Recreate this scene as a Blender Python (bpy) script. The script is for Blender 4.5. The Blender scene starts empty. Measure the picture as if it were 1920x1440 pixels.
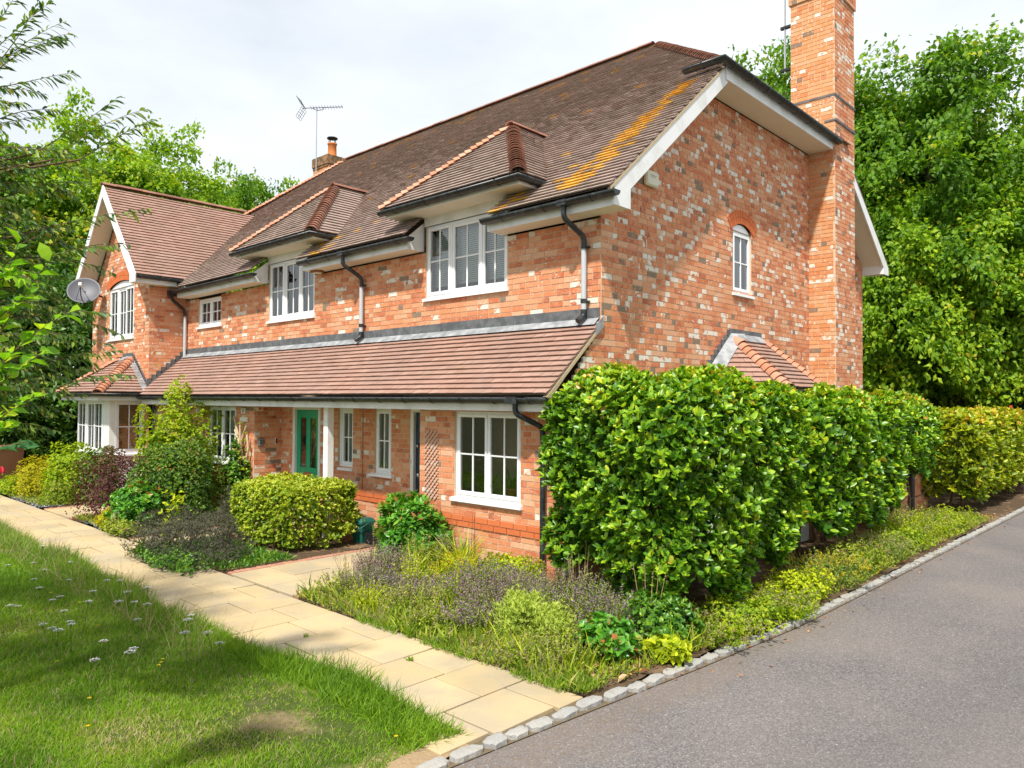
import bpy, math, random
import numpy as np
from mathutils import Vector, Matrix

random.seed(11)
rng = np.random.default_rng(11)
scene = bpy.context.scene
COL = scene.collection
GZ = -0.10                                   # ground level beside the house

# ------------------------------------------------------------------ camera
cam_d = bpy.data.cameras.new('camera')
cam = bpy.data.objects.new('camera', cam_d)
COL.objects.link(cam)
CAM = Vector((5.4714, -7.3942, 2.0748))
cR = Vector((0.72809, 0.68546, 0.00532)); cU = Vector((0.01098, -0.01941, 0.99975)); cF = Vector((-0.68539, 0.72785, 0.02166))
cam.matrix_world = Matrix(((cR.x, cU.x, -cF.x, CAM.x), (cR.y, cU.y, -cF.y, CAM.y), (cR.z, cU.z, -cF.z, CAM.z), (0, 0, 0, 1)))
cam_d.sensor_width = 36.0
cam_d.lens = 36.0 * 1401.76 / 1920.0
cam_d.clip_start = 0.05
cam_d.clip_end = 1000
scene.camera = cam

# ------------------------------------------------------------------ sky and sun
SUN_DIR = Vector((-0.29, 0.625, -1.0)).normalized()      # the way the light travels
SUN_EL = math.asin(-SUN_DIR.z)
SUN_AZ = math.atan2(-SUN_DIR.x, -SUN_DIR.y)
world = bpy.data.worlds.new('World')
scene.world = world
world.use_nodes = True
wn = world.node_tree.nodes; wl = world.node_tree.links
wn.clear()
w_out = wn.new('ShaderNodeOutputWorld'); w_bg = wn.new('ShaderNodeBackground')
w_sky = wn.new('ShaderNodeTexSky'); w_sky.sky_type = 'NISHITA'; w_sky.sun_disc = False
w_sky.sun_elevation = SUN_EL; w_sky.sun_rotation = SUN_AZ
w_tc = wn.new('ShaderNodeTexCoord'); w_map = wn.new('ShaderNodeMapping'); w_map.inputs['Scale'].default_value = (1.0, 1.0, 2.6)
w_n = wn.new('ShaderNodeTexNoise'); w_n.inputs['Scale'].default_value = 1.7; w_n.inputs['Detail'].default_value = 6; w_n.inputs['Roughness'].default_value = 0.55
w_r = wn.new('ShaderNodeValToRGB')
w_r.color_ramp.elements[0].position = 0.36; w_r.color_ramp.elements[0].color = (0.70, 0.70, 0.70, 1)
w_r.color_ramp.elements[1].position = 0.62; w_r.color_ramp.elements[1].color = (0.97, 0.97, 0.97, 1)
w_mix = wn.new('ShaderNodeMix'); w_mix.data_type = 'RGBA'
w_mix.inputs['B'].default_value = (8.1, 8.5, 8.9, 1)          # thin bright cloud
wl.new(w_tc.outputs['Generated'], w_map.inputs['Vector']); wl.new(w_map.outputs['Vector'], w_n.inputs['Vector'])
wl.new(w_n.outputs['Fac'], w_r.inputs['Fac']); wl.new(w_r.outputs['Color'], w_mix.inputs['Factor'])
wl.new(w_sky.outputs['Color'], w_mix.inputs['A']); wl.new(w_mix.outputs['Result'], w_bg.inputs['Color'])
w_bg.inputs['Strength'].default_value = 0.073
wl.new(w_bg.outputs['Background'], w_out.inputs['Surface'])

sun_d = bpy.data.lights.new('sun', 'SUN')
sun_d.energy = 3.5; sun_d.angle = math.radians(2.2); sun_d.color = (1.0, 0.955, 0.88)
sun = bpy.data.objects.new('sun', sun_d)
COL.objects.link(sun)
sun.location = (0, 0, 30)
sun.rotation_euler = SUN_DIR.to_track_quat('-Z', 'Y').to_euler()

scene.view_settings.view_transform = 'Standard'
scene.view_settings.look = 'None'
scene.view_settings.exposure = 0.84
scene.view_settings.gamma = 1.0
scene.view_settings.use_curve_mapping = False
scene.render.engine = 'CYCLES'
scene.cycles.max_bounces = 8
scene.cycles.transparent_max_bounces = 16
scene.cycles.sample_clamp_indirect = 8

# ------------------------------------------------------------------ materials
class NT:
    def __init__(s, name):
        s.m = bpy.data.materials.new(name); s.m.use_nodes = True
        s.t = s.m.node_tree; s.n = s.t.nodes; s.l = s.t.links
        s.b = s.n['Principled BSDF']; s.out = s.n['Material Output']
    def new(s, k): return s.n.new('ShaderNode' + k)
    def inp(s, node, key, v):
        if hasattr(v, 'is_output'): s.l.new(v, node.inputs[key])
        else: node.inputs[key].default_value = v
    def pos(s): return s.new('NewGeometry').outputs['Position']
    def attr(s, name):
        a = s.new('Attribute'); a.attribute_name = name; return a.outputs['Fac']
    def rnd(s): return s.new('ObjectInfo').outputs['Random']
    def noise(s, scale, detail=4, vec=None, rough=0.55, sc=None):
        n = s.new('TexNoise'); n.inputs['Scale'].default_value = scale; n.inputs['Detail'].default_value = detail; n.inputs['Roughness'].default_value = rough
        v = vec or s.pos()
        if sc:
            mp = s.new('Mapping'); mp.inputs['Scale'].default_value = sc; s.l.new(v, mp.inputs['Vector']); v = mp.outputs['Vector']
        s.l.new(v, n.inputs['Vector']); return n.outputs['Fac']
    def voro(s, scale, vec=None, feature='F1'):
        n = s.new('TexVoronoi'); n.feature = feature; n.inputs['Scale'].default_value = scale; s.l.new(vec or s.pos(), n.inputs['Vector']); return n
    def ramp(s, fac, stops, interp='LINEAR'):
        r = s.new('ValToRGB'); e = r.color_ramp.elements; r.color_ramp.interpolation = interp
        while len(e) < len(stops): e.new(0.5)
        for k, (p, c) in enumerate(stops):
            e[k].position = p; e[k].color = (*c, 1) if len(c) == 3 else c
        s.inp(r, 'Fac', fac); return r.outputs['Color']
    def fac(s, f, a, b):          # smooth 0..1 between a and b
        r = s.new('MapRange'); r.interpolation_type = 'SMOOTHSTEP'; s.inp(r, 'Value', f)
        r.inputs['From Min'].default_value = a; r.inputs['From Max'].default_value = b; return r.outputs['Result']
    def math(s, op, a, b=0.0):
        m = s.new('Math'); m.operation = op; s.inp(m, 0, a); s.inp(m, 1, b); return m.outputs[0]
    def mix(s, f, a, b, mode='MIX'):
        m = s.new('Mix'); m.data_type = 'RGBA'; m.blend_type = mode
        s.inp(m, 'Factor', f)
        for k, v in (('A', a), ('B', b)):
            if isinstance(v, tuple): m.inputs[k].default_value = (*v, 1) if len(v) == 3 else v
            else: s.l.new(v, m.inputs[k])
        return m.outputs['Result']
    def bump(s, h, strength=0.4, dist=0.01):
        b = s.new('Bump'); b.inputs['Strength'].default_value = strength; b.inputs['Distance'].default_value = dist
        s.l.new(h, b.inputs['Height']); s.l.new(b.outputs['Normal'], s.b.inputs['Normal'])
    def done(s, col=None, rough=0.6, spec=0.3, metal=0.0):
        if col is not None:
            if isinstance(col, tuple): s.b.inputs['Base Color'].default_value = (*col, 1)
            else: s.l.new(col, s.b.inputs['Base Color'])
        s.inp(s.b, 'Roughness', rough); s.b.inputs['Specular IOR Level'].default_value = spec; s.b.inputs['Metallic'].default_value = metal
        return s.m

MAT = {}
def brick_mat(name, stops):
    t = NT(name)
    tint = t.attr('tint'); kind = t.attr('kind')
    base = t.ramp(tint, stops)
    base = t.mix(t.fac(t.noise(9, 3), 0.35, 0.75), base, t.mix(0.5, base, (0.68, 0.36, 0.20)))
    base = t.mix(t.math('MULTIPLY', t.fac(t.noise(55, 3), 0.5, 0.8), 0.45), base, (0.34, 0.12, 0.06))
    pale = t.math('MULTIPLY', t.fac(t.noise(11, 1, rough=0.3), 0.40, 0.45), t.fac(kind, 0.2, 0.8))
    pale = t.math('MULTIPLY', pale, t.math('LESS_THAN', kind, 1.5))
    base = t.mix(pale, base, t.mix(t.noise(40, 3), (0.62, 0.55, 0.46), (0.80, 0.76, 0.68)))
    smear = t.math('MULTIPLY', t.fac(t.noise(26, 4, sc=(1, 1, 1.8)), 0.60, 0.68), 0.55)
    base = t.mix(smear, base, (0.60, 0.42, 0.30))
    fl = t.math('MULTIPLY', t.fac(t.noise(34, 2, rough=0.4), 0.655, 0.685), t.fac(t.noise(1.7, 3), 0.40, 0.58))
    base = t.mix(fl, base, (0.74, 0.68, 0.58))
    dark = t.math('MULTIPLY', t.math('GREATER_THAN', kind, 1.5), t.fac(t.noise(16, 2), 0.3, 0.42))
    base = t.mix(dark, base, t.mix(t.noise(35, 2), (0.17, 0.135, 0.105), (0.32, 0.23, 0.16)))
    t.bump(t.noise(120, 4), 0.3, 0.003)
    return t.done(base, 0.88, 0.15)
BR = [(0.0, (0.40, 0.118, 0.062)), (0.12, (0.54, 0.158, 0.070)), (0.34, (0.615, 0.222, 0.100)), (0.6, (0.65, 0.275, 0.135)), (0.82, (0.665, 0.345, 0.195)), (0.94, (0.67, 0.405, 0.26)), (1.0, (0.60, 0.150, 0.060))]
MAT['brick'] = brick_mat('brick_red', BR)
BRO = [(0.0, (0.55, 0.20, 0.075)), (0.4, (0.64, 0.275, 0.105)), (0.8, (0.65, 0.33, 0.15)), (1.0, (0.60, 0.38, 0.22))]
MAT['brick_orange'] = brick_mat('brick_orange', BRO)
t = NT('brick_string'); MAT['brick_string'] = t.done(t.mix(t.noise(30, 4), t.ramp(t.attr('tint'), [(0, (0.52, 0.09, 0.025)), (1, (0.62, 0.15, 0.045))]), (0.60, 0.20, 0.08)), 0.85, 0.15)
t = NT('mortar'); t.bump(t.noise(90, 4), 0.4, 0.004)
MAT['mortar'] = t.done(t.mix(t.noise(6, 5), (0.56, 0.41, 0.28), (0.66, 0.52, 0.38)), 0.95, 0.1)

def tile_mat(name, stops, weather, wc):
    t = NT(name)
    c = t.ramp(t.attr('tint'), stops)
    c = t.mix(t.math('MULTIPLY', t.fac(t.noise(1.3, 5), 0.42, 0.62), weather), c, wc)
    c = t.mix(t.math('MULTIPLY', t.fac(t.noise(60, 3), 0.55, 0.72), 0.35), c, (0.34, 0.24, 0.17))
    moss = t.fac(t.noise(2.3, 6), 0.63, 0.70)
    c = t.mix(t.math('MULTIPLY', moss, 0.5 * weather), c, (0.22, 0.12, 0.03))
    li = t.math('MULTIPLY', t.attr('lichen'), t.fac(t.noise(30, 5), 0.36, 0.50))
    c = t.mix(li, c, t.mix(t.noise(30, 2), (0.60, 0.28, 0.01), (0.70, 0.40, 0.05)))
    t.bump(t.noise(70, 4), 0.4, 0.004)
    return t.done(c, 0.85, 0.2)
MAT['tile_old'] = tile_mat('roof_tile_weathered', [(0, (0.30, 0.222, 0.188)), (0.5, (0.325, 0.243, 0.207)), (1, (0.355, 0.27, 0.232))], 0.5, (0.265, 0.21, 0.165))
MAT['tile_new'] = tile_mat('roof_tile_brown', [(0, (0.31, 0.182, 0.138)), (0.4, (0.335, 0.20, 0.154)), (0.7, (0.348, 0.213, 0.166)), (1, (0.37, 0.235, 0.185))], 0.45, (0.26, 0.172, 0.138))
MAT['tile_hip'] = tile_mat('hip_tile_terracotta', [(0, (0.48, 0.20, 0.11)), (0.6, (0.56, 0.27, 0.17)), (1, (0.58, 0.33, 0.23))], 0.2, (0.30, 0.16, 0.12))
MAT['tile_hip_brown'] = tile_mat('hip_tile_brown', [(0, (0.22, 0.095, 0.065)), (0.6, (0.29, 0.135, 0.09)), (1, (0.36, 0.19, 0.13))], 0.4, (0.16, 0.09, 0.065))
MAT['tile_orange'] = tile_mat('hip_tile_orange', [(0, (0.44, 0.185, 0.105)), (0.6, (0.50, 0.235, 0.145)), (1, (0.52, 0.285, 0.19))], 0.15, (0.30, 0.14, 0.09))

t = NT('white_paint'); MAT['white'] = t.done(t.mix(t.math('MULTIPLY', t.fac(t.noise(3, 6), 0.42, 0.75), 0.7), (0.80, 0.80, 0.79), (0.58, 0.57, 0.50)), 0.35, 0.4)
t = NT('white_upvc'); MAT['upvc'] = t.done((0.83, 0.84, 0.85), 0.25, 0.5)
t = NT('cream_soffit_bounce'); MAT['cream'] = t.done(t.mix(t.noise(4, 5), (0.70, 0.63, 0.50), (0.78, 0.73, 0.61)), 0.6, 0.2)  # cream white paint; warm bounce light is mixed into the tan colour
t = NT('black_plastic'); MAT['black'] = t.done(t.mix(t.fac(t.noise(12, 5), 0.45, 0.75), (0.014, 0.017, 0.019), (0.05, 0.054, 0.05)), 0.38, 0.5)
t = NT('grey_pipe'); MAT['pipe_grey'] = t.done(t.mix(t.noise(5, 4), (0.42, 0.45, 0.48), (0.52, 0.54, 0.56)), 0.45, 0.4)
t = NT('lead_sheet'); t.bump(t.noise(14, 4), 0.35, 0.01)
MAT['lead'] = t.done(t.mix(t.fac(t.noise(7, 5), 0.35, 0.7), (0.19, 0.205, 0.215), (0.36, 0.37, 0.38)), 0.6, 0.4)
t = NT('lead_dark'); t.bump(t.noise(14, 4), 0.35, 0.01)
MAT['lead_dark'] = t.done(t.mix(t.fac(t.noise(9, 5), 0.35, 0.7), (0.085, 0.09, 0.095), (0.15, 0.155, 0.16)), 0.6, 0.4)
t = NT('verge_cement'); MAT['cement'] = t.done(t.mix(t.noise(25, 5), (0.42, 0.32, 0.19), (0.56, 0.45, 0.29)), 0.9, 0.1)
t = NT('room_dark'); MAT['room'] = t.done(t.mix(t.noise(1.2, 3), (0.018, 0.02, 0.018), (0.06, 0.06, 0.05)), 0.9, 0.1)  # near-black colour puts the darkness of unlit rooms into the surface
t = NT('blind_pale'); MAT['blind'] = t.done((0.74, 0.79, 0.73), 0.6, 0.2)
t = NT('blind_wood'); MAT['blind_wood'] = t.done(t.mix(t.noise(14, 3, sc=(1, 1, 12)), (0.42, 0.23, 0.07), (0.52, 0.31, 0.11)), 0.5, 0.3)
t = NT('curtain_grey'); MAT['curtain'] = t.done(t.mix(t.noise(18, 2, sc=(1, 1, 0.05)), (0.22, 0.24, 0.24), (0.48, 0.50, 0.49)), 0.85, 0.1)
t = NT('green_paint'); MAT['green'] = t.done(t.mix(t.noise(3, 3), (0.002, 0.33, 0.155), (0.004, 0.37, 0.175)), 0.3, 0.5)
t = NT('navy_paint'); MAT['navy'] = t.done((0.012, 0.028, 0.05), 0.3, 0.5)
t = NT('copper_plate'); MAT['copper'] = t.done((0.42, 0.19, 0.11), 0.35, 0.5, 0.6)
t = NT('steel'); MAT['steel'] = t.done((0.55, 0.56, 0.57), 0.3, 0.5, 0.9)
t = NT('aerial_metal'); MAT['aerial'] = t.done((0.07, 0.07, 0.075), 0.5, 0.4, 0.4)
t = NT('pot_terracotta'); MAT['terracotta'] = t.done(t.mix(t.noise(9, 4), (0.50, 0.15, 0.04), (0.60, 0.21, 0.07)), 0.75, 0.2)
t = NT('dish_grey'); MAT['dish'] = t.done((0.10, 0.104, 0.122), 0.5, 0.4)
t = NT('sooty_brick'); MAT['sooty'] = t.done(t.mix(t.fac(t.noise(9, 5), 0.35, 0.65), (0.12, 0.085, 0.05), (0.34, 0.19, 0.10)), 0.9, 0.1)
t = NT('alarm_cream'); MAT['alarm'] = t.done((0.70, 0.66, 0.52), 0.4, 0.4)
t = NT('sign_white'); MAT['sign'] = t.done((0.72, 0.70, 0.64), 0.5, 0.3)
t = NT('weathered_wood'); MAT['wood'] = t.done(t.mix(t.noise(8, 5, sc=(6, 6, 0.6)), (0.16, 0.10, 0.065), (0.30, 0.205, 0.14)), 0.85, 0.15)
t = NT('fence_wood'); MAT['fence'] = t.done(t.mix(t.rnd(), t.mix(t.noise(8, 5, sc=(6, 6, 0.6)), (0.085, 0.05, 0.032), (0.16, 0.10, 0.07)), (0.20, 0.145, 0.11)), 0.85, 0.15)
t = NT('trellis_wood'); MAT['trellis'] = t.done(t.mix(t.noise(20, 4), (0.50, 0.30, 0.22), (0.62, 0.41, 0.32)), 0.8, 0.2)
t = NT('branch_pale'); MAT['branch_pale'] = t.done(t.mix(t.noise(30, 4, sc=(1, 1, 0.3)), (0.46, 0.32, 0.20), (0.62, 0.48, 0.34)), 0.85, 0.1)
t = NT('bark'); t.bump(t.noise(20, 6, sc=(3, 3, 0.5)), 0.8, 0.03)
MAT['bark'] = t.done(t.mix(t.noise(9, 6, sc=(3, 3, 0.5)), (0.055, 0.042, 0.03), (0.15, 0.12, 0.09)), 0.9, 0.1)
t = NT('twig'); MAT['twig'] = t.done(t.mix(t.noise(30, 2), (0.09, 0.06, 0.035), (0.18, 0.12, 0.07)), 0.85, 0.1)
t = NT('dry_stalk'); MAT['dry'] = t.done(t.mix(t.noise(30, 2), (0.36, 0.24, 0.12), (0.52, 0.38, 0.22)), 0.85, 0.1)
t = NT('bin_green'); MAT['bin_green'] = t.done(t.mix(t.noise(6, 3), (0.007, 0.085, 0.062), (0.012, 0.11, 0.082)), 0.4, 0.4)
t = NT('bin_brown'); MAT['bin_brown'] = t.done(t.mix(t.noise(3, 3), (0.25, 0.125, 0.065), (0.30, 0.16, 0.09)), 0.5, 0.3)
t = NT('bin_pale'); MAT['bin_pale'] = t.done((0.52, 0.54, 0.55), 0.4, 0.4)
t = NT('iron_black'); MAT['iron'] = t.done((0.02, 0.018, 0.018), 0.5, 0.4)
t = NT('barrier_red'); MAT['red'] = t.done((0.58, 0.07, 0.035), 0.5, 0.3)
t = NT('hatch_brown'); MAT['hatch'] = t.done(t.mix(t.noise(12, 5), (0.24, 0.105, 0.055), (0.34, 0.17, 0.10)), 0.85, 0.15)
t = NT('porcelain_white'); MAT['porcelain'] = t.done((0.80, 0.80, 0.79), 0.3, 0.5)

t = NT('glass')
tr = t.new('BsdfTransparent'); gl = t.new('BsdfGlossy'); gl.inputs['Roughness'].default_value = 0.015
tr.inputs['Color'].default_value = (0.86, 0.90, 0.88, 1)
fr = t.new('Fresnel'); fr.inputs['IOR'].default_value = 1.62
ms = t.new('MixShader'); t.l.new(t.math('ADD', fr.outputs[0], 0.10), ms.inputs[0]); t.l.new(tr.outputs[0], ms.inputs[1]); t.l.new(gl.outputs[0], ms.inputs[2])
t.l.new(ms.outputs[0], t.out.inputs['Surface']); MAT['glass'] = t.m

# ground materials
t = NT('asphalt')
ag = t.voro(120)
g = t.ramp(ag.outputs['Color'], [(0, (0.065, 0.06, 0.061)), (0.45, (0.13, 0.118, 0.118)), (0.8, (0.21, 0.19, 0.185)), (0.93, (0.30, 0.275, 0.265)), (1, (0.52, 0.48, 0.46))])
g2 = t.mix(t.fac(t.noise(0.55, 6), 0.35, 0.7), g, t.mix(0.35, g, (0.28, 0.235, 0.205)))
g2 = t.mix(t.math('MULTIPLY', t.fac(t.noise(30, 3), 0.5, 0.75), 0.4), g2, (0.075, 0.07, 0.07))
sx = t.new('SeparateXYZ'); t.l.new(t.pos(), sx.inputs[0])
edge = t.math('MULTIPLY', t.fac(t.math('ADD', sx.outputs[0], t.math('MULTIPLY', t.noise(2.2, 5), -0.9)), 2.35, 1.95), t.fac(t.noise(40, 4), 0.38, 0.6))
g2 = t.mix(t.math('MULTIPLY', edge, 0.55), g2, (0.17, 0.125, 0.085))
g2 = t.mix(t.math('MULTIPLY', t.fac(t.noise(0.33, 3, sc=(1, 0.35, 1)), 0.5, 0.68), 0.28), g2, (0.10, 0.094, 0.092))
t.bump(ag.outputs['Distance'], 0.55, 0.006)
MAT['asphalt'] = t.done(g2, 0.85, 0.25)
def slab_mat(name, a, b, c):
    t = NT(name)
    k = t.mix(t.math('MULTIPLY', t.rnd(), 0.75), a, b)
    k = t.mix(t.math('MULTIPLY', t.fac(t.noise(2.2, 6), 0.42, 0.70), 0.75), k, c)
    k = t.mix(t.math('MULTIPLY', t.fac(t.noise(0.8, 5), 0.48, 0.66), 0.45), k, (0.30, 0.25, 0.17))
    k = t.mix(t.math('MULTIPLY', t.fac(t.noise(110, 3), 0.56, 0.70), 0.35), k, (0.30, 0.21, 0.11))
    k = t.mix(t.math('MULTIPLY', t.fac(t.voro(9).outputs['Distance'], 0.07, 0.03), 0.6), k, (0.14, 0.10, 0.06))
    t.bump(t.noise(60, 5), 0.25, 0.004)
    return t.done(k, 0.85, 0.2)
MAT['slab'] = slab_mat('sandstone_slab', (0.50, 0.39, 0.225), (0.44, 0.335, 0.18), (0.36, 0.305, 0.225))
t = NT('granite'); k = t.mix(t.noise(90, 3), (0.18, 0.18, 0.175), (0.40, 0.395, 0.38)); k = t.mix(t.math('MULTIPLY', t.rnd(), 0.5), k, (0.40, 0.37, 0.32)); t.bump(t.noise(35, 5), 0.6, 0.012)
k = t.mix(t.math('MULTIPLY', t.fac(t.noise(12, 4), 0.5, 0.7), 0.4), k, (0.24, 0.20, 0.15))
MAT['granite'] = t.done(k, 0.8, 0.25)
t = NT('edging_brick'); MAT['edging'] = t.done(t.mix(t.noise(25, 4), t.mix(t.rnd(), (0.34, 0.10, 0.06), (0.42, 0.17, 0.10)), (0.42, 0.27, 0.19)), 0.9, 0.1)
t = NT('joint_sand'); MAT['joint'] = t.done(t.mix(t.noise(20, 5), (0.09, 0.07, 0.045), (0.20, 0.15, 0.09)), 0.95, 0.1)
t = NT('soil'); t.bump(t.noise(25, 6), 0.8, 0.03)
k = t.mix(t.noise(14, 6), (0.045, 0.03, 0.02), (0.15, 0.10, 0.06)); k = t.mix(t.fac(t.noise(3, 5), 0.5, 0.65), k, (0.22, 0.145, 0.085))
MAT['soil'] = t.done(k, 0.95, 0.1)
t = NT('lawn_soil'); t.bump(t.noise(40, 6), 0.7, 0.02)
dryf = t.fac(t.noise(0.9, 5), 0.56, 0.66)
k = t.mix(t.noise(30, 5), (0.035, 0.055, 0.012), (0.085, 0.105, 0.028)); sx = t.new('SeparateXYZ'); t.l.new(t.pos(), sx.inputs[0]); dryf = t.math('MAXIMUM', dryf, t.fac(t.math('ADD', sx.outputs[0], t.math('MULTIPLY', t.noise(3, 3), 0.4)), 1.85, 2.0)); k = t.mix(dryf, k, t.mix(t.noise(45, 4), (0.25, 0.17, 0.09), (0.38, 0.28, 0.17)))
MAT['lawn_soil'] = t.done(k, 0.95, 0.1)
t = NT('earth'); MAT['earth'] = t.done(t.mix(t.noise(0.8, 6), (0.04, 0.055, 0.02), (0.09, 0.085, 0.04)), 0.95, 0.1)
t = NT('slate_chips'); MAT['slate'] = t.done(t.mix(t.attr('tint'), (0.06, 0.07, 0.09), (0.32, 0.33, 0.35)), 0.6, 0.3)
t = NT('dead_leaf'); MAT['dead'] = t.done(t.ramp(t.attr('tint'), [(0, (0.16, 0.06, 0.025)), (0.4, (0.36, 0.11, 0.035)), (0.7, (0.44, 0.20, 0.08)), (1, (0.46, 0.32, 0.18))]), 0.8, 0.15)

def leaf_mat(name, stops, rough=0.5, spec=0.35, trans=0.35, tboost=(1.2, 1.25, 0.5), gain=1.32):
    trans = min(.5, trans + .06)
    t = NT(name)
    stops = [(p, (min(c[0] * 1.12, c[1] * 0.97) * gain if c[1] > c[0] else c[0], min(.72, c[1] * (gain if c[1] > c[0] else 1)), c[2] * 1.15)) for p, c in stops]
    c = t.ramp(t.attr('tint'), stops)
    pos_n = t.noise(1.6, 3)
    c = t.mix(t.math('MULTIPLY', t.fac(pos_n, 0.35, 0.7), 0.30), c, t.mix(1.0, c, (1.25, 1.18, 0.8), 'MULTIPLY'))
    t.done(c, rough, spec)
    tl = t.new('BsdfTranslucent'); t.l.new(t.mix(1.0, c, tboost, 'MULTIPLY'), tl.inputs['Color'])
    ms = t.new('MixShader'); ms.inputs[0].default_value = trans
    t.l.new(t.b.outputs[0], ms.inputs[1]); t.l.new(tl.outputs[0], ms.inputs[2]); t.l.new(ms.outputs[0], t.out.inputs['Surface'])
    return t.m
LM = {}
LM['laurel'] = leaf_mat('hedge_leaf', [(0, (0.030, 0.105, 0.010)), (0.35, (0.075, 0.20, 0.014)), (0.62, (0.165, 0.33, 0.018)), (0.85, (0.29, 0.44, 0.026)), (0.955, (0.42, 0.50, 0.035)), (0.98, (0.55, 0.44, 0.05)), (1, (0.56, 0.30, 0.05))], 0.34, 0.45, 0.30)
LM['laurel_yellow'] = leaf_mat('yellowing_hedge_leaf', [(0, (0.081, 0.155, 0.011)), (0.45, (0.189, 0.284, 0.016)), (0.75, (0.351, 0.405, 0.022)), (0.93, (0.567, 0.513, 0.034)), (1, (0.743, 0.324, 0.041))], 0.35, 0.45, 0.3)
LM['beech'] = leaf_mat('tree_leaf_bright', [(0, (0.065, 0.152, 0.012)), (0.5, (0.152, 0.297, 0.017)), (0.85, (0.261, 0.399, 0.023)), (0.95, (0.392, 0.450, 0.029)), (1, (0.478, 0.392, 0.029))], 0.5, 0.3, 0.42)
LM['oak'] = leaf_mat('tree_leaf_mid', [(0, (0.038, 0.109, 0.012)), (0.5, (0.087, 0.210, 0.016)), (0.9, (0.167, 0.304, 0.020)), (1, (0.348, 0.377, 0.029))], 0.5, 0.3, 0.4)
LM['dark'] = leaf_mat('tree_leaf_dark', [(0, (0.016, 0.061, 0.011)), (0.5, (0.043, 0.128, 0.016)), (1, (0.101, 0.216, 0.027))], 0.4, 0.4, 0.3)
LM['willow'] = leaf_mat('slender_leaf', [(0, (0.029, 0.075, 0.026)), (0.5, (0.058, 0.137, 0.029)), (0.85, (0.130, 0.221, 0.029)), (1, (0.338, 0.286, 0.039))], 0.45, 0.4, 0.32)
LM['ovate'] = leaf_mat('ovate_leaf', [(0, (0.084, 0.228, 0.014)), (0.5, (0.168, 0.360, 0.017)), (0.9, (0.264, 0.456, 0.024)), (1, (0.540, 0.396, 0.036))], 0.45, 0.35, 0.45)
LM['fuchsia'] = leaf_mat('dark_ovate_leaf', [(0, (0.022, 0.088, 0.033)), (1, (0.044, 0.154, 0.050))], 0.4, 0.4, 0.3)
LM['berberis'] = leaf_mat('purple_leaf', [(0, (0.061, 0.022, 0.024)), (0.4, (0.128, 0.049, 0.046)), (0.75, (0.203, 0.084, 0.065)), (1, (0.176, 0.162, 0.041))], 0.5, 0.3, 0.3, (1.2, 0.8, 0.7))
LM['shrub'] = leaf_mat('shrub_leaf', [(0, (0.023, 0.072, 0.014)), (0.5, (0.061, 0.152, 0.020)), (0.9, (0.145, 0.261, 0.023)), (1, (0.246, 0.102, 0.043))], 0.42, 0.4, 0.3)
LM['climber'] = leaf_mat('climber_leaf', [(0, (0.084, 0.180, 0.012)), (0.5, (0.192, 0.324, 0.014)), (0.9, (0.336, 0.432, 0.019)), (1, (0.456, 0.432, 0.024))], 0.45, 0.35, 0.42)
LM['spirea'] = leaf_mat('golden_leaf', [(0, (0.237, 0.250, 0.010)), (0.5, (0.475, 0.450, 0.013)), (1, (0.650, 0.550, 0.019))], 0.5, 0.3, 0.4)
LM['boxleaf'] = leaf_mat('variegated_leaf', [(0, (0.081, 0.169, 0.016)), (0.45, (0.203, 0.317, 0.022)), (0.75, (0.405, 0.472, 0.041)), (1, (0.675, 0.661, 0.162))], 0.45, 0.35, 0.35)
LM['peony'] = leaf_mat('deep_green_leaf', [(0, (0.030, 0.128, 0.019)), (0.6, (0.074, 0.257, 0.027)), (0.95, (0.162, 0.351, 0.034)), (1, (0.486, 0.176, 0.054))], 0.35, 0.45, 0.3)
LM['ivy'] = leaf_mat('ivy_leaf', [(0, (0.029, 0.111, 0.016)), (0.6, (0.065, 0.189, 0.021)), (1, (0.182, 0.312, 0.026))], 0.35, 0.45, 0.3)
LM['lavender'] = leaf_mat('grey_green_leaf', [(0, (0.090, 0.112, 0.057)), (0.6, (0.173, 0.203, 0.098)), (1, (0.300, 0.323, 0.158))], 0.7, 0.2, 0.3)
LM['oldlav'] = leaf_mat('dull_leaf', [(0, (0.046, 0.049, 0.032)), (0.6, (0.105, 0.105, 0.068)), (1, (0.189, 0.176, 0.115))], 0.7, 0.2, 0.25)
LM['mauve'] = leaf_mat('mauve_flower', [(0, (0.160, 0.094, 0.138)), (0.6, (0.348, 0.203, 0.312)), (1, (0.522, 0.326, 0.450))], 0.7, 0.2, 0.3, (1.1, 0.9, 1.1))
LM['catmint'] = leaf_mat('mint_leaf', [(0, (0.075, 0.128, 0.033)), (0.6, (0.158, 0.247, 0.051)), (1, (0.285, 0.367, 0.090))], 0.6, 0.25, 0.35)
LM['lime'] = leaf_mat('lime_leaf', [(0, (0.149, 0.241, 0.011)), (0.6, (0.310, 0.414, 0.018)), (1, (0.506, 0.517, 0.023))], 0.5, 0.3, 0.4)
LM['cotton'] = leaf_mat('pale_feathery_leaf', [(0, (0.176, 0.270, 0.054)), (0.6, (0.317, 0.432, 0.095)), (1, (0.446, 0.540, 0.149))], 0.6, 0.2, 0.4)
LM['lily'] = leaf_mat('strap_leaf', [(0, (0.125, 0.250, 0.019)), (0.6, (0.312, 0.413, 0.025)), (0.9, (0.550, 0.500, 0.050)), (1, (0.575, 0.450, 0.150))], 0.45, 0.35, 0.4)
LM['grass'] = leaf_mat('grass_blade', [(0, (0.056, 0.131, 0.013)), (0.5, (0.125, 0.256, 0.016)), (0.8, (0.200, 0.331, 0.022)), (0.92, (0.375, 0.362, 0.075)), (1, (0.550, 0.450, 0.225))], 0.5, 0.3, 0.35)
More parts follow.
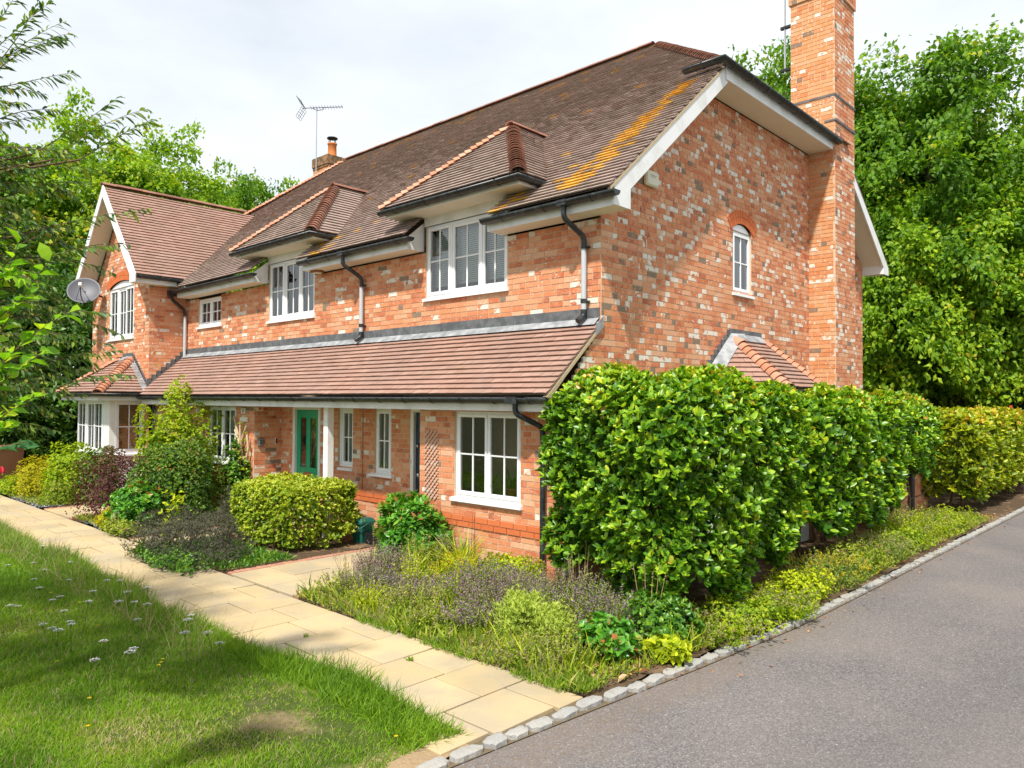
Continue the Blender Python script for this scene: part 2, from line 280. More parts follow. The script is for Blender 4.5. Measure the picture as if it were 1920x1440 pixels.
LM['straw'] = leaf_mat('straw_blade', [(0, (0.300, 0.230, 0.110)), (1, (0.500, 0.410, 0.240))], 0.7, 0.2, 0.3)
LM['weed'] = leaf_mat('weed_leaf', [(0, (0.068, 0.135, 0.016)), (0.5, (0.169, 0.263, 0.024)), (0.85, (0.297, 0.378, 0.034)), (0.95, (0.459, 0.378, 0.135)), (1, (0.378, 0.176, 0.135))], 0.55, 0.3, 0.35)
LM['yellow'] = leaf_mat('yellow_petal', [(0, (0.620, 0.420, 0.010)), (1, (0.720, 0.550, 0.020))], 0.6, 0.2, 0.3)
LM['white'] = leaf_mat('white_petal', [(0, (0.620, 0.620, 0.580)), (1, (0.800, 0.800, 0.780))], 0.6, 0.2, 0.25, (1, 1, 1))
LM['pink'] = leaf_mat('pink_petal', [(0, (0.500, 0.200, 0.330)), (1, (0.620, 0.340, 0.460))], 0.6, 0.2, 0.3, (1, 1, 1))
LM['redfl'] = leaf_mat('red_petal', [(0, (0.500, 0.010, 0.020)), (1, (0.620, 0.030, 0.040))], 0.5, 0.3, 0.3, (1, 1, 1))
MAT.update({'L_' + k: v for k, v in LM.items()})

# ------------------------------------------------------------------ object helpers
WT = {}
def _finish(o, parent, loc=None, rotz=0.0):
    COL.objects.link(o)
    if parent is not None:
        o.parent = parent
        o.matrix_parent_inverse = WT[parent.name].inverted()
    if loc is not None:
        o.location = loc
    if rotz: o.rotation_euler = (0, 0, rotz)
    WT[o.name] = (Matrix.Translation(loc) @ Matrix.Rotation(rotz, 4, 'Z')) if loc is not None else Matrix.Identity(4)
    return o
def tag(o, label=None, cat=None, group=None, kind=None):
    if label: o['label'] = label
    if cat: o['category'] = cat
    if group: o['group'] = group
    if kind: o['kind'] = kind
    return o
def thing(name, label, cat, loc=(0, 0, 0), rotz=0.0, group=None):
    o = bpy.data.objects.new(name, None); o.empty_display_size = 0.1
    _finish(o, None, loc, rotz)
    return tag(o, label, cat, group)

def np_mesh(name, V, quads=None, tris=None, mat=None, attrs=None, smooth=False):
    """mesh from numpy arrays; attrs: {name: per-face float array}"""
    me = bpy.data.meshes.new(name)
    V = np.asarray(V, dtype=np.float32)
    parts = []; starts = []; tot = 0
    for F, n in ((quads, 4), (tris, 3)):
        if F is None or len(F) == 0: continue
        F = np.asarray(F, dtype=np.int32); parts.append(F.ravel()); starts.append(tot + np.arange(len(F)) * n); tot += F.size
    me.vertices.add(len(V)); me.vertices.foreach_set('co', V.ravel())
    loops = np.concatenate(parts); st = np.concatenate(starts).astype(np.int32)
    me.loops.add(len(loops)); me.loops.foreach_set('vertex_index', loops)
    me.polygons.add(len(st)); me.polygons.foreach_set('loop_start', st)
    me.polygons.foreach_set('use_smooth', np.full(len(st), bool(smooth)))
    for k, a in (attrs or {}).items():
        at = me.attributes.new(k, 'FLOAT', 'FACE'); at.data.foreach_set('value', np.asarray(a, dtype=np.float32))
    me.update(calc_edges=True)
    if mat is not None: me.materials.append(MAT[mat] if isinstance(mat, str) else mat)
    return me
def mesh_obj(name, me, parent=None, loc=None, rotz=0.0):
    return _finish(bpy.data.objects.new(name, me), parent, loc, rotz)

I4 = Matrix.Identity(4)
class MB:
    """collects boxes, prisms and tubes, links them as one mesh object"""
    def __init__(s, T=None): s.v = []; s.f = []; s.T = T or I4; s.sm = []
    def add(s, vs, fs, smooth=False):
        b = len(s.v)
        s.v += [tuple(s.T @ Vector(p)) for p in vs]
        s.f += [tuple(b + i for i in f) for f in fs]; s.sm += [smooth] * len(fs)
        return s
    def box(s, x0, x1, y0, y1, z0, z1):
        return s.add([(x0, y0, z0), (x1, y0, z0), (x1, y1, z0), (x0, y1, z0), (x0, y0, z1), (x1, y0, z1), (x1, y1, z1), (x0, y1, z1)],
                     [(0, 3, 2, 1), (4, 5, 6, 7), (0, 1, 5, 4), (1, 2, 6, 5), (2, 3, 7, 6), (3, 0, 4, 7)])
    def bbox(s, x0, x1, y0, y1, z0, z1, c=0.004):
        """box with chamfered edges along every side"""
        vs = []
        for z, i in ((z0, c), (z0 + c, 0), (z1 - c, 0), (z1, c)):
            x0i, x1i, y0i, y1i = x0 + i, x1 - i, y0 + i, y1 - i
            vs += [(x0i + c, y0i, z), (x1i - c, y0i, z), (x1i, y0i + c, z), (x1i, y1i - c, z), (x1i - c, y1i, z), (x0i + c, y1i, z), (x0i, y1i - c, z), (x0i, y0i + c, z)]
        fs = [tuple(range(7, -1, -1)), tuple(range(24, 32))]
        for r in range(3):
            for k in range(8): fs.append((r * 8 + k, r * 8 + (k + 1) % 8, r * 8 + 8 + (k + 1) % 8, r * 8 + 8 + k))
        return s.add(vs, fs)
    def prism(s, poly, d0, d1, axis='x'):
        """extrude a polygon (a, b) along an axis from d0 to d1"""
        f = {'x': lambda a, b, d: (d, a, b), 'y': lambda a, b, d: (a, d, b), 'z': lambda a, b, d: (a, b, d)}[axis]
        n = len(poly)
        vs = [f(a, b, d0) for a, b in poly] + [f(a, b, d1) for a, b in poly]
        fs = [tuple(range(n - 1, -1, -1)), tuple(range(n, 2 * n))] + [(i, (i + 1) % n, n + (i + 1) % n, n + i) for i in range(n)]
        return s.add(vs, fs)
    def tube(s, pts, r, n=10, cap=True):
        pts = [Vector(p) for p in pts]; rs = r if isinstance(r, (list, tuple)) else [r] * len(pts)
        vs = []; ref = None
        for i, p in enumerate(pts):
            d = (pts[min(i + 1, len(pts) - 1)] - pts[max(i - 1, 0)]).normalized()
            a = (ref - d * ref.dot(d)) if ref is not None else d.orthogonal()
            if a.length < 1e-6: a = d.orthogonal()
            a.normalize(); ref = a; b = d.cross(a)
            vs += [tuple(p + (a * math.cos(2 * math.pi * k / n) + b * math.sin(2 * math.pi * k / n)) * rs[i]) for k in range(n)]
        fs = [(i * n + k, i * n + (k + 1) % n, (i + 1) * n + (k + 1) % n, (i + 1) * n + k) for i in range(len(pts) - 1) for k in range(n)]
        s.add(vs, fs, True)
        if cap: s.add(vs[:n], [tuple(range(n - 1, -1, -1))]); s.add(vs[-n:], [tuple(range(n))])
        return s
    def lathe(s, prof, n=20, c=(0, 0)):
        vs = [(c[0] + r * math.cos(2 * math.pi * k / n), c[1] + r * math.sin(2 * math.pi * k / n), z) for r, z in prof for k in range(n)]
        fs = [(i * n + k, i * n + (k + 1) % n, (i + 1) * n + (k + 1) % n, (i + 1) * n + k) for i in range(len(prof) - 1) for k in range(n)]
        return s.add(vs, fs, True)
    def mesh(s, name, mat):
        me = bpy.data.meshes.new(name); me.from_pydata(s.v, [], s.f)
        me.polygons.foreach_set('use_smooth', s.sm)
        me.materials.append(MAT[mat]); me.update(); return me
    def build(s, name, mat, parent=None, loc=None, rotz=0.0): return mesh_obj(name, s.mesh(name, mat), parent, loc, rotz)

def frame(o, u, v, w):
    return Matrix(((u[0], v[0], w[0], o[0]), (u[1], v[1], w[1], o[1]), (u[2], v[2], w[2], o[2]), (0, 0, 0, 1)))
T_FRONT = lambda y: frame((0, y, 0), (1, 0, 0), (0, 0, 1), (0, -1, 0))      # u = x, v = z, outwards = -y
T_SIDE = lambda x: frame((x, 0, 0), (0, 1, 0), (0, 0, 1), (1, 0, 0))        # u = y, v = z, outwards = +x
def sub(iv, a, b):
    out = []
    for p, q in iv:
        if b <= p or a >= q: out.append((p, q)); continue
        if a - p > 0.02: out.append((p, a))
        if q - b > 0.02: out.append((b, q))
    return out
def cam_px(p):
    d = Vector(p) - CAM; z = d.dot(cF)
    if z <= 0.1: return None
    return 960 + 1401.76 * d.dot(cR) / z, 720 - 1401.76 * d.dot(cU) / z, z

# ------------------------------------------------------------------ ground, drive, path
def sheet(name, poly, z, mat, kind='structure'):
    me = bpy.data.meshes.new(name); me.from_pydata([(x, y, z) for x, y in poly], [], [tuple(range(len(poly)))])
    me.materials.append(MAT[mat]); me.update()
    return tag(mesh_obj(name, me), kind=kind)
KERB = [(2.02, -14.0), (2.04, -4.5), (2.09, -3.9), (2.17, -3.0), (2.29, -1.8), (2.42, -0.1), (2.46, 2.1), (2.51, 6.6), (2.55, 9.9), (2.62, 18.0)]
def kerb_x(y):
    for (x0, y0), (x1, y1) in zip(KERB, KERB[1:]):
        if y <= y1: return x0 + (x1 - x0) * (y - y0) / (y1 - y0)
    return KERB[-1][0]
sheet('ground', [(-150, -150), (150, -150), (150, 150), (-150, 150)], GZ - 0.09, 'earth')
dr = sheet('driveway', [(x + 0.055, y) for x, y in KERB] + [(2.6, 40), (14, 40), (14, -14)], GZ - 0.035, 'asphalt')
path = sheet('path', [(-16.5, -3.0), (-16.5, -4.35), (2.02, -4.35), (2.12, -3.02)], GZ - 0.03, 'joint')
# paving slabs of the path: rows 0.53 m deep across the path with staggered joints
slab_meshes = {}
def slab_mesh(w, d):
    k = (round(w, 2), round(d, 2))
    if k not in slab_meshes:
        slab_meshes[k] = MB().bbox(-k[0] / 2, k[0] / 2, -k[1] / 2, k[1] / 2, -0.05, 0.0, 0.004).mesh('paving_slab', 'slab')
    return slab_meshes[k]
def lay_slab(x0, x1, y0, y1, parent, lift=0.0):
    g = 0.0075
    o = mesh_obj('paving_slab', slab_mesh(x1 - x0 - g * 2, y1 - y0 - g * 2), parent)
    o.location = ((x0 + x1) / 2, (y0 + y1) / 2, GZ + lift + random.uniform(-0.003, 0.003))
    o.rotation_euler = (random.gauss(0, 0.0035), random.gauss(0, 0.0035), random.gauss(0, 0.003))
    return o
x = 2.06; k = 0
while x > -16.4:
    x0 = x - 0.535
    ytop = -2.99 - (0.0 if x > -0.5 else 0.03)
    st = (0.0, 0.33, 0.16, 0.45)[k % 4]
    ys = [ytop]; y = ytop - (0.28 + st * 0.72)
    while y > -4.25: ys.append(y); y -= 0.61
    ys.append(-4.32)
    for a, b in zip(ys, ys[1:]):
        if a - b > 0.06: lay_slab(x0, (kerb_x((a + b) / 2) - 0.085) if k == 0 else x, b, a, path)
    x = x0; k += 1
# entrance paths to the doors with brick edging
def entrance(x0, x1, y1, nm):
    p = sheet('path', [(x0 - 0.12, -2.98), (x1 + 0.12, -2.98), (x1 + 0.12, y1), (x0 - 0.12, y1)], GZ - 0.026, 'joint')
    n = 0; y = -2.985
    while y < y1 - 0.1:
        ye = min(y + 0.53, y1); w = (x1 - x0)
        c = [x0, x0 + w * (0.42 if n % 2 else 0.62), x1]
        for a, b in zip(c, c[1:]): lay_slab(a, b, y, ye, p)
        y = ye; n += 1
    me = EDGE
    for sx in (x0 - 0.06, x1 + 0.06):
        y = -2.93
        while y < y1 - 0.1:
            o = mesh_obj('edging_brick', me, p); o.location = (sx, y, GZ + random.uniform(-0.004, 0.004)); o.rotation_euler = (0, 0, random.gauss(0, 0.02))
            y += 0.075
    return p
EDGE = MB().bbox(-0.055, 0.055, -0.034, 0.034, -0.06, 0.004, 0.006).mesh('edging_brick', 'edging')
entrance(-3.48, -2.02, -0.2, 'a'); entrance(-6.82, -5.95, -0.2, 'b'); entrance(-11.2, -9.75, -1.5, 'c')
# granite sett kerb
kerb = sheet('kerb', [(x - 0.10, y) for x, y in KERB] + [(x + 0.05, y) for x, y in reversed(KERB)], GZ - 0.031, 'joint')
def rough_block(w, d, h, seed):
    r = random.Random(seed); m = MB(); n = 5; vs = []
    P = []
    for j in range(n + 1):
        for i in range(n + 1):
            u, v = i / n - 0.5, j / n - 0.5
            e = 1 if i in (0, n) or j in (0, n) else 0
            ru = 0.5 - 0.10 * (abs(u * 2) * abs(v * 2)) ** 3
            P.append((u * w * 2 * ru + r.uniform(-1, 1) * 0.007, v * d * 2 * ru + r.uniform(-1, 1) * 0.007, (h * (0.45 if e else 0.8)) + r.uniform(-1, 1) * 0.006))
    m.add(P, [(j * (n + 1) + i, j * (n + 1) + i + 1, (j + 1) * (n + 1) + i + 1, (j + 1) * (n + 1) + i) for j in range(n) for i in range(n)], True)
    ring = [i for i in range(n + 1)] + [(j) * (n + 1) + n for j in range(1, n + 1)] + [n * (n + 1) + i for i in range(n - 1, -1, -1)] + [j * (n + 1) for j in range(n - 1, 0, -1)]
    b = [P[i] for i in ring]; lo = [(p[0], p[1], -0.05) for p in b]; q = len(b)
    m.add(b + lo, [(i, q + i, q + (i + 1) % q, (i + 1) % q) for i in range(q)])
    return m.mesh('sett', 'granite')
SETT = [rough_block(0.10, L, 0.018, i) for i, L in enumerate((0.17, 0.20, 0.23, 0.18, 0.215, 0.25))]
LENS = (0.17, 0.20, 0.23, 0.18, 0.215, 0.25)
y = -9.0
while y < 17.0:
    k = random.randrange(6); y += LENS[k] / 2 + 0.012
    o = mesh_obj('sett', SETT[k], kerb); o.location = (kerb_x(y) - 0.015 + random.gauss(0, 0.005), y, GZ - 0.012 + random.uniform(-0.005, 0.007))
    o.rotation_euler = (random.gauss(0, 0.03), random.gauss(0, 0.03), random.gauss(-0.05, 0.04)); o.scale = (random.uniform(0.9, 1.1), 1, 1)
    y += LENS[k] / 2 + 0.008
# bumpy soil of the planting beds and the lawn
def bumpy(name, x0, x1, y0, y1, nx, ny, zf, mat, kind='structure', keep=None):
    xs = np.linspace(x0, x1, nx + 1); ys = np.linspace(y0, y1, ny + 1)
    X, Y = np.meshgrid(xs, ys); Z = zf(X, Y) + rng.normal(0, 0.006, X.shape)
    V = np.stack([X, Y, Z], -1).reshape(-1, 3)
    j, i = np.meshgrid(np.arange(ny), np.arange(nx), indexing='ij'); a = (j * (nx + 1) + i).ravel()
    Q = np.stack([a, a + 1, a + nx + 2, a + nx + 1], 1)
    if keep is not None:
        c = V[Q].mean(1); Q = Q[keep(c)]
    return tag(mesh_obj(name, np_mesh(name, V, quads=Q, mat=mat, smooth=True)), kind=kind)
zbed = lambda X, Y: GZ - 0.005 + 0.025 * np.sin(X * 2.1 + Y) * np.sin(Y * 2.7) 
kx = np.vectorize(kerb_x)
bumpy('soil', -1.9, 2.6, -2.97, -0.72, 60, 36, lambda X, Y: zbed(X, Y) - 0.04 * (Y < -2.9), 'soil', keep=lambda c: c[:, 0] < kx(c[:, 1]) - 0.06)
bumpy('soil', 0.02, 2.7, -0.72, 16, 40, 120, zbed, 'soil', keep=lambda c: c[:, 0] < kx(c[:, 1]) - 0.06)
bumpy('soil', -5.83, -3.6, -2.97, -0.16, 40, 40, zbed, 'soil')
bumpy('soil', -9.63, -6.94, -2.97, -0.72, 40, 36, zbed, 'soil')
bumpy('soil', -16.4, -11.32, -2.97, -1.6, 50, 20, zbed, 'soil')
def lawn_edge(x): return -4.20 + 0.05 * np.sin(x * 3.1) + 0.06 * np.sin(x * 1.3 + 1) + 0.16 * np.clip((x - 0.2) / 1.6, 0, 1)
def lawn_z(X, Y): return GZ - 0.012 + (0.022 + 0.035 * np.sin(X * 0.9 + 1) * np.sin(Y * 1.3) + 0.05 * np.clip((-4.25 - Y) / 1.0, 0, 1)) * np.clip((1.9 - X) / 0.5, 0, 1)
bumpy('lawn', -16.4, 2.12, -13, -4.0, 190, 100, lawn_z, 'lawn_soil', keep=lambda c: (c[:, 1] < lawn_edge(c[:, 0])) & (c[:, 0] < kx(c[:, 1]) - 0.0))

# ------------------------------------------------------------------ the house
HL = (-6.0, 4.5, GZ)
house = thing('house', 'large red brick house with brown tiled roof, dormers and lean-to porch roof', 'house', HL)
UNITS = []     # dictionaries of laid bricks and tiles, shared out between single objects and joined meshes
def lay_bricks(part, T, iv_fn, z0, z1, mat='brick', hp=0.30, string=(), orange=False, seed=0, pw=0.075, pd=0.045, string_mat=True, c0=GZ):
    r = random.Random(seed * 7 + 3)
    n0 = round((z0 - c0) / 0.075); n1 = round((z1 - c0) / 0.075)
    vs = []; fs = []
    for j in range(n0, n1):
        v0 = c0 + j * 0.075; v1 = v0 + 0.075
        for a, b in iv_fn(v0, v1):
            q = len(vs)
            vs += [T @ Vector((a, v0, 0)), T @ Vector((b, v0, 0)), T @ Vector((b, v1, 0)), T @ Vector((a, v1, 0))]; fs.append((q, q + 1, q + 2, q + 3))
            st = j in string
            u = a - (0.1125 if j % 2 else 0.0) - (0 if st else r.choice((0, 0.05625, 0.0)))
            run = r.random() < 0.5
            while u < b - 0.004:
                L = 0.225 if (st or r.random() > hp) else 0.1125
                u0, u1 = max(u, a), min(u + L, b)
                u += L
                if u1 - u0 < 0.03:
                    continue
                kind = 0.0
                if not st:
                    run = r.random() < (0.34 if run else 0.10)
                    x = r.random() ** (1.0 if L < 0.2 else 1.0); big = L > 0.2
                    kind = 1.0 if (run and x < (0.30 if big else 0.5)) or x < pw * (0.55 if big else 1.3) else (2.0 if x > 1 - pd * (0.35 if big else 1.3) else 0.0)
                UNITS.append(dict(t='b', part=part, T=T, u0=u0, u1=u1, v0=v0, v1=v1, tint=r.random(), kind=kind, mat='brick_string' if st else mat,
                                  proud=(0.020 if st else 0.006) + r.uniform(-0.0015, 0.0022), cut=(u1 - u0) < L - 0.002))
    me = bpy.data.meshes.new('mortar'); me.from_pydata([tuple(v) for v in vs], [], fs); me.materials.append(MAT['mortar']); me.update()
    return me
def wall(name, T, iv_fn, z0, z1, label=None, openings=(), **kw):
    part = bpy.data.objects.new(name, None)
    o = bpy.data.objects.new(name, None)
    me = lay_bricks(name, T, iv_fn, z0, z1, **kw)
    bpy.data.objects.remove(part); bpy.data.objects.remove(o)
    if openings:                                   # reveals of the openings
        m = MB(T)
        for a, b, c, d in openings:
            for P in ([(a, c, .002), (a, d, .002), (a, d, -.13), (a, c, -.13)], [(b, c, .002), (b, c, -.13), (b, d, -.13), (b, d, .002)],
                      [(a, c, .002), (a, c, -.13), (b, c, -.13), (b, c, .002)], [(a, d, .002), (b, d, .002), (b, d, -.13), (a, d, -.13)]):
                m.add(P, [(0, 1, 2, 3)])
        V = [tuple(v.co) for v in me.vertices] + m.v; n = len(me.vertices)
        F = [tuple(p.vertices) for p in me.polygons] + [tuple(n + i for i in f) for f in m.f]
        me = bpy.data.meshes.new('mortar'); me.from_pydata(V, [], F); me.materials.append(MAT['mortar']); me.update()
    ob = mesh_obj(name, me, house)
    if label: ob['label'] = label
    for U in UNITS:
        if U['t'] == 'b' and U['part'] == name: U['part'] = ob
    return ob
def rect_iv(a, b, openings):
    def f(v0, v1):
        iv = [(a, b)]
        for p, q, r_, s in openings:
            if v1 > r_ + 0.02 and v0 < s - 0.02: iv = sub(iv, p, q)
        return iv
    return f
z_front = lambda y: 4.6 + 0.84 * (y + 0.35)               # front slope of the main roof
z_back = lambda y: 8.80 - 0.776 * (y - 4.65)
WR, WL_, WS = (-3.31, -1.59, 3.62, 4.72), (-8.06, -6.43, 3.60, 4.72), (-11.2, -10.1, 3.68, 4.29)
STR = (7, 8)
w_front = wall('upper_wall', T_FRONT(0), rect_iv(-11.85, 0, (WR, WL_, WS)), 2.9, 4.33, openings=(WR, WL_, WS), seed=1)
def gable_iv(v0, v1):
    z = v1
    iv = [(-0.7, 9.3)]
    if z > 2.15: iv = sub(iv, -2, min(0.0, -0.72 + (z - 2.15) / 0.9 * 0.72))
    if z > 4.3: iv = sub(iv, -2, (z - 4.6 + 0.16) / 0.84 - 0.35)
    if z > 4.7: iv = sub(iv, 4.65 + (8.80 - z - 0.16) / 0.776, 12)
    iv = sub(iv, 6.43, 7.43)
    if v1 > 3.80 and v0 < 4.89: iv = sub(iv, 3.43, 4.06)
    return iv
GW = (3.43, 4.06, 3.78, 4.76)
w_gable = wall('gable_wall', T_SIDE(0), gable_iv, GZ, 6.66, string=STR, seed=2, openings=(GW,), pw=0.12, pd=0.07, hp=0.55)
WGR = (-1.87, -0.68, 0.80, 1.93); WGL = (-9.11, -7.97, 0.87, 1.93)
w_ground = wall('ground_wall', T_FRONT(-0.7), rect_iv(-2.58, 0.0, (WGR,)), GZ, 2.0, string=STR, seed=3, openings=(WGR,))
w_ground2 = wall('ground_wall', T_FRONT(-0.7), rect_iv(-11.85, -7.27, (WGL,)), GZ, 2.0, string=STR, seed=4, openings=(WGL,))
w_ret = wall('porch_side_wall', T_SIDE(-7.27), rect_iv(-0.7, -0.15, ()), GZ, 2.0, string=STR, seed=5)
NA, NB = (-5.40, -4.97, 0.93, 1.93), (-4.36, -3.94, 0.90, 1.93)
DG, DN = (-6.86, -5.94, GZ, 1.96), (-3.46, -2.5, GZ, 1.96)
w_porch = wall('porch_back_wall', T_FRONT(-0.15), rect_iv(-7.27, -2.58, (NA, NB, DG, DN)), GZ, 2.0, string=STR, seed=6, openings=(NA, NB, DG, DN), pw=0.10)
WRX = -13.6
def wing_iv(v0, v1):
    iv = [(-15.5, -11.85)]
    if v1 > 4.6:
        h = max(0.0, (7.05 - v1 - 0.22) / 1.164); iv = sub(sub(iv, -20, WRX - h), WRX + h, 0) if h > 0.05 else []
    if v1 > 3.52 and v0 < 4.86: iv = sub(iv, -14.32, -12.74)
    return iv
WWG = (-14.32, -12.74, 3.50, 4.72)
w_wing = wall('wing_wall', T_FRONT(-0.83), wing_iv, GZ, 6.85, seed=7, openings=(WWG,), pw=0.10, hp=0.45)
w_wing2 = wall('wing_side_wall', T_SIDE(-11.85), rect_iv(-0.83, 0.0, ()), 1.9, 4.7, seed=8, pw=0.13)
# chimney breast and stack on the gable
chim_f = wall('chimney_stack', T_FRONT(6.43), lambda a, b: [(0.0 if b < 6.72 else -0.33, 0.48)], GZ, 9.58, mat='brick_orange', seed=9, pw=0.07, pd=0.04)
chim_s = wall('chimney_stack', T_SIDE(0.48), rect_iv(6.43, 7.43, ()), GZ, 9.58, seed=10, pw=0.12, pd=0.05, hp=0.5)
chim_c = wall('chimney_stack', frame((0, 6.40, 0), (1, 0, 0), (0, 0, 1), (0, -1, 0)), rect_iv(-0.36, 0.51, ()), 9.58, 9.9, mat='brick_orange', seed=11)
chim_d = wall('chimney_stack', frame((0.51, 0, 0), (0, 1, 0), (0, 0, 1), (1, 0, 0)), rect_iv(6.40, 7.46, ()), 9.58, 9.9, seed=12)
m = MB(); m.box(-0.33, 0.478, 6.432, 7.43, 6.6, 9.58); m.box(0.001, 0.478, 6.432, 7.43, GZ, 6.6); m.box(-0.36, 0.508, 6.402, 7.46, 9.58, 9.9)
m.build('chimney_core', 'mortar', house)
m = MB(); m.box(-0.345, 0.50, 6.414, 7.45, 7.655, 7.69); m.box(0.30, 0.505, 6.412, 7.45, 7.19, 7.225); m.build('chimney_flashing', 'lead_dark', house)
# plain closing walls where nothing is seen
m = MB(); m.box(-15.45, -0.02, 9.25, 9.3, GZ, 4.8); m.box(-15.5, -15.45, -0.80, 9.3, GZ, 4.7); m.box(-11.8, -0.02, 0.15, 0.2, GZ, 2.05)
m.box(-15.3, -0.3, 0.4, 9.2, 2.05, 2.1)
m.build('rear_wall', 'mortar', house)

# --- arches of single bricks
def arch(T, u0, u1, vs, rise, n, mat, name='arch_brick', ring=1):
    half = (u1 - u0) / 2; R = (half * half + rise * rise) / (2 * rise); cu, cv = (u0 + u1) / 2, vs + rise - R
    a0 = math.asin(half / R)
    for rg in range(ring):
        ri, ro = R + 0.004 + rg * 0.112, R + 0.108 + rg * 0.112
        for k in range(n):
            t0, t1 = -a0 * 1.04 + 2.08 * a0 * k / n, -a0 * 1.04 + 2.08 * a0 * (k + 1) / n
            d = 0.008 / R
            P = [(cu + r * math.sin(t), cv + r * math.cos(t)) for r, t in ((ri, t0 + d / 2), (ri, t1 - d / 2), (ro, t1 - d / 2), (ro, t0 + d / 2))]
            m = MB(T); m.add([(p[0], p[1], 0.0) for p in P] + [(p[0], p[1], 0.016) for p in P], [(4, 5, 6, 7), (0, 1, 5, 4), (1, 2, 6, 5), (2, 3, 7, 6), (3, 0, 4, 7)])
            me = m.mesh(name, mat); at = me.attributes.new('tint', 'FLOAT', 'FACE'); at.data.foreach_set('value', [random.random()] * len(me.polygons))
            mesh_obj(name, me, w_gable if T[0][2] > 0.5 else w_wing)
arch(T_SIDE(0), 3.38, 4.11, 4.76, 0.13, 12, 'brick_string', ring=2)
arch(T_FRONT(-0.83), -14.40, -12.66, 4.72, 0.16, 26, 'brick_string', ring=2)

# --- windows
def window(name, T, op, lights, recess=0.02, sill=True, sill_over=0.04, sill_proud=0.045, bars=(2, 2), blind=None, arch_top=0.0, label=None, room=0.9, fr=0.05, parent=None):
    u0, u1, v0, v1 = op
    w0 = -recess
    m = MB(T)
    dep = 0.075
    m.bbox(u0, u0 + fr, v0, v1, w0 - dep, w0, 0.003); m.bbox(u1 - fr, u1, v0, v1, w0 - dep, w0, 0.003)
    m.bbox(u0 + fr, u1 - fr, v1 - fr, v1, w0 - dep, w0 - 0.001, 0.003); m.bbox(u0 + fr, u1 - fr, v0, v0 + fr, w0 - dep, w0 - 0.001, 0.003)
    edges = [u0 + fr]
    tot = sum(l[0] for l in lights); W = (u1 - u0) - 2 * fr
    x = u0 + fr
    cells = []
    for i, (wt, opening) in enumerate(lights):
        xe = x + W * wt / tot
        cells.append((x + (0.02 if i else 0), xe - (0.02 if i < len(lights) - 1 else 0), opening))
        if i < len(lights) - 1: m.bbox(xe - 0.02, xe + 0.02, v0 + fr, v1 - fr, w0 - dep, w0 - 0.002, 0.002)
        x = xe
    if arch_top:
        n = 14; half = (u1 - u0) / 2; cu = (u0 + u1) / 2; R = (half * half + arch_top ** 2) / (2 * arch_top); cv = v1 + arch_top - R; a0 = math.asin(half / R)
        poly = [(u0, v1)] + [(cu + R * math.sin(-a0 + 2 * a0 * k / n), cv + R * math.cos(-a0 + 2 * a0 * k / n)) for k in range(1, n)] + [(u1, v1)]
        mm = MB(T); q = len(poly)
        mm.add([(a, b, w0 - 0.005) for a, b in poly] + [(a, b, w0 - 0.07) for a, b in poly], [tuple(range(q - 1, -1, -1)), tuple(range(q, 2 * q))] + [(i, (i + 1) % q, q + (i + 1) % q, q + i) for i in range(q)])
    ob = m.build(name, 'upvc', parent or house)
    if label: ob['label'] = label
    if arch_top: mm.build('arch_panel', 'upvc', ob)
    for a, b, opening in cells:
        c0, c1 = v0 + fr, v1 - fr
        cf = 0.042
        pr = w0 + (0.012 if opening else -0.012)
        mc = MB(T)
        a_, b_ = (a - 0.012, b + 0.012) if opening else (a, b)
        lo, hi = (c0 - 0.012, c1 + 0.012) if opening else (c0, c1)
        mc.bbox(a_, a_ + cf, lo, hi, pr - 0.05, pr, 0.004); mc.bbox(b_ - cf, b_, lo, hi, pr - 0.05, pr, 0.004)
        mc.bbox(a_ + cf, b_ - cf, hi - cf, hi, pr - 0.05, pr, 0.004); mc.bbox(a_ + cf, b_ - cf, lo, lo + cf * 1.15, pr - 0.05, pr, 0.004)
        mc.build('casement', 'upvc', ob)
        ga, gb, gc, gd = a_ + cf, b_ - cf, lo + cf * 1.15, hi - cf
        nx, ny = bars
        bw = 0.011
        for i in range(1, nx):
            xm = ga + (gb - ga) * i / nx; MB(T).bbox(xm - bw, xm + bw, gc, gd, pr - 0.036, pr - 0.012, 0.004).build('glazing_bar', 'upvc', ob)
        for j in range(1, ny):
            zm = gc + (gd - gc) * j / ny
            for i in range(nx):
                p0 = ga + (gb - ga) * i / nx + (bw if i else 0); p1 = ga + (gb - ga) * (i + 1) / nx - (bw if i < nx - 1 else 0)
                MB(T).bbox(p0, p1, zm - bw, zm + bw, pr - 0.036, pr - 0.0125, 0.004).build('glazing_bar', 'upvc', ob)
        for i in range(nx):
            for j in range(ny):
                p0, p1 = ga + (gb - ga) * i / nx, ga + (gb - ga) * (i + 1) / nx
                q0, q1 = gc + (gd - gc) * j / ny, gc + (gd - gc) * (j + 1) / ny
                t = random.gauss(0, 0.0015)
                MB(T).add([(p0, q0, pr - 0.026), (p1, q0, pr - 0.026 + t), (p1, q1, pr - 0.026 + t), (p0, q1, pr - 0.026)], [(0, 1, 2, 3)]).build('pane', 'glass', ob)
    if sill:
        MB(T).add([(u0 - sill_over, v0 - 0.05, -0.01), (u1 + sill_over, v0 - 0.05, -0.01), (u1 + sill_over, v0 + 0.004, -0.01), (u0 - sill_over, v0 + 0.004, -0.01),
                   (u0 - sill_over, v0 - 0.05, sill_proud), (u1 + sill_over, v0 - 0.05, sill_proud), (u1 + sill_over, v0 - 0.012, sill_proud), (u0 - sill_over, v0 - 0.012, sill_proud)],
                  [(0, 1, 5, 4), (4, 5, 6, 7), (7, 6, 2, 3), (0, 4, 7, 3), (1, 2, 6, 5)]).build('sill', 'upvc', ob)
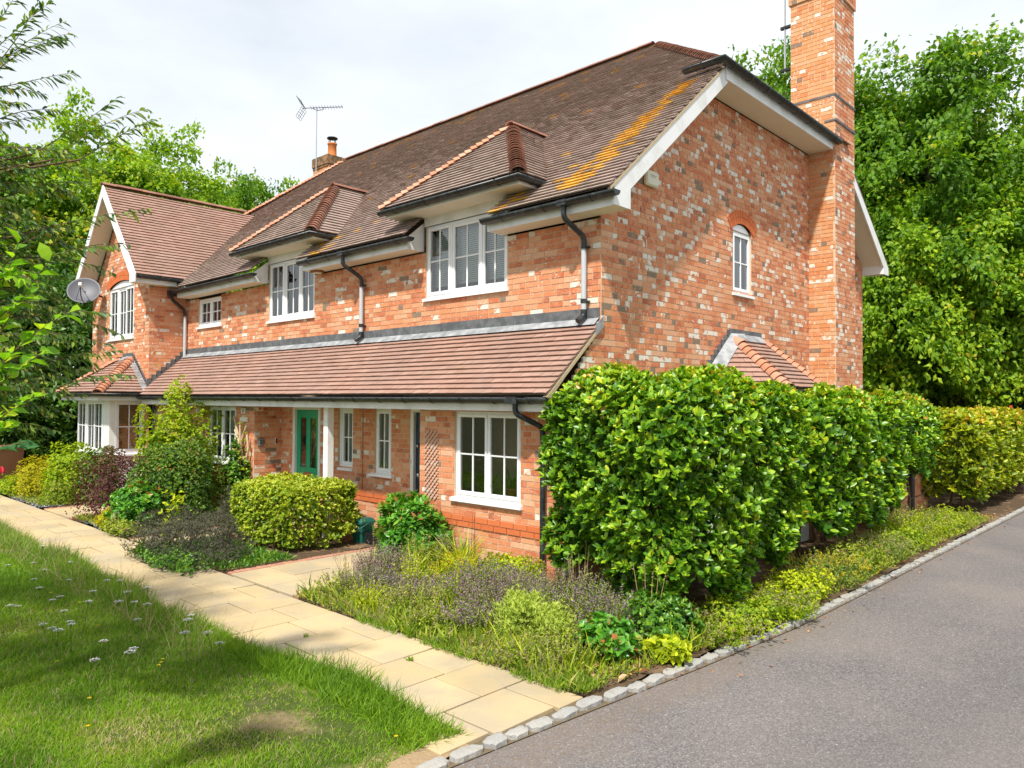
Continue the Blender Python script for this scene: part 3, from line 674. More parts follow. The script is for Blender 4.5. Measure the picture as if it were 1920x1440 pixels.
    if room:
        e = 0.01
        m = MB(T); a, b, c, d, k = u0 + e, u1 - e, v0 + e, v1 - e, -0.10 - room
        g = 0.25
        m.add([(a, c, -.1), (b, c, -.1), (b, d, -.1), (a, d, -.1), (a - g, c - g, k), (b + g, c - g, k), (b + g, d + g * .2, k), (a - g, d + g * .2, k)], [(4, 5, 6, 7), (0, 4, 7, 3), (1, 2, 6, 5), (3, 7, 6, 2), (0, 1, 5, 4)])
        m.build('dark_room_box', 'room', ob)  # shallow box whose dark colour stands in for the unlit interior
    if blind:
        kind, d0, frac = blind
        if kind == 'slats':
            m = MB(T); z = v1 - 0.03
            while z > v1 - (v1 - v0) * frac:
                m.add([(u0 + .04, z, d0), (u1 - .04, z, d0), (u1 - .04, z - .028, d0 + .012), (u0 + .04, z - .028, d0 + .012)], [(0, 1, 2, 3)]); z -= 0.03
            m.box(u0 + .04, u1 - .04, z - 0.02, z, d0 - .01, d0 + .015)
            m.build('blind', 'blind', ob)
        elif kind == 'wood':
            m = MB(T); z = v1 - 0.05
            while z > v0 + 0.02:
                m.add([(u0 + .03, z, d0), (u1 - .03, z, d0), (u1 - .03, z - .047, d0 + .02), (u0 + .03, z - .047, d0 + .02)], [(0, 1, 2, 3)]); z -= 0.05
            m.build('blind', 'blind_wood', ob)
        elif kind == 'curtain':
            m = MB(T)
            for s0, s1 in frac:
                n = 24; vs = []
                for i in range(n + 1):
                    u = u0 + (u1 - u0) * (s0 + (s1 - s0) * i / n); w = d0 + 0.02 * math.sin(i * 1.9)
                    vs += [(u, v0 + 0.02, w), (u, v1 - 0.02, w)]
                m.add(vs, [(2 * i, 2 * i + 2, 2 * i + 3, 2 * i + 1) for i in range(n)], True)
            m.build('curtain', 'curtain', ob)
    return ob
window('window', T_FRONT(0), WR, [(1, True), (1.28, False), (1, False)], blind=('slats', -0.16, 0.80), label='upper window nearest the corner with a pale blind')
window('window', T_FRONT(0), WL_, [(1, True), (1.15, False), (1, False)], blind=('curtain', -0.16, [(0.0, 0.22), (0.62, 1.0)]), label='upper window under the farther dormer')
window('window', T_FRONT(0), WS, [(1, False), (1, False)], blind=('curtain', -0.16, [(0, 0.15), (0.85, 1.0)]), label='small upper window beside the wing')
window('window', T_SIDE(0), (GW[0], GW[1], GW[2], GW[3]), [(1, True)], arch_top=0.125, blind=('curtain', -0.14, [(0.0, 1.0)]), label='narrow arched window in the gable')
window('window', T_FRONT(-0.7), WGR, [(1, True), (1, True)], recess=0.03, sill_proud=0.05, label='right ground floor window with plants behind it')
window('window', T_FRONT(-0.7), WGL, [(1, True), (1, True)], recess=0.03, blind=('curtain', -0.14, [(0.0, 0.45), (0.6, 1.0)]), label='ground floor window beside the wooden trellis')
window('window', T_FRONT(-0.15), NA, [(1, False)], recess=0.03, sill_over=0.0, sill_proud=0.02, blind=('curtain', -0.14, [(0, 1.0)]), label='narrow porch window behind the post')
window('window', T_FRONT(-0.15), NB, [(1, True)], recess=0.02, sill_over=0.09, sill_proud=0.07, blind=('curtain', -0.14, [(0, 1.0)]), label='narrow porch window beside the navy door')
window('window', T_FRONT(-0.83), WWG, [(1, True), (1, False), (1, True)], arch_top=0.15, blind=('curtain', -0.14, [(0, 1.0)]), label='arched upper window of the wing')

# --- bay windows (front wing and gable)
def bay(T, u0, u1, d, v0, v1, wood=False, side=1):
    """box bay: T is the frame of the wall it stands on"""
    m = MB(T)
    m.bbox(u1 - 0.34, u1, v0, v1, d - 0.11, d, 0.004) if side > 0 else m.bbox(u0, u0 + 0.1, v0, v1, d - 0.1, d, 0.004)
    m.box(u0, u1, v1, v1 + 0.05, 0.003, d - 0.002)
    m.box(u0, u1, GZ, v0 - 0.05, 0.003, d - 0.002)
    ob = m.build('bay_window', 'white', house)
    return ob
TW = T_FRONT(-0.83)
bw_ = bay(TW, -14.06, -12.0, 0.74, 0.86, 2.02)
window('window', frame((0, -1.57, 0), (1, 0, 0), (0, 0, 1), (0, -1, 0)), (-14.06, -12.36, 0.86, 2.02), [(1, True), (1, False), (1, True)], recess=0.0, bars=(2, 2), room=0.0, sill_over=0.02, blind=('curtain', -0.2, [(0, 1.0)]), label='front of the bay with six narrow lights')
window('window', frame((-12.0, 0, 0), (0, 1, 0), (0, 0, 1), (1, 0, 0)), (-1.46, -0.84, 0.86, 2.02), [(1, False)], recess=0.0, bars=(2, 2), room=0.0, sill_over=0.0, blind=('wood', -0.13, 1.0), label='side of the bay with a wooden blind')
m = MB(); m.prism([(0.003, 2.62), (0.78, 3.26), (0.78, 4.42), (0.003, 5.06)], GZ, 2.18, axis='z'); m.build('bay_window', 'white', house)

# --- doors and porch post
def door(T, op, leaf_mat_, name, label, glazed=True):
    u0, u1, v0, v1 = op
    m = MB(T); f = 0.075
    m.bbox(u0, u0 + f, v0, v1, -0.10, 0.012, 0.004); m.bbox(u1 - f, u1, v0, v1, -0.10, 0.012, 0.004); m.bbox(u0 + f, u1 - f, v1 - f, v1, -0.10, 0.011, 0.004)
    m.box(u0 + f, u1 - f, v0, v0 + 0.05, -0.10, 0.02)
    fr = m.build(name, 'white', house); fr['label'] = label
    a, b, c, d = u0 + f + .004, u1 - f - .004, v0 + .055, v1 - f - .004
    w = -0.035
    m = MB(T)
    m.box(a, b, c, d, w - 0.045, w - 0.012)
    W = b - a; H = d - c
    s, mu = 0.115 * W / 0.8, 0.10
    lock = c + H * 0.40
    for x0, x1 in ((a, a + s), (b - s, b)): m.bbox(x0, x1, c, d, w - 0.02, w, 0.003)
    for z0, z1 in ((c, c + 0.2), (lock - 0.13, lock + 0.11), (d - 0.13, d)): m.bbox(a + s, b - s, z0, z1, w - 0.02, w - 0.0008, 0.003)
    cu = (a + b) / 2
    for z0, z1 in ((c + 0.2, lock - 0.13), (lock + 0.11, d - 0.13)): m.bbox(cu - mu / 2, cu + mu / 2, z0, z1, w - 0.02, w - 0.0016, 0.003)
    for x0, x1 in ((a + s + .03, cu - mu / 2 - .03), (cu + mu / 2 + .03, b - s - .03)): m.bbox(x0, x1, c + 0.235, lock - 0.165, w - 0.02, w - 0.006, 0.006)
    lf = m.build('door_leaf', leaf_mat_, fr)
    if glazed:
        for x0, x1 in ((a + s, cu - mu / 2), (cu + mu / 2, b - s)):
            g = 0.014
            m = MB(T); z0, z1 = lock + 0.11, d - 0.13
            m.add([(x0 + g, z0 + g, w - .011), (x1 - g, z0 + g, w - .011), (x1 - g, z1 - g, w - .011), (x0 + g, z1 - g, w - .011)], [(0, 1, 2, 3)]); m.build('pane', 'glass', fr)
            MB(T).add([(x0 + g, z0 + g, w - .0115), (x1 - g, z0 + g, w - .0115), (x1 - g, z1 - g, w - .0115), (x0 + g, z1 - g, w - .0115)], [(0, 1, 2, 3)]).build('door_dark_backing', 'room', fr)  # sheet behind the glass; its dark room colour stands in for an interior
            m = MB(T); m.bbox(x0, x0 + g, z0, z1, w - .02, w + .003, .002); m.bbox(x1 - g, x1, z0, z1, w - .02, w + .003, .002); m.bbox(x0 + g, x1 - g, z0, z0 + g, w - .02, w + .002, .002); m.bbox(x0 + g, x1 - g, z1 - g, z1, w - .02, w + .002, .002)
            m.build('bead', leaf_mat_, fr)
    MB(T).bbox(cu - 0.13, cu + 0.13, lock - 0.045, lock + 0.04, w - 0.002, w + 0.012, 0.004).build('letter_plate', 'copper', fr)
    return fr, (a, b, c, d, w)
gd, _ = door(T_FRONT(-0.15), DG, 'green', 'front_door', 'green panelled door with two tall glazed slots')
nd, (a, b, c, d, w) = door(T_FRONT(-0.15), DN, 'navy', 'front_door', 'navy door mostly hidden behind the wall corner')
m = MB(frame((a + 0.055, -0.15 - w, c + 0.98), (1, 0, 0), (0, 0, 1), (0, -1, 0))); m.lathe([(0.0, 0.016), (0.018, 0.016), (0.03, 0.008), (0.032, 0.0)], 16); m.build('door_lock', 'steel', nd)
m = MB(frame((a + 0.055, -0.15 - w, c + 1.42), (1, 0, 0), (0, 0, 1), (0, -1, 0))); m.lathe([(0.0, 0.03), (0.02, 0.028), (0.026, 0.016), (0.014, 0.008), (0.016, 0.0)], 14); m.build('door_knob', 'steel', nd)
m = MB(T_FRONT(-0.15)); m.bbox(-3.455, -3.425, 1.10, 1.17, 0.012, 0.02, .003); m.build('lock_strike', 'steel', nd)
m = MB(); m.bbox(-4.80, -4.68, -0.83, -0.71, GZ, 1.95, 0.006); m.bbox(-4.82, -4.66, -0.85, -0.69, GZ, GZ + 0.12, 0.006); m.build('porch_post', 'white', house)
m = MB(T_FRONT(-0.15)); m.box(-4.69, -4.675, GZ + 0.7, 1.95, 0.004, 0.012); m.build('movement_joint', 'hatch', house)

# --- roof tiles
def lay_tiles(part, T, iv_fn, slen, mat, gauge=0.1, width=0.165, seed=0, lichen=None):
    """T: u along the eave, v up the slope, w outwards; iv_fn(s) -> u intervals"""
    r = random.Random(seed + 50)
    n = int(math.ceil(slen / gauge)); vs = []; fs = []
    for j in range(n):
        s0 = j * gauge; s1 = min(s0 + gauge, slen)
        for a, b in iv_fn(min((s0 + s1) / 2, slen - 0.02)):
            q = len(vs)
            vs += [T @ Vector((a, s0, -0.004)), T @ Vector((b, s0, -0.004)), T @ Vector((b, s1, -0.004)), T @ Vector((a, s1, -0.004))]; fs.append((q, q + 1, q + 2, q + 3))
            u = math.floor(a / width) * width + (width / 2 if j % 2 else 0) - width
            while u < b:
                u0, u1 = max(u, a), min(u + width, b); u += width
                if u1 - u0 < 0.02: continue
                c = T @ Vector(((u0 + u1) / 2, s0, 0.02))
                UNITS.append(dict(t='t', part=part, T=T, u0=u0, u1=u1, v0=s0, v1=s1, tint=r.random(), lichen=lichen(c, r) if lichen else 0.0, mat=mat,
                                  lift=max(-0.003, r.gauss(0, 0.0013)), skew=r.gauss(0, 0.0014), cut=(u1 - u0) < width - 0.002 or s1 - s0 < gauge - 0.002))
    return vs, fs
def roof(name, planes, mat, label=None, parent=None, deck='tile_old'):
    vs, fs = [], []; mark = len(UNITS)
    for k, p in enumerate(planes):
        v, f = lay_tiles(name, p[0], p[1], p[2], mat, seed=hash(name) % 97 + k if False else len(UNITS) % 97 + k, lichen=p[3] if len(p) > 3 else None)
        q = len(vs); vs += v; fs += [tuple(q + i for i in g) for g in f]
    me = bpy.data.meshes.new(name); me.from_pydata([tuple(v) for v in vs], [], fs); me.materials.append(MAT[deck]); me.update()
    ob = mesh_obj(name, me, parent or house)
    if label: ob['label'] = label
    for U in UNITS[mark:]: U['part'] = ob
    return ob
def slope_T(o, u, up):
    u = Vector(u).normalized(); up = Vector(up).normalized(); return frame(o, u, up, u.cross(up))
DORM = [(-2.40, WR), (-7.25, WL_)]
DHW, DZ0, DZ1, DY0, DY1 = 1.43, 4.98, 6.30, -0.46, 0.95
ang = math.atan(0.84); cs, sn = math.cos(ang), math.sin(ang)
def main_iv(s):
    z = 4.541 + s * sn; y = -0.42 + s * cs
    xr = 0.43 if z < 6.88 else 0.5 - (z - 6.87) * 1.373
    xl = -13.55 + (7.05 - z) / 1.164 if z < 7.05 else -12.4 - (8.8 - z) / 0.84
    iv = [(xl, xr)]
    for xc, w in DORM:
        if z < 4.99: iv = sub(iv, w[0] - 0.03, w[1] + 0.03)
        else:
            h = DHW * (1 - (z - DZ0) / (DZ1 - DZ0)) - 0.12
            if h > 0.1: iv = sub(iv, xc - h, xc + h)
    return iv
def main_lichen(c, r):
    y = c.y
    xm = -0.02 - 0.14 * max(0, (1.9 - y)); wd = 0.13 + 0.10 * max(0, 1.9 - y) * 0.5
    d = abs(c.x - xm)
    if -0.30 < y < 2.05 and d < wd and r.random() < 0.88: return 1.0
    if -0.35 < y < 0.5 and -1.7 < c.x < 0.1 and r.random() < 0.12: return 1.0
    if y < -0.05 and (abs(c.x + 1.35) < 0.28 or abs(c.x + 5.8) < 0.3) and r.random() < 0.42: return 1.0
    if y > 4.1 and r.random() < 0.10: return 0.7
    return 0.0 if r.random() > 0.008 else 0.8
P_main = (slope_T((0, -0.42, 4.541), (1, 0, 0), (0, cs, sn)), main_iv, 6.62, main_lichen)
# half hip at the gable end
hz0, hx0 = 6.87, 0.52
hl = math.hypot(2.67, 1.93)
def hip_iv(s):
    f = s / hl; return [(2.36 + (4.65 - 2.36) * f, 7.1 - (7.1 - 4.65) * f)]
P_hip = (slope_T((hx0, 0, hz0), (0, 1, 0), (-2.67, 0, 1.93)), hip_iv, hl)
main_roof = roof('roof', [P_main, P_hip], 'tile_old', label='weathered main roof with a streak of orange lichen')
m = MB(); m.add([(-14.6, 2.5, 6.98), (-12.4, 4.66, 8.78), (-2.15, 4.66, 8.78), (0.45, 7.05, 6.86), (0.43, 9.7, 4.88), (-16.2, 9.7, 4.88)], [(0, 1, 5), (1, 2, 4, 5), (2, 3, 4)])
m.add([(-12.4, 4.65, 8.78), (-14.6, 2.5, 6.98), (-16.2, 9.7, 4.88)], [(0, 1, 2)])
m.build('rear_roof', 'tile_old', house)
# wing roof
wa = math.atan(1.164)
def wing_r_iv(s):
    z = 4.78 + s * math.sin(wa); yv = (z - 4.6) / 0.84 - 0.35; return [(-1.25, yv)]
wl = math.hypot(2.0, 2.27) - 0.06
wing_roof = roof('wing_roof', [(slope_T((-11.6, 0, 4.78), (0, 1, 0), (-1, 0, 1.164)), wing_r_iv, wl), (slope_T((-15.6, 0, 4.78), (0, -1, 0), (1, 0, 1.164)), lambda s: [(-2.6, 1.25)], wl)], 'tile_new', label='steep brown tiled roof of the wing')
# lean-to roof over the ground floor
la = math.atan2(0.91, 1.05); ll = math.hypot(0.91, 1.05)
lean = roof('lean_to_roof', [(slope_T((0, -1.05, 2.14), (1, 0, 0), (0, 1.05, 0.91)), lambda s: [(-11.83 - max(0, 0.25 - s) * 0.0, 0.03)], ll)], 'tile_new', label='long low brown tiled lean-to roof over the porch')
# dormer roofs
dormers = []
for k, (xc, w) in enumerate(DORM):
    fl = math.hypot(DY1 - DY0, DZ1 - DZ0); slen2 = math.hypot(DHW, DZ1 - DZ0)
    fr_iv = lambda s, xc=xc: [(xc - DHW * (1 - s / fl) - 0.0, xc + DHW * (1 - s / fl))]
    def rt_iv(s):
        f = s / slen2; z = DZ0 + (DZ1 - DZ0) * f; return [(DY0 + (DY1 - DY0) * f, (z - 4.6) / 0.84 - 0.35)]
    def lt_iv(s): return [(-b, -a) for a, b in rt_iv(s)]
    P = [(slope_T((0, DY0, DZ0), (1, 0, 0), (0, DY1 - DY0, DZ1 - DZ0)), fr_iv, fl),
         (slope_T((xc + DHW, 0, DZ0), (0, 1, 0), (-DHW, 0, DZ1 - DZ0)), rt_iv, slen2),
         (slope_T((xc - DHW, 0, DZ0), (0, -1, 0), (DHW, 0, DZ1 - DZ0)), lt_iv, slen2)]
    d = roof('dormer', P, 'tile_old', label=('dormer nearest the gable with hipped tiled roof', 'farther dormer with hipped tiled roof')[k], deck='tile_old')
    dormers.append(d)
    # cheeks, head panel, soffit, fascia
    m = MB(); a, b = w[0] - 0.03, w[1] + 0.03
    m.box(a, b, -0.015, 0.06, 4.72, 4.86)
    m.build('head_panel', 'white', d)
    m = MB(); m.box(xc - DHW + .06, xc + DHW - .06, DY0 + .07, 0.02, 4.86, 4.872); m.box(xc + b - xc, xc + DHW - .06, 0.02, 0.14, 4.86, 4.872); m.build('soffit', 'cream', d)
    m = MB(); m.box(xc - DHW + .04, xc + DHW - .04, DY0 + .05, DY0 + .07, 4.855, 4.975); m.box(xc + DHW - .06, xc + DHW - .04, DY0 + .07, 0.06, 4.855, 4.975); m.box(xc - DHW + .04, xc - DHW + .06, DY0 + .07, 0.06, 4.855, 4.975); m.build('fascia', 'white', d)
    m = MB()
    for s, x0 in ((1, b), (-1, a)):
        xx = (x0, x0 + 0.02) if s > 0 else (x0 - 0.02, x0)
        m.prism([(-0.0, 4.42), (0.14, 4.86), (-0.0, 4.86)], *xx)
    m.build('cheek', 'lead_dark', d)
# bay roofs
def bay_roof(name, T, u0, u1, d, v0, v1, inset, mat, hipmat, label):
    """u along the wall, v up, w out"""
    ln = math.hypot(d, v1 - v0); ln2 = math.hypot(inset, v1 - v0)
    W = lambda p: T @ Vector(p)
    def S(o, u, up):
        o = W(o); R3 = T.to_3x3(); return slope_T(o, R3 @ Vector(u), R3 @ Vector(up))
    flip = 1 if (T.to_3x3().determinant() > 0) else -1
    # front
    P = []
    P.append((S((0, v0, d), (1, 0, 0), (0, v1 - v0, -d)), lambda s: [(u0 + inset * s / ln, u1 - inset * s / ln)], ln))
    P.append((S((u1, v0, 0), (0, 0, -1), (-inset, v1 - v0, 0)), lambda s: [(-d * (1 - s / ln2), 0.0)], ln2))
    P.append((S((u0, v0, 0), (0, 0, 1), (inset, v1 - v0, 0)), lambda s: [(0.0, d * (1 - s / ln2))], ln2))
    ob = roof(name, P, mat, label=label)
    for a, b in (((u1, v0, d), (u1 - inset, v1, 0.02)), ((u0, v0, d), (u0 + inset, v1, 0.02))):
        R3 = T.to_3x3()
        n = (R3 @ Vector((0.0, d, v1 - v0))).normalized() + (R3 @ Vector(((v1 - v0) * (1 if a[0] == u1 else -1), inset, 0))).normalized()
        hip_tiles(W(a), W(b), n, hipmat, ob)
    m = MB(T); m.box(u0 + inset - .05, u1 - inset + .05, v1 - 0.02, v1 + 0.10, 0.004, 0.018)
    e = 0.14
    for uu, sgn in ((u1, 1), (u0, -1)):
        q = uu - sgn * inset
        m.add([(uu, v0 + .02, 0.03), (q, v1 + .02, 0.03), (q, v1 + .02, 0.012), (uu, v0 + .02, 0.012)], [(0, 1, 2, 3)])
    m.build('flashing', 'lead_dark', ob)
    m = MB(T)
    for uu, sgn in ((u1, 1), (u0, -1)):
        q = uu - sgn * inset; nn = Vector((v1 - v0, inset)).normalized() * 0.02 * 1.5
        m.add([(uu + sgn * nn.x, v0 + nn.y, 0.02), (q + sgn * nn.x, v1 + nn.y, 0.02), (q + sgn * nn.x, v1 + nn.y, 0.15), (uu + sgn * nn.x, v0 + nn.y, 0.15)], [(0, 1, 2, 3)])
    nn = Vector((v1 - v0, d)).normalized() * 0.03
    m.add([(u0 + inset, v1 + nn.y, .01 + nn.x), (u1 - inset, v1 + nn.y, .01 + nn.x), (u1 - inset - .02, v1 + nn.y - .12 * (v1 - v0) / d, .13 + nn.x), (u0 + inset + .02, v1 + nn.y - .12 * (v1 - v0) / d, .13 + nn.x)], [(0, 1, 2, 3)])
    # stepped lead soakers up the abutment
    m.build('lead_apron', 'lead', ob)
    n = int(ln2 / 0.085)
    m = MB(T)
    for i in range(n):
        f = (i + 0.5) / n; uu = u1 - inset * f; vv = v0 + (v1 - v0) * f
        m.box(uu - 0.02, uu + 0.10, vv, vv + 0.075 + 0.02, 0.0095, 0.014)
    m.build('stepped_flashing', 'lead_dark', ob)
    return ob
HIPM = {}
def hip_mesh(mat, r0, r1, L, k):
    key = (mat, r0, r1, L, k)
    if key not in HIPM:
        n = 8; vs = []
        for x, r in ((0, r0), (L, r1)):
            for rr in (r, r - 0.014):
                vs += [(x, rr * math.sin(-1.15 + 2.3 * i / n) , rr * math.cos(-1.15 + 2.3 * i / n) - r * 0.62) for i in range(n + 1)]
        c = n + 1
        fs = [(i, i + 1, 2 * c + i + 1, 2 * c + i) for i in range(n)] + [(i, c + i, c + i + 1, i + 1) for i in range(n)] + [(c + i + 1, c + i, 3 * c + i, 3 * c + i + 1) for i in range(n)]
        me = bpy.data.meshes.new('hip_tile'); me.from_pydata(vs, [], fs); me.materials.append(MAT[mat])
        at = me.attributes.new('tint', 'FLOAT', 'FACE'); at.data.foreach_set('value', [(k + 0.5) / 4] * len(fs)); me.update(); HIPM[key] = me
    return HIPM[key]
def hip_tiles(a, b, n, mat, parent, step=0.105, r0=0.135, r1=0.085, L=0.19, name='hip_tile', tilt=0.16):
    a, b = Vector(a), Vector(b); d = (b - a); ln = d.length; d.normalize()
    n = Vector(n); n = (n - d * n.dot(d)).normalized(); s = n.cross(d)
    k = int(ln / step)
    for i in range(k):
        o = mesh_obj(name, hip_mesh(mat, r0, r1, L, random.randrange(4)), parent)
        dd = (d * math.cos(tilt) - n * math.sin(tilt) * 1.0).normalized(); nn = s.cross(dd) * -1
        nn = (n - dd * n.dot(dd)).normalized(); ss = nn.cross(dd)
        p = a + d * (i * step - 0.02) + n * (0.035 + random.gauss(0, 0.003))
        o.matrix_basis = Matrix(((dd.x, ss.x, nn.x, p.x), (dd.y, ss.y, nn.y, p.y), (dd.z, ss.z, nn.z, p.z), (0, 0, 0, 1)))
front_bay_roof = bay_roof('bay_roof', TW, -14.34, -11.74, 1.06, 2.20, 3.02, 1.03, 'tile_new', 'tile_orange', 'small hipped roof over the front bay')
def poly_plane(pts):
    P = [Vector(p) for p in pts]; u = (P[1] - P[0]).normalized(); n = u.cross(P[2] - P[0]).normalized(); up = n.cross(u)
    T = frame(P[0], u, up, n); q = [((p - P[0]).dot(u), (p - P[0]).dot(up)) for p in P]
    def iv(s):
        xs = []
        for (a, b), (c, d) in zip(q, q[1:] + q[:1]):
            if (b - s) * (d - s) < 0: xs.append(a + (c - a) * (s - b) / (d - b))
        return [(min(xs), max(xs))] if len(xs) > 1 else []
    return T, iv, max(b for a, b in q)
BA, BB, BC, BD, BT1, BT2 = (0.0, 2.36, 2.28), (0.98, 3.18, 2.28), (0.98, 4.50, 2.28), (0.0, 5.32, 2.28), (0.0, 3.36, 3.10), (0.0, 4.34, 3.10)
gable_bay_roof = roof('bay_roof', [poly_plane([BA, BB, BT1]), poly_plane([BB, BC, BT2, BT1]), poly_plane([BC, BD, BT2])], 'tile_new', label='small canted bay roof on the gable behind the hedge')
for a_, b_ in ((BB, BT1), (BC, BT2)):
    n_ = Vector((0.82, 0.0, 0.98)).normalized() + Vector((0.45, -0.5 if a_ is BB else 0.5, 0.74)).normalized()
    hip_tiles(a_, Vector(b_) + Vector((.06, 0, -.05)), n_, 'tile_orange', gable_bay_roof)
MB(T_SIDE(0)).box(BT1[1] - .06, BT2[1] + .06, 3.08, 3.20, .006, .02).build('flashing', 'lead_dark', gable_bay_roof)
nl = (Vector(BB) - Vector(BA)).cross(Vector(BT1) - Vector(BA)).normalized() * 0.042
m = MB(); A_, T_ = Vector(BA), Vector(BT1); du = (Vector(BB) - Vector(BA)).normalized() * .24
m.add([tuple(A_ + nl), tuple(A_ + du + nl), tuple(T_ + du * .9 + nl + Vector((0, 0, -.01))), tuple(T_ + nl)], [(0, 1, 2, 3)])
nf_ = Vector((0.82, 0, 0.98)).normalized() * .042; m.add([tuple(Vector(BT1) + nf_), tuple(Vector(BT1) + Vector((.14, -.02, -.117)) + nf_), tuple(Vector(BT2) + Vector((.14, .02, -.117)) + nf_), tuple(Vector(BT2) + nf_)], [(0, 1, 2, 3)])
m.build('lead_apron', 'lead', gable_bay_roof)
m = MB(T_SIDE(0))
for i in range(10):
    f = (i + .5) / 10; yy = BA[1] + (BT1[1] - BA[1]) * f; zz = BA[2] + (BT1[2] - BA[2]) * f; m.box(yy - .09, yy + .03, zz + .02, zz + .12, .0085, .014)
m.build('stepped_flashing', 'lead_dark', gable_bay_roof)
for xc, w in DORM:
    d = dormers[0] if xc > -5 else dormers[1]
    nf = Vector((0, -(DZ1 - DZ0), DY1 - DY0)).normalized()
    hip_tiles((xc - DHW, DY0, DZ0), (xc, DY1, DZ1), nf + Vector((-(DZ1 - DZ0), 0, DHW)).normalized(), 'tile_hip', d)
    hip_tiles((xc + DHW, DY0, DZ0), (xc, DY1, DZ1), nf + Vector(((DZ1 - DZ0), 0, DHW)).normalized(), 'tile_hip_brown', d)
    hip_tiles((xc, DY1 - 0.05, DZ1), (xc, 1.75, DZ1), (0, 0, 1), 'tile_hip_brown', d, step=0.28, L=0.3, r0=0.105, r1=0.105, name='ridge_tile', tilt=0.0)
hip_tiles((-12.4, 4.65, 8.82), (-2.1, 4.65, 8.82), (0, 0, 1), 'tile_hip_brown', main_roof, step=0.30, L=0.298, r0=0.115, r1=0.112, name='ridge_tile', tilt=0.0)
hip_tiles((0.40, 2.42, 6.93), (-2.15, 4.65, 8.80), (0.5, -0.5, 1), 'tile_hip_brown', main_roof)
hip_tiles((-14.55, 2.45, 7.03), (-12.4, 4.65, 8.80), (-0.5, -0.5, 1), 'tile_hip', main_roof)
hip_tiles((WRX, -1.27, 7.10), (WRX, 2.6, 7.10), (0, 0, 1), 'tile_hip_brown', wing_roof, step=0.30, L=0.298, r0=0.115, r1=0.112, name='ridge_tile', tilt=0.0)

# --- eaves, barge boards, soffits
SEG = [(-1.66, 0.40), (-6.30, -3.40), (-11.62, -8.13)]
for a, b in SEG:
    MB().box(a, b, -0.305, -0.287, 4.35, 4.535).build('fascia', 'white', house)
    MB().box(a, b - 0.001, -0.287, -0.008, 4.35, 4.362).build('soffit', 'cream', house)
    for x in ((b, b + 0.018), (a - 0.018, a)):
        if x[1] > 0.3: continue
        MB().prism([(-0.305, 4.35), (0.02, 4.35), (0.02, 4.80), (-0.305, 4.532)], *x).build('eave_end_panel', 'white', house)
zr = lambda y: z_front(y) - 0.03
m = MB(); m.prism([(-0.33, 4.35), (0.0, 4.35), (0.0, zr(0) - 0.27), (2.44, zr(2.44) - 0.27), (2.44, zr(2.44)), (-0.33, zr(-0.33))], 0.40, 0.43)
m.build('barge_board', 'white', house); m = MB()
zb = lambda y: z_back(y) - 0.03
m.prism([(9.62, 4.76), (9.62, zb(9.62)), (6.95, zb(6.95)), (6.95, zb(6.95) - 0.27), (9.30, zb(9.30) - 0.26), (9.30, 4.76)], 0.40, 0.43)
m.build('barge_board', 'white', house)
m = MB(); m.prism([(-0.3, 4.36), (0.0, 4.36), (0.0, zr(0) - 0.26), (2.5, zr(2.5) - 0.26), (2.5, zr(2.5) - 0.245), (-0.3, zr(-0.3) - 0.1)], 0.004, 0.40)
m.prism([(9.6, 4.78), (9.6, 4.9), (6.95, zb(6.95) - 0.20), (6.95, zb(6.95) - 0.22), (9.30, zb(9.30) - 0.22), (9.30, 4.78)], 0.004, 0.40)
m.box(0.004, 0.43, 2.40, 6.428, 6.67, 6.682)
m.build('verge_soffit', 'cream', house)
m = MB(); m.box(0.0, 0.40, 9.295, 9.31, 4.765, 5.0); m.build('eave_end_panel', 'white', house)
m = MB(); m.box(0.43, 0.452, 2.36, 6.50, 6.66, 6.86); m.build('fascia', 'white', house)
m = MB(); m.prism([(-0.40, z_front(-0.40) - 0.018), (2.42, z_front(2.42) - 0.018), (2.42, z_front(2.42) - 0.05), (-0.40, z_front(-0.40) - 0.05)], 0.385, 0.437); m.build('verge_mortar', 'cement', house)
# lean-to: fascia, soffit, verge, flashing
MB().box(-11.80, -0.002, -0.975, -0.955, 1.945, 2.11).build('fascia', 'white', house)
m = MB(); m.box(-11.80, -0.004, -0.955, -0.70, 1.95, 1.962); m.box(-7.26, -2.59, -0.70, -0.155, 1.95, 1.962); m.build('soffit', 'cream', house)
m = MB(); m.prism([(-1.05, 2.115), (0.0, 3.03), (0.0, 2.985), (-0.72, 2.35), (-1.0, 2.08)], -0.03, 0.034); m.build('verge_mortar', 'cement', house)
x = -11.8
while x < -0.05:
    e = min(x + 1.48, -0.008)
    MB().box(x, e - 0.006, -0.022 - random.uniform(0, .004), -0.006, 3.085, 3.215 + random.uniform(-.006, .006)).build('flashing', 'lead_dark', house)
    m = MB(); m.add([(x, -0.012, 3.10), (e - .004, -0.012, 3.10), (e - .004, -0.125, 3.002), (x, -0.125, 3.002 + random.uniform(-.004, .004))], [(0, 1, 2, 3)]); m.build('lead_apron', 'lead', house)
    x = e
m = MB(); m.prism([(0.0, 2.98), (0.0, 3.11), (-0.15, 2.99), (-0.15, 2.85)], 0.034, 0.04); m.build('lead_apron', 'lead', house)
m = MB(T_SIDE(-11.85))
for i in range(8):
    f = (i + 0.5) / 8; yy = -0.83 + 0.83 * f; vv = 2.33 + 0.72 * f; m.box(yy - 0.09, yy + 0.03, vv, vv + 0.14, 0.010, 0.016)
m.build('stepped_flashing', 'lead_dark', house)
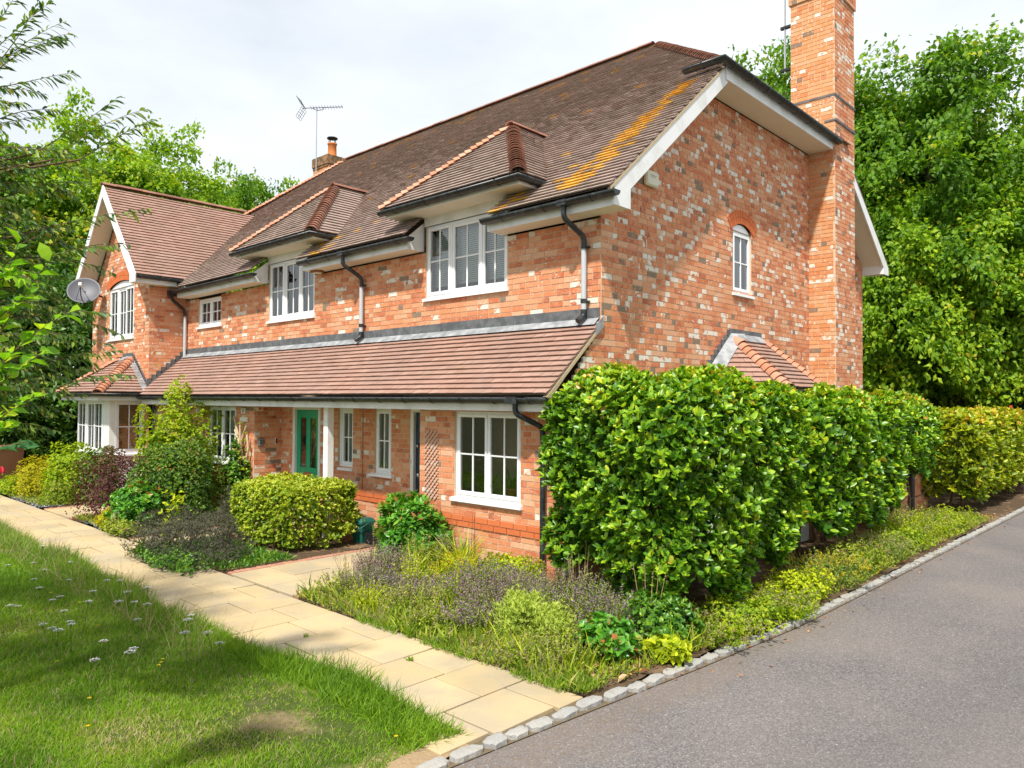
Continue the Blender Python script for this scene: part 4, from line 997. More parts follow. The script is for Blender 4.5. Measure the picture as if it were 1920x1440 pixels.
# wing eaves
m = MB()
for s in (1, -1):
    X = lambda d: WRX + s * d
    P = [(X(2.08), 4.60), (X(2.08), 4.78), (X(0.0), 7.10), (X(0.0), 6.83), (X(1.78), 4.79), (X(1.78), 4.60)]
    m.prism(P if s > 0 else P[::-1], -1.27, -1.24, axis='y')
m.build('barge_board', 'white', house)
m = MB()
for s in (1, -1):
    X = lambda d: WRX + s * d
    m.add([(X(1.98), -1.24, 4.66), (X(0), -1.24, 6.86), (X(0), -0.835, 6.86), (X(1.98), -0.835, 4.66)], [(0, 1, 2, 3)])
m.build('verge_soffit', 'cream', house)
MB().box(-11.63, -11.61, -1.24, -0.33, 4.60, 4.76).build('fascia', 'white', house)
MB().box(-11.845, -11.63, -1.24, -0.03, 4.60, 4.612).build('soffit', 'cream', house)
m = MB(); m.box(-14.06 - .22, -11.80, -1.85, -0.835, 2.02, 2.032); m.box(-14.30, -11.78, -1.86, -1.84, 2.02, 2.17); m.box(-11.80, -11.78, -1.84, -0.84, 2.02, 2.17); m.build('fascia', 'white', house)
m = MB(); m.prism([(0.003, 2.43), (0.93, 3.21), (0.93, 4.47), (0.003, 5.25)], 2.14, 2.25, axis='z'); m.build('fascia', 'white', house)

# --- gutters and downpipes
def gutter(pts, parent=house, r=0.068, bracket=0.62, caps=True, name='gutter'):
    """half round channel along horizontal points"""
    pts = [Vector(p) for p in pts]; n = 10; vs = []; fs = []
    dirs = []
    for i, p in enumerate(pts):
        d = Vector((0, 0, 0))
        if i > 0: d += (p - pts[i - 1]).normalized()
        if i < len(pts) - 1: d += (pts[i + 1] - p).normalized()
        d.normalize(); sd = Vector((d.y, -d.x, 0)); k = 1.0
        if 0 < i < len(pts) - 1: k = 1 / max(0.5, d.dot((p - pts[i - 1]).normalized()))
        dirs.append((sd * k))
    for p, sd in zip(pts, dirs):
        for rr in (r, r - 0.006):
            vs += [tuple(p + sd * rr * math.cos(math.pi * j / n) + Vector((0, 0, -rr * math.sin(math.pi * j / n)))) for j in range(n + 1)]
    c = n + 1
    for i in range(len(pts) - 1):
        b0, b1 = i * 2 * c, (i + 1) * 2 * c
        for j in range(n):
            fs += [(b0 + j, b0 + j + 1, b1 + j + 1, b1 + j), (b0 + c + j + 1, b0 + c + j, b1 + c + j, b1 + c + j + 1)]
        fs += [(b0, b1, b1 + c, b0 + c), (b0 + n, b0 + c + n, b1 + c + n, b1 + n)]
    m = MB(); m.add(vs, fs, True)
    if caps:
        for b in (0, (len(pts) - 1) * 2 * c): m.add(vs[b:b + c], [tuple(range(c))])
    g = m.build(name, 'black', parent)
    for a, b in zip(pts, pts[1:]):
        L = (b - a).length; d = (b - a).normalized(); sd = Vector((d.y, -d.x, 0)); k = max(1, int(L / bracket))
        for i in range(k):
            p = a + d * (L * (i + 0.5) / k); vs = []
            for off in (-0.014, 0.014):
                for rr in (r + 0.006, r + 0.001):
                    vs += [tuple(p + d * off + sd * rr * math.cos(math.pi * j / n) + Vector((0, 0, -rr * math.sin(math.pi * j / n)))) for j in range(n + 1)]
            f2 = [(j, j + 1, 2 * c + j + 1, 2 * c + j) for j in range(n)] + [(j, c + j, c + j + 1, j + 1) for j in range(n)] + [(2 * c + j, 2 * c + j + 1, 3 * c + j + 1, 3 * c + j) for j in range(n)]
            MB().add(vs, f2).build('gutter_bracket', 'black', g)
    return g
for a, b in ((-1.70, 0.50), (-6.34, -3.22), (-11.85, -7.98)):
    gutter([(a, -0.375, 4.50), (b, -0.375, 4.50)])
for k, (xc, w) in enumerate(DORM):
    gutter([(xc - DHW - .02, DY0 - 0.01, 4.945), (xc + DHW + .01, DY0 - 0.01, 4.945), (xc + DHW + .01, 0.06, 4.945)], parent=dormers[k])
gutter([(-0.10, 2.13, 6.88), (0.515, 2.13, 6.88), (0.515, 6.56, 6.84)], bracket=0.55)
gutter([(-11.80, -1.04, 2.115), (0.06, -1.04, 2.10)], bracket=0.55)
gutter([(-11.55, -1.24, 4.76), (-11.55, -0.25, 4.75)])
gutter([(-14.42, -1.93, 2.175), (-11.70, -1.93, 2.175), (-11.70, -0.95, 2.175)], bracket=0.7)
gutter([(0.0, 2.33, 2.25), (1.02, 3.16, 2.25), (1.02, 4.52, 2.25), (0.0, 5.36, 2.25)][::1], bracket=0.9)
def pipe(name, pts, mat, r=0.034, label=None):
    o = MB().tube(pts, r, 12).build(name, mat, house)
    if label: o['label'] = label
    return o
def rbend(pts, r=0.06, n=4):
    out = [Vector(pts[0])]
    for a, b, c in zip(pts, pts[1:], pts[2:]):
        a, b, c = Vector(a), Vector(b), Vector(c); p0 = b + (a - b).normalized() * r; p1 = b + (c - b).normalized() * r
        for i in range(n + 1):
            t = i / n; out.append(p0 * (1 - t) ** 2 + b * 2 * t * (1 - t) + p1 * t * t)
    return out + [Vector(pts[-1])]
for xg, xw in ((-0.29, -0.21), (-4.99, -4.88)):
    pipe('downpipe_swan_neck', rbend([(xg, -0.375, 4.46), (xg, -0.375, 4.30), (xw, -0.075, 4.10), (xw, -0.075, 3.93)]), 'black')
    pipe('downpipe', [(xw, -0.075, 3.95), (xw, -0.075, 3.16)], 'pipe_grey')
    pipe('downpipe_shoe', rbend([(xw, -0.075, 3.20), (xw, -0.075, 3.12), (xw - 0.02, -0.17, 3.05)], 0.03), 'black', 0.039)
    for z in (3.98, 3.30): MB().box(xw - 0.05, xw + 0.05, -0.075, 0.0, z - 0.012, z + 0.012).build('pipe_clip', 'black', house)
    MB().tube([(xw, -0.075, 3.28), (xw, -0.075, 3.33)], 0.041, 12).build('pipe_collar', 'black', house)
    MB().box(xg - 0.07, xg + 0.07, -0.435, -0.315, 4.44, 4.512).build('gutter_outlet', 'black', house)
pipe('downpipe_swan_neck', rbend([(-11.80, -0.375, 4.45), (-11.78, -0.36, 4.32), (-11.74, -0.09, 4.10), (-11.74, -0.075, 3.95)]), 'black')
MB().box(-11.86, -11.70, -0.45, -0.30, 4.40, 4.52).build('gutter_outlet', 'black', house)
pipe('downpipe', [(-11.74, -0.075, 3.97), (-11.74, -0.075, 3.02)], 'pipe_grey')
pipe('downpipe', [(-0.26, -0.775, 1.62), (-0.26, -0.775, GZ)], 'black', label='black downpipe beside the big hedge')
pipe('downpipe_swan_neck', rbend([(-0.46, -1.04, 2.06), (-0.46, -1.04, 1.92), (-0.27, -0.775, 1.76), (-0.26, -0.775, 1.60)]), 'black')
MB().box(-0.56, -0.38, -1.11, -0.975, 2.03, 2.115).build('gutter_outlet', 'black', house)
pipe('downpipe', [(-11.62, -0.78, 1.98), (-11.62, -0.78, GZ)], 'black')
# rear chimney over the hip
c2 = (-15.15, 5.35)
ch2 = wall('rear_chimney', T_FRONT(c2[1]), lambda a, b: [(c2[0], c2[0] + 0.8)] if b < 9.1 else [(c2[0] - .04, c2[0] + .84)], 6.5, 9.25, mat='brick_orange', seed=21)
wall('rear_chimney', T_SIDE(c2[0] + 0.8), lambda a, b: [(c2[1], c2[1] + 0.8)], 6.5, 9.25, mat='brick_orange', seed=22)
m = MB(); m.box(c2[0], c2[0] + .798, c2[1] + .002, c2[1] + .8, 6.5, 9.25); m.box(c2[0] - .03, c2[0] + .83, c2[1] - .03, c2[1] + .83, 9.27, 9.34); m.box(c2[0] - .05, c2[0] + .85, c2[1] - .05, c2[1] + .85, 9.34, 9.62)
m.build('chimney_cap', 'sooty', house)
cp = (c2[0] + 0.55, c2[1] + 0.30)
m = MB(); m.lathe([(0.17, 9.62), (0.15, 9.67), (0.135, 9.70), (0.128, 10.02), (0.15, 10.04), (0.15, 10.08), (0.11, 10.08), (0.11, 9.9)], 20, cp); m.build('chimney_pot', 'terracotta', house)
m = MB(); m.lathe([(0.0, 10.29), (0.16, 10.26), (0.17, 10.23), (0.0, 10.23)], 20, cp)
for k in range(4): m.tube([(cp[0] + .12 * math.cos(k * 1.57), cp[1] + .12 * math.sin(k * 1.57), 10.06), (cp[0] + .12 * math.cos(k * 1.57), cp[1] + .12 * math.sin(k * 1.57), 10.24)], 0.012, 6)
m.build('chimney_cowl', 'iron', house)
# lead-covered saddle on the rear slope beside the big stack
m = MB(); m.prism([(-1.50, 8.02), (-0.42, 7.72), (-0.42, 7.80), (-1.50, 8.10)], 6.3, 7.4, axis='y'); m.prism([(-1.42, 7.3), (-0.46, 7.0), (-0.46, 7.70), (-1.42, 7.99)], 6.42, 7.3, axis='y'); m.build('chimney_saddle', 'lead_dark', house)

# --- hand out bricks and tiles: the 300 that show largest are single objects, the others join into one mesh per part
def px_ok(p, t):
    q = cam_px(p)
    if q is None or not (0 < q[0] < 1920 and 0 < q[1] < 1440): return None
    x, y = q[0], q[1]
    if t == 'b':
        if 1035 < x and y > 690: return None            # behind the hedges
        if y > 1040 or (x < 860 and y > 930): return None
        if p[2] < 2.95 and p[1] > -0.72 and x > 1110 and y > 720: return None
    return q
BOXF = [(4, 5, 6, 7), (0, 1, 5, 4), (1, 2, 6, 5), (2, 3, 7, 6), (3, 0, 4, 7)]
def unit_verts(U, local=False):
    u0, u1, v0, v1 = U['u0'], U['u1'], U['v0'], U['v1']
    if U['t'] == 'b':
        g = 0.0056; a, b, c, d = u0 + g, u1 - g, v0 + g, v1 - g; h = U['proud']
        P = [(a, c, -.03), (b, c, -.03), (b, d, -.03), (a, d, -.03), (a, c, h), (b, c, h), (b, d, h), (a, d, h)]
    else:
        g = 0.0016; a, b = u0 + g, u1 - g; c, d = v0 - 0.004, v1 + 0.012; h = 0.035 + U['lift']; e = U['skew']
        P = [(a, c, h - .017), (b, c, h - .017), (b, d, -.004), (a, d, -.004), (a, c, h + e), (b, c, h - e), (b, d, 0.008), (a, d, 0.008)]
    return P
best = {'b': [], 't': []}
for U in UNITS:
    T = U['T']; c = T @ Vector(((U['u0'] + U['u1']) / 2, (U['v0'] + U['v1']) / 2, 0.01))
    nrm = Vector((T[0][2], T[1][2], T[2][2]))
    U['c'] = c
    if U['cut']: continue
    if U['t'] == 'b' and (U['mat'] == 'brick_string') and False: continue
    to = CAM - c
    if to.dot(nrm) <= 0: continue
    q = px_ok(c, U['t'])
    if q is None: continue
    area = (U['u1'] - U['u0']) * (U['v1'] - U['v0']) * to.normalized().dot(nrm) / to.length_squared
    best[U['t']].append((area, id(U), U))
single = {}
for t in 'bt':
    for a, i, U in sorted(best[t], key=lambda k: -k[0])[:300]: single[i] = U
UM = {}
for i, U in single.items():
    key = (U['t'], U['mat'], round(U['u1'] - U['u0'], 3), int(U['tint'] * 5), U.get('kind', 0), U.get('lichen', 0))
    if key not in UM:
        V = dict(U); w = U['u1'] - U['u0']; h = U['v1'] - U['v0']; V.update(u0=-w / 2, u1=w / 2, v0=-h / 2, v1=h / 2)
        me = bpy.data.meshes.new('brick' if U['t'] == 'b' else 'tile'); me.from_pydata(unit_verts(V), [], BOXF if U['t'] == 'b' else BOXF[:1] + BOXF[1:])
        me.materials.append(MAT[U['mat']])
        for k, val in (('tint', (int(U['tint'] * 5) + 0.5) / 5), ('kind', U.get('kind', 0)), ('lichen', U.get('lichen', 0))):
            at = me.attributes.new(k, 'FLOAT', 'FACE'); at.data.foreach_set('value', [val] * len(me.polygons))
        me.update(); UM[key] = me
    o = mesh_obj('brick' if U['t'] == 'b' else 'tile', UM[key], U['part'])
    o.matrix_basis = U['T'] @ Matrix.Translation(((U['u0'] + U['u1']) / 2, (U['v0'] + U['v1']) / 2, 0))
groups = {}
for U in UNITS:
    if id(U) in single: continue
    groups.setdefault((U['part'].name, U['mat'], U['t']), []).append(U)
bf = np.array(BOXF)
for (pn, mat, t), us in groups.items():
    N = len(us)
    V = np.empty((N, 8, 3))
    for k, U in enumerate(us):
        P = np.array(unit_verts(U)); M_ = np.array(U['T']); V[k] = P @ M_[:3, :3].T + M_[:3, 3]
    F = (np.arange(N)[:, None, None] * 8 + bf[None]).reshape(-1, 4)
    rep = lambda k: np.repeat([U.get(k, 0.0) for U in us], 5)
    me = np_mesh('brickwork' if t == 'b' else 'tiling', V.reshape(-1, 3), quads=F, mat=mat, attrs={'tint': rep('tint'), 'kind': rep('kind'), 'lichen': rep('lichen')})
    tag(mesh_obj('brickwork' if t == 'b' else 'tiling', me, us[0]['part']), kind='stuff')

# ------------------------------------------------------------------ foliage
def unit(a): return a / np.maximum(np.linalg.norm(a, axis=-1, keepdims=True), 1e-9)
def rand_dirs(n): return unit(rng.normal(size=(n, 3)))
def leaf_geo(P, D, N, L, W, shape='oval', fold=0.25, curl=0.18, tint=None):
    """leaf blades as real folded faces: P base, D direction, N upper side; returns V, tris, quads, tint per face"""
    n = len(P); D = unit(D); S = unit(np.cross(N, D)); N = np.cross(D, S)
    L = np.broadcast_to(np.asarray(L, float), (n,))[:, None]; W = np.broadcast_to(np.asarray(W, float), (n,))[:, None]
    if tint is None: tint = rng.random(n)
    if shape == 'diamond':
        V = np.stack([P, P + D * L * .5 + S * W * .5 + N * W * fold * .4, P + D * L - N * L * curl, P + D * L * .5 - S * W * .5 + N * W * fold * .4], 1)
        F = np.array([[0, 3, 1], [1, 3, 2]])
    elif shape == 'blade':
        V = np.stack([P - S * W * .5, P + S * W * .5, P + D * L * .55 + S * W * .38 - N * L * curl * .25, P + D * L * .55 - S * W * .38 - N * L * curl * .25, P + D * L - N * L * curl], 1)
        F = np.array([[0, 1, 2], [0, 2, 3], [3, 2, 4]])
    elif shape == 'round':
        c = lambda x, y, z, d: P + D * L * x + S * W * y + N * W * fold * z - N * L * curl * d
        V = np.stack([P, c(.24, 0, 0, .05), c(.55, 0, 0, .3), c(.84, 0, 0, .7), c(1, 0, 0, 1), c(.20, .33, .7, .04), c(.52, .5, 1, .27), c(.84, .36, .8, .68), c(.20, -.33, .7, .04), c(.52, -.5, 1, .27), c(.84, -.36, .8, .68)], 1)
        F = np.array([[0, 1, 5], [0, 8, 1], [1, 2, 6], [1, 6, 5], [8, 9, 2], [8, 2, 1], [2, 3, 7], [2, 7, 6], [9, 10, 3], [9, 3, 2], [3, 4, 7], [10, 4, 3]])
    else:
        c = lambda x, y, z, d: P + D * L * x + S * W * y + N * W * fold * z - N * L * curl * d
        V = np.stack([P, c(.30, 0, 0, .08), c(.66, 0, 0, .42), c(1, 0, 0, 1), c(.28, .40, .8, .06), c(.64, .46, .9, .40), c(.28, -.40, .8, .06), c(.64, -.46, .9, .40)], 1)
        F = np.array([[0, 1, 4], [0, 6, 1], [1, 2, 5], [1, 5, 4], [6, 7, 2], [6, 2, 1], [2, 3, 5], [7, 3, 2]])
    k = V.shape[1]
    T = (np.arange(n)[:, None, None] * k + F[None]).reshape(-1, 3)
    return V.reshape(-1, 3), T, np.repeat(tint, len(F))
class Fol:
    def __init__(s): s.V = []; s.T = []; s.t = []; s.n = 0
    def add(s, V, T, t): s.V.append(V); s.T.append(T + s.n); s.t.append(t); s.n += len(V); return s
    def leaves(s, *a, **k): return s.add(*leaf_geo(*a, **k))
    def mesh(s, name, mat): return np_mesh(name, np.concatenate(s.V), tris=np.concatenate(s.T), mat=mat, attrs={'tint': np.concatenate(s.t)}, smooth=True)
def rosettes(P, N, per, L, W, spread=0.9, up=0.35, shape='oval', jl=0.42, tint=None, tshift=None, fold=0.22, curl=0.18):
    """a bunch of leaves round each shoot tip P with axis N"""
    n = len(P); A = unit(N + np.array([0, 0, up]) + rng.normal(0, .25, (n, 3)))
    a = np.repeat(A, per, 0); p = np.repeat(P, per, 0)
    rnd = rng.normal(size=a.shape); side = unit(rnd - a * (rnd * a).sum(-1, keepdims=True))
    sp = rng.uniform(.35, 1.0, (len(a), 1)) * spread * 1.5
    D = unit(a * .8 + side * sp)
    Nn = unit(a - D * (a * D).sum(-1, keepdims=True) + rng.normal(0, .18, a.shape))
    l = L * rng.uniform(1 - jl, 1 + jl, len(a)); w = W * rng.uniform(1 - jl, 1 + jl, len(a))
    tt = rng.random(len(a)) if tint is None else tint
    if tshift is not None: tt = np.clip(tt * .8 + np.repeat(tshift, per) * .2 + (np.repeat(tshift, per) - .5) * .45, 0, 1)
    return leaf_geo(p - D * l[:, None] * .12, D, Nn, l, w, shape, fold, curl, tt)

# ---- hedges
def hedge_points(x0, x1, y0, y1, z0, z1, dens, rnd=0.36, bump=0.07, seed=0, low=0.0, taper=.16):
    """points and normals on a rounded, lumpy box; the underside is ragged"""
    r = np.random.default_rng(seed)
    A = [('x', 1, (y1 - y0) * (z1 - z0)), ('x', -1, (y1 - y0) * (z1 - z0)), ('y', 1, (x1 - x0) * (z1 - z0)), ('y', -1, (x1 - x0) * (z1 - z0)), ('z', 1, (x1 - x0) * (y1 - y0))]
    Ps, Ns = [], []
    c = np.array([(x0 + x1) / 2, (y0 + y1) / 2, (z0 + z1) / 2]); h = np.array([(x1 - x0) / 2, (y1 - y0) / 2, (z1 - z0) / 2])
    for ax, sg, ar in A:
        n = int(ar * dens); q = r.uniform(-1, 1, (n, 3)); i = 'xyz'.index(ax); q[:, i] = sg
        p = q * h
        inner = np.clip(p, -(h - rnd), h - rnd); d = p - inner; ln = np.linalg.norm(d, axis=1, keepdims=True)
        nn = d / np.maximum(ln, 1e-6); p = inner + nn * rnd
        Ps.append(p + c); Ns.append(nn)
    P = np.concatenate(Ps); N = np.concatenate(Ns)
    f = np.sin(P[:, 0] * 4.1 + P[:, 2] * 3.3 + seed) * np.sin(P[:, 1] * 3.7 - P[:, 2] * 2.9 + seed * 2) + .6 * np.sin(P[:, 0] * 9 + P[:, 1] * 8 + seed) * np.sin(P[:, 2] * 8.5 + seed)
    P = P + N * (f[:, None] * bump)
    tp = 1 - taper + taper * np.clip((P[:, 2:] - z0) / (.55 * (z1 - z0)), 0, 1); P[:, :2] = c[:2] + (P[:, :2] - c[:2]) * tp
    keep = (P[:, 2] > z0 + low * (0.5 + 0.5 * np.sin(P[:, 0] * 5 + P[:, 1] * 4.3 + seed)) ** 1.0) & (r.random(len(P)) > 0.10 * (f < -.6))
    return P[keep], N[keep], f[keep]
def hedge(name, label, box, dens, per, L, W, mat, seed, low=0.25, singles=0, stems=6, layers=((0.0, 1.0), (0.10, .8), (0.22, .55)), group=None, bump=.07, rnd=.36, taper=.16):
    x0, x1, y0, y1, z0, z1 = box; loc = ((x0 + x1) / 2, (y0 + y1) / 2, GZ)
    h = thing(name, label, 'hedge', loc, group=group)
    fol = Fol(); cand = []
    for d, k in layers:
        P, N, f = hedge_points(x0, x1, y0, y1, z0, z1, dens * k, seed=seed, low=low, bump=bump, rnd=rnd, taper=taper)
        P = P - N * d + rng.normal(0, .022, P.shape)
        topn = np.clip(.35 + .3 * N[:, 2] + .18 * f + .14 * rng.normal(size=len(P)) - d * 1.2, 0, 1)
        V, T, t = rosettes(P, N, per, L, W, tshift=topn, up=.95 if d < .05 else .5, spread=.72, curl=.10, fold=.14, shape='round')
        if d < .05 and singles:
            nf = 12; nl = len(V) // 11; Vl = V.reshape(nl, 11, 3); c = Vl.mean(1) - np.array(CAM)
            cd = np.linalg.norm(c, axis=1); Nl = np.cross(Vl[:, 6] - Vl[:, 9], Vl[:, 4] - Vl[:, 0]); Nl = unit(Nl)
            facing = np.abs((Nl * unit(c)).sum(1)); hN = np.repeat(N, per, 0); vis = (hN * -unit(c)).sum(1)
            sc = facing * np.linalg.norm(Vl[:, 4] - Vl[:, 0], axis=1) * np.linalg.norm(Vl[:, 6] - Vl[:, 9], axis=1) / cd ** 2 * (vis > .15)
            idx = np.argsort(-sc)[:singles]; mask = np.ones(nl, bool); mask[idx] = False
            cand = [(Vl[i], t.reshape(nl, nf)[i, 0]) for i in idx]
            keep = np.repeat(mask, nf); T = T[keep]; t = t[keep]
        fol.add(V, T, t)
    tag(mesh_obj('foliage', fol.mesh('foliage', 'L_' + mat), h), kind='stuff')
    if cand:                                         # the leaves that show largest are single objects sharing a few blades
        B = {}
        for Vl, tt in cand:
            k = int(tt * 8)
            if k not in B:
                V, T, t = leaf_geo(np.zeros((1, 3)), np.array([[1., 0, 0]]), np.array([[0, 0, 1.]]), 1.0, 0.46, 'round', .14, .10, np.array([(k + .5) / 8]))
                B[k] = np_mesh('leaf', V, tris=T, mat='L_' + mat, attrs={'tint': t}, smooth=True)
            o = mesh_obj('leaf', B[k], h)
            d = Vector(Vl[4] - Vl[0]); ln = d.length; wv = Vector(Vl[6] - Vl[9]); w = wv.length
            d.normalize(); s = (wv - d * wv.dot(d)).normalized(); n = d.cross(s); b = Vector(Vl[0])
            M_ = Matrix(((d.x * ln, s.x * w / .46, n.x * ln, b.x), (d.y * ln, s.y * w / .46, n.y * ln, b.y), (d.z * ln, s.z * w / .46, n.z * ln, b.z), (0, 0, 0, 1)))
            o.matrix_basis = M_
    for k in range(stems):
        x = random.uniform(x0 + .35, x1 - .35); y = random.uniform(y0 + .3, y1 - .3); m = MB()
        p = [Vector((x, y, GZ - .05))]
        for i in range(4): p.append(p[-1] + Vector((random.gauss(0, .09), random.gauss(0, .09), (z1 - GZ) * .2)))
        m.tube(p, [.03, .026, .022, .016, .01], 7); m.build('stem', 'twig', h)
        for j in range(3):
            q = p[1 + j]; e = q + Vector((random.uniform(-.5, .5), random.uniform(-.5, .5), random.uniform(.2, .5))); m = MB(); m.tube([q, (q + e) / 2 + Vector((0, 0, -.05)), e], [.014, .01, .006], 6); m.build('stem', 'twig', h)
    return h
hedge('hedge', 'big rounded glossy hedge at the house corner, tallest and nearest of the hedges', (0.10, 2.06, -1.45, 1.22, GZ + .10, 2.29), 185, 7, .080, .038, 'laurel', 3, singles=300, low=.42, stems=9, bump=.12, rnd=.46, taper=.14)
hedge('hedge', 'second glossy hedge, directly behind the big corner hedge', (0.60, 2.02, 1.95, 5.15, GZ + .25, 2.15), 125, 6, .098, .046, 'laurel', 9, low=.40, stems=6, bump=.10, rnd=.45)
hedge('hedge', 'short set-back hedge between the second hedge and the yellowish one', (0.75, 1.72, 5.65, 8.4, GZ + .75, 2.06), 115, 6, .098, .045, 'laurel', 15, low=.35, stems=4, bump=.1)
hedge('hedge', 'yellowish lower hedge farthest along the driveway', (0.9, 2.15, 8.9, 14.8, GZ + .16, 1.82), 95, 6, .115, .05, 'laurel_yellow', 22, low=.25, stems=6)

# ---- trees
def blobs_in(c, r, n, seed, zsq=1.0, fill=.62):
    q = np.random.default_rng(seed); d = unit(q.normal(size=(n, 3))); d[:, 2] = d[:, 2] * .9 + .08
    rad = fill + (1 - fill) * q.random(n) ** .6
    return np.array(c) + d * rad[:, None] * np.array(r), d
def crown_mesh(name, r, nb, br, shoots, per, L, W, mat, seed, shape='diamond', droop=0.25, up=.9):
    """crown of many flat leafy sprays with gaps between them"""
    q = np.random.default_rng(seed); fol = Fol(); r = np.array(r)
    d = unit(q.normal(size=(nb, 3)) + np.array([0, 0, .12])); rad = .38 + .62 * q.random(nb) ** .55
    lump = 1 + .20 * np.sin(d[:, 0] * 5 + seed) * np.sin(d[:, 1] * 5 + seed * 2) + .12 * np.sin(d[:, 2] * 9 + d[:, 0] * 4 + seed)
    C = d * (rad * lump)[:, None] * r
    n = unit(d * .55 + np.array([0, 0, up]) + q.normal(0, .28, (nb, 3))); o = unit(d * np.array([1, 1, .25]) + q.normal(0, .3, (nb, 3))); o = unit(o - n * (o * n).sum(1, keepdims=True)); s = np.cross(n, o)
    pr = br * q.uniform(.55, 1.35, nb); m = shoots
    k = np.repeat(np.arange(nb), m); a = q.uniform(0, 6.283, nb * m); rho = np.sqrt(q.random(nb * m)); x = rho * np.cos(a) * 1.35; y = rho * np.sin(a) * .8
    P = C[k] + (o[k] * x[:, None] + s[k] * y[:, None] - np.array([0, 0, 1.]) * (droop * (x ** 2 + y ** 2))[:, None] + n[k] * q.normal(0, .13, (len(k), 1))) * pr[k][:, None]
    k2 = np.repeat(k, per); P = np.repeat(P, per, 0) + q.normal(0, L * .5, (len(k2), 3)); D = unit(o[k2] * .6 + q.normal(0, .8, P.shape) * np.array([1, 1, .55]) - np.array([0, 0, .18])); N = unit(n[k2] + q.normal(0, .5, P.shape))
    tone = q.uniform(-.22, .22, nb); t = np.clip(q.random(len(k2)) * .75 + .12 + tone[k2], 0, .999)
    fol.leaves(P, D, N, L * q.uniform(.65, 1.3, len(P)), W * q.uniform(.75, 1.25, len(P)), shape, .25, .12, t)
    me = fol.mesh(name, 'L_' + mat); me.polygons.foreach_set('use_smooth', np.zeros(len(me.polygons), bool)); me.update(); return me, C
CROWNS = {}
def tree(name, label, x, y, top, width, kind, seed, base=None, group=None, rot=None):
    """trunk with limbs under a crown; crowns of a kind share a mesh"""
    key, spec = kind
    if key not in CROWNS: CROWNS[key] = crown_mesh('crown', **spec)
    me, C = CROWNS[key]
    t = thing(name, label, 'tree', (x, y, GZ - .05), group=group)
    rx, ry, rz = spec['r']
    b = top * .12 if base is None else base
    sz = (top - b) / (2 * rz * 1.12); sx = width / (2 * rx * 1.1)
    rot = rot if rot is not None else seed * 1.3
    zc = b + (top - b) / 2
    cr = mesh_obj('crown', me, t); cr.matrix_basis = Matrix.Translation((x, y, GZ - .05 + zc)) @ Matrix.Rotation(rot, 4, 'Z') @ Matrix.Diagonal((sx, sx, sz, 1))
    r = random.Random(seed)
    H = zc + (top - b) * .25; r0 = .06 + .022 * top
    p = [Vector((x, y, GZ - .1))]
    for i in range(6): p.append(Vector((x + r.gauss(0, .10) * i * .5, y + r.gauss(0, .10) * i * .5, GZ + H * (i + 1) / 6)))
    MB().tube(p, [r0 * (1 - .14 * i) for i in range(7)], 10).build('trunk', 'bark', t)
    Mx = Matrix.Translation((x, y, GZ - .05 + zc)) @ Matrix.Rotation(rot, 4, 'Z') @ Matrix.Diagonal((sx, sx, sz, 1))
    for k in range(0, min(len(C), 40), 4):
        e = Mx @ Vector(C[k]); s = p[r.randrange(2, 6)]
        if e.z < s.z - .5: continue
        mid = (s + e) / 2 + Vector((0, 0, -.2)); MB().tube([s, mid, e], [r0 * .35, r0 * .22, r0 * .08], 7).build('limb', 'bark', t)
    return t
K_BEECH = ('beech', dict(r=(3.2, 3.2, 4.0), nb=330, br=.62, shoots=46, per=3, L=.175, W=.115, mat='beech', seed=5))
K_OAK = ('oak', dict(r=(3.2, 3.2, 4.0), nb=330, br=.62, shoots=46, per=3, L=.175, W=.11, mat='oak', seed=8))
K_LIME = ('lime', dict(r=(2.6, 2.6, 2.6), nb=300, br=.50, shoots=42, per=3, L=.155, W=.105, mat='beech', seed=12, droop=.35))
K_DARK = ('dark', dict(r=(2.2, 2.2, 2.4), nb=240, br=.50, shoots=42, per=3, L=.19, W=.075, mat='dark', seed=15, droop=.5))
GB = 'broadleaf trees behind the house'
tree('broadleaf_tree', 'tall tree right of the chimney stack with bright upper leaves', -3.9, 21.5, 14.9, 8.2, K_OAK, 1, 2.0)
tree('broadleaf_tree', 'tallest tree at the right, its top above the frame', -1.3, 20.6, 14.9, 7.6, K_OAK, 2, 2.0)
tree('broadleaf_tree', 'tree showing left of the chimney stack behind the hip roof', -7.6, 21.6, 17.6, 7.2, K_OAK, 3, 2.0)
tree('broadleaf_tree', 'tree at the far right with sky showing past its crown', 2.0, 25.5, 13.2, 6.0, K_BEECH, 4, 2.0)
tree('broadleaf_tree', 'darker tree deep behind the far right hedge trees', 3.6, 31.0, 11.0, 8.0, K_OAK, 5, 1.0)
tree('broadleaf_tree', 'dark tree in the gap right behind the chimney', -3.0, 27.0, 15.5, 9.0, K_OAK, 25, 0.8)
tree('broadleaf_tree', 'dark tree behind the tallest right tree', 0.4, 29.0, 12.5, 9.0, K_OAK, 26, 0.5)
tree('hazel_tree', 'bushy bright tree close behind the gable corner', -2.3, 18.8, 9.2, 5.9, K_LIME, 6, .8)
tree('hazel_tree', 'bushy bright tree above the fence, middle of the three', -0.6, 20.0, 8.9, 5.6, K_LIME, 7, 1.7)
tree('hazel_tree', 'bushy bright tree at the right edge above the red barrier', 1.2, 20.8, 9.4, 5.6, K_LIME, 8, 2.2)
tree('hazel_tree', 'dark low tree filling the space under the bright trees', -0.9, 22.2, 5.4, 5.5, K_DARK, 9, .4)
tree('hazel_tree', 'dark drooping tree just above the wooden fence', 1.0, 23.0, 6.2, 6.0, K_DARK, 10, 1.3)
tree('broadleaf_tree', 'tree at the far left behind the slender-leaved branches', -25.5, -1.2, 12.6, 7.4, K_OAK, 11, 1.0)
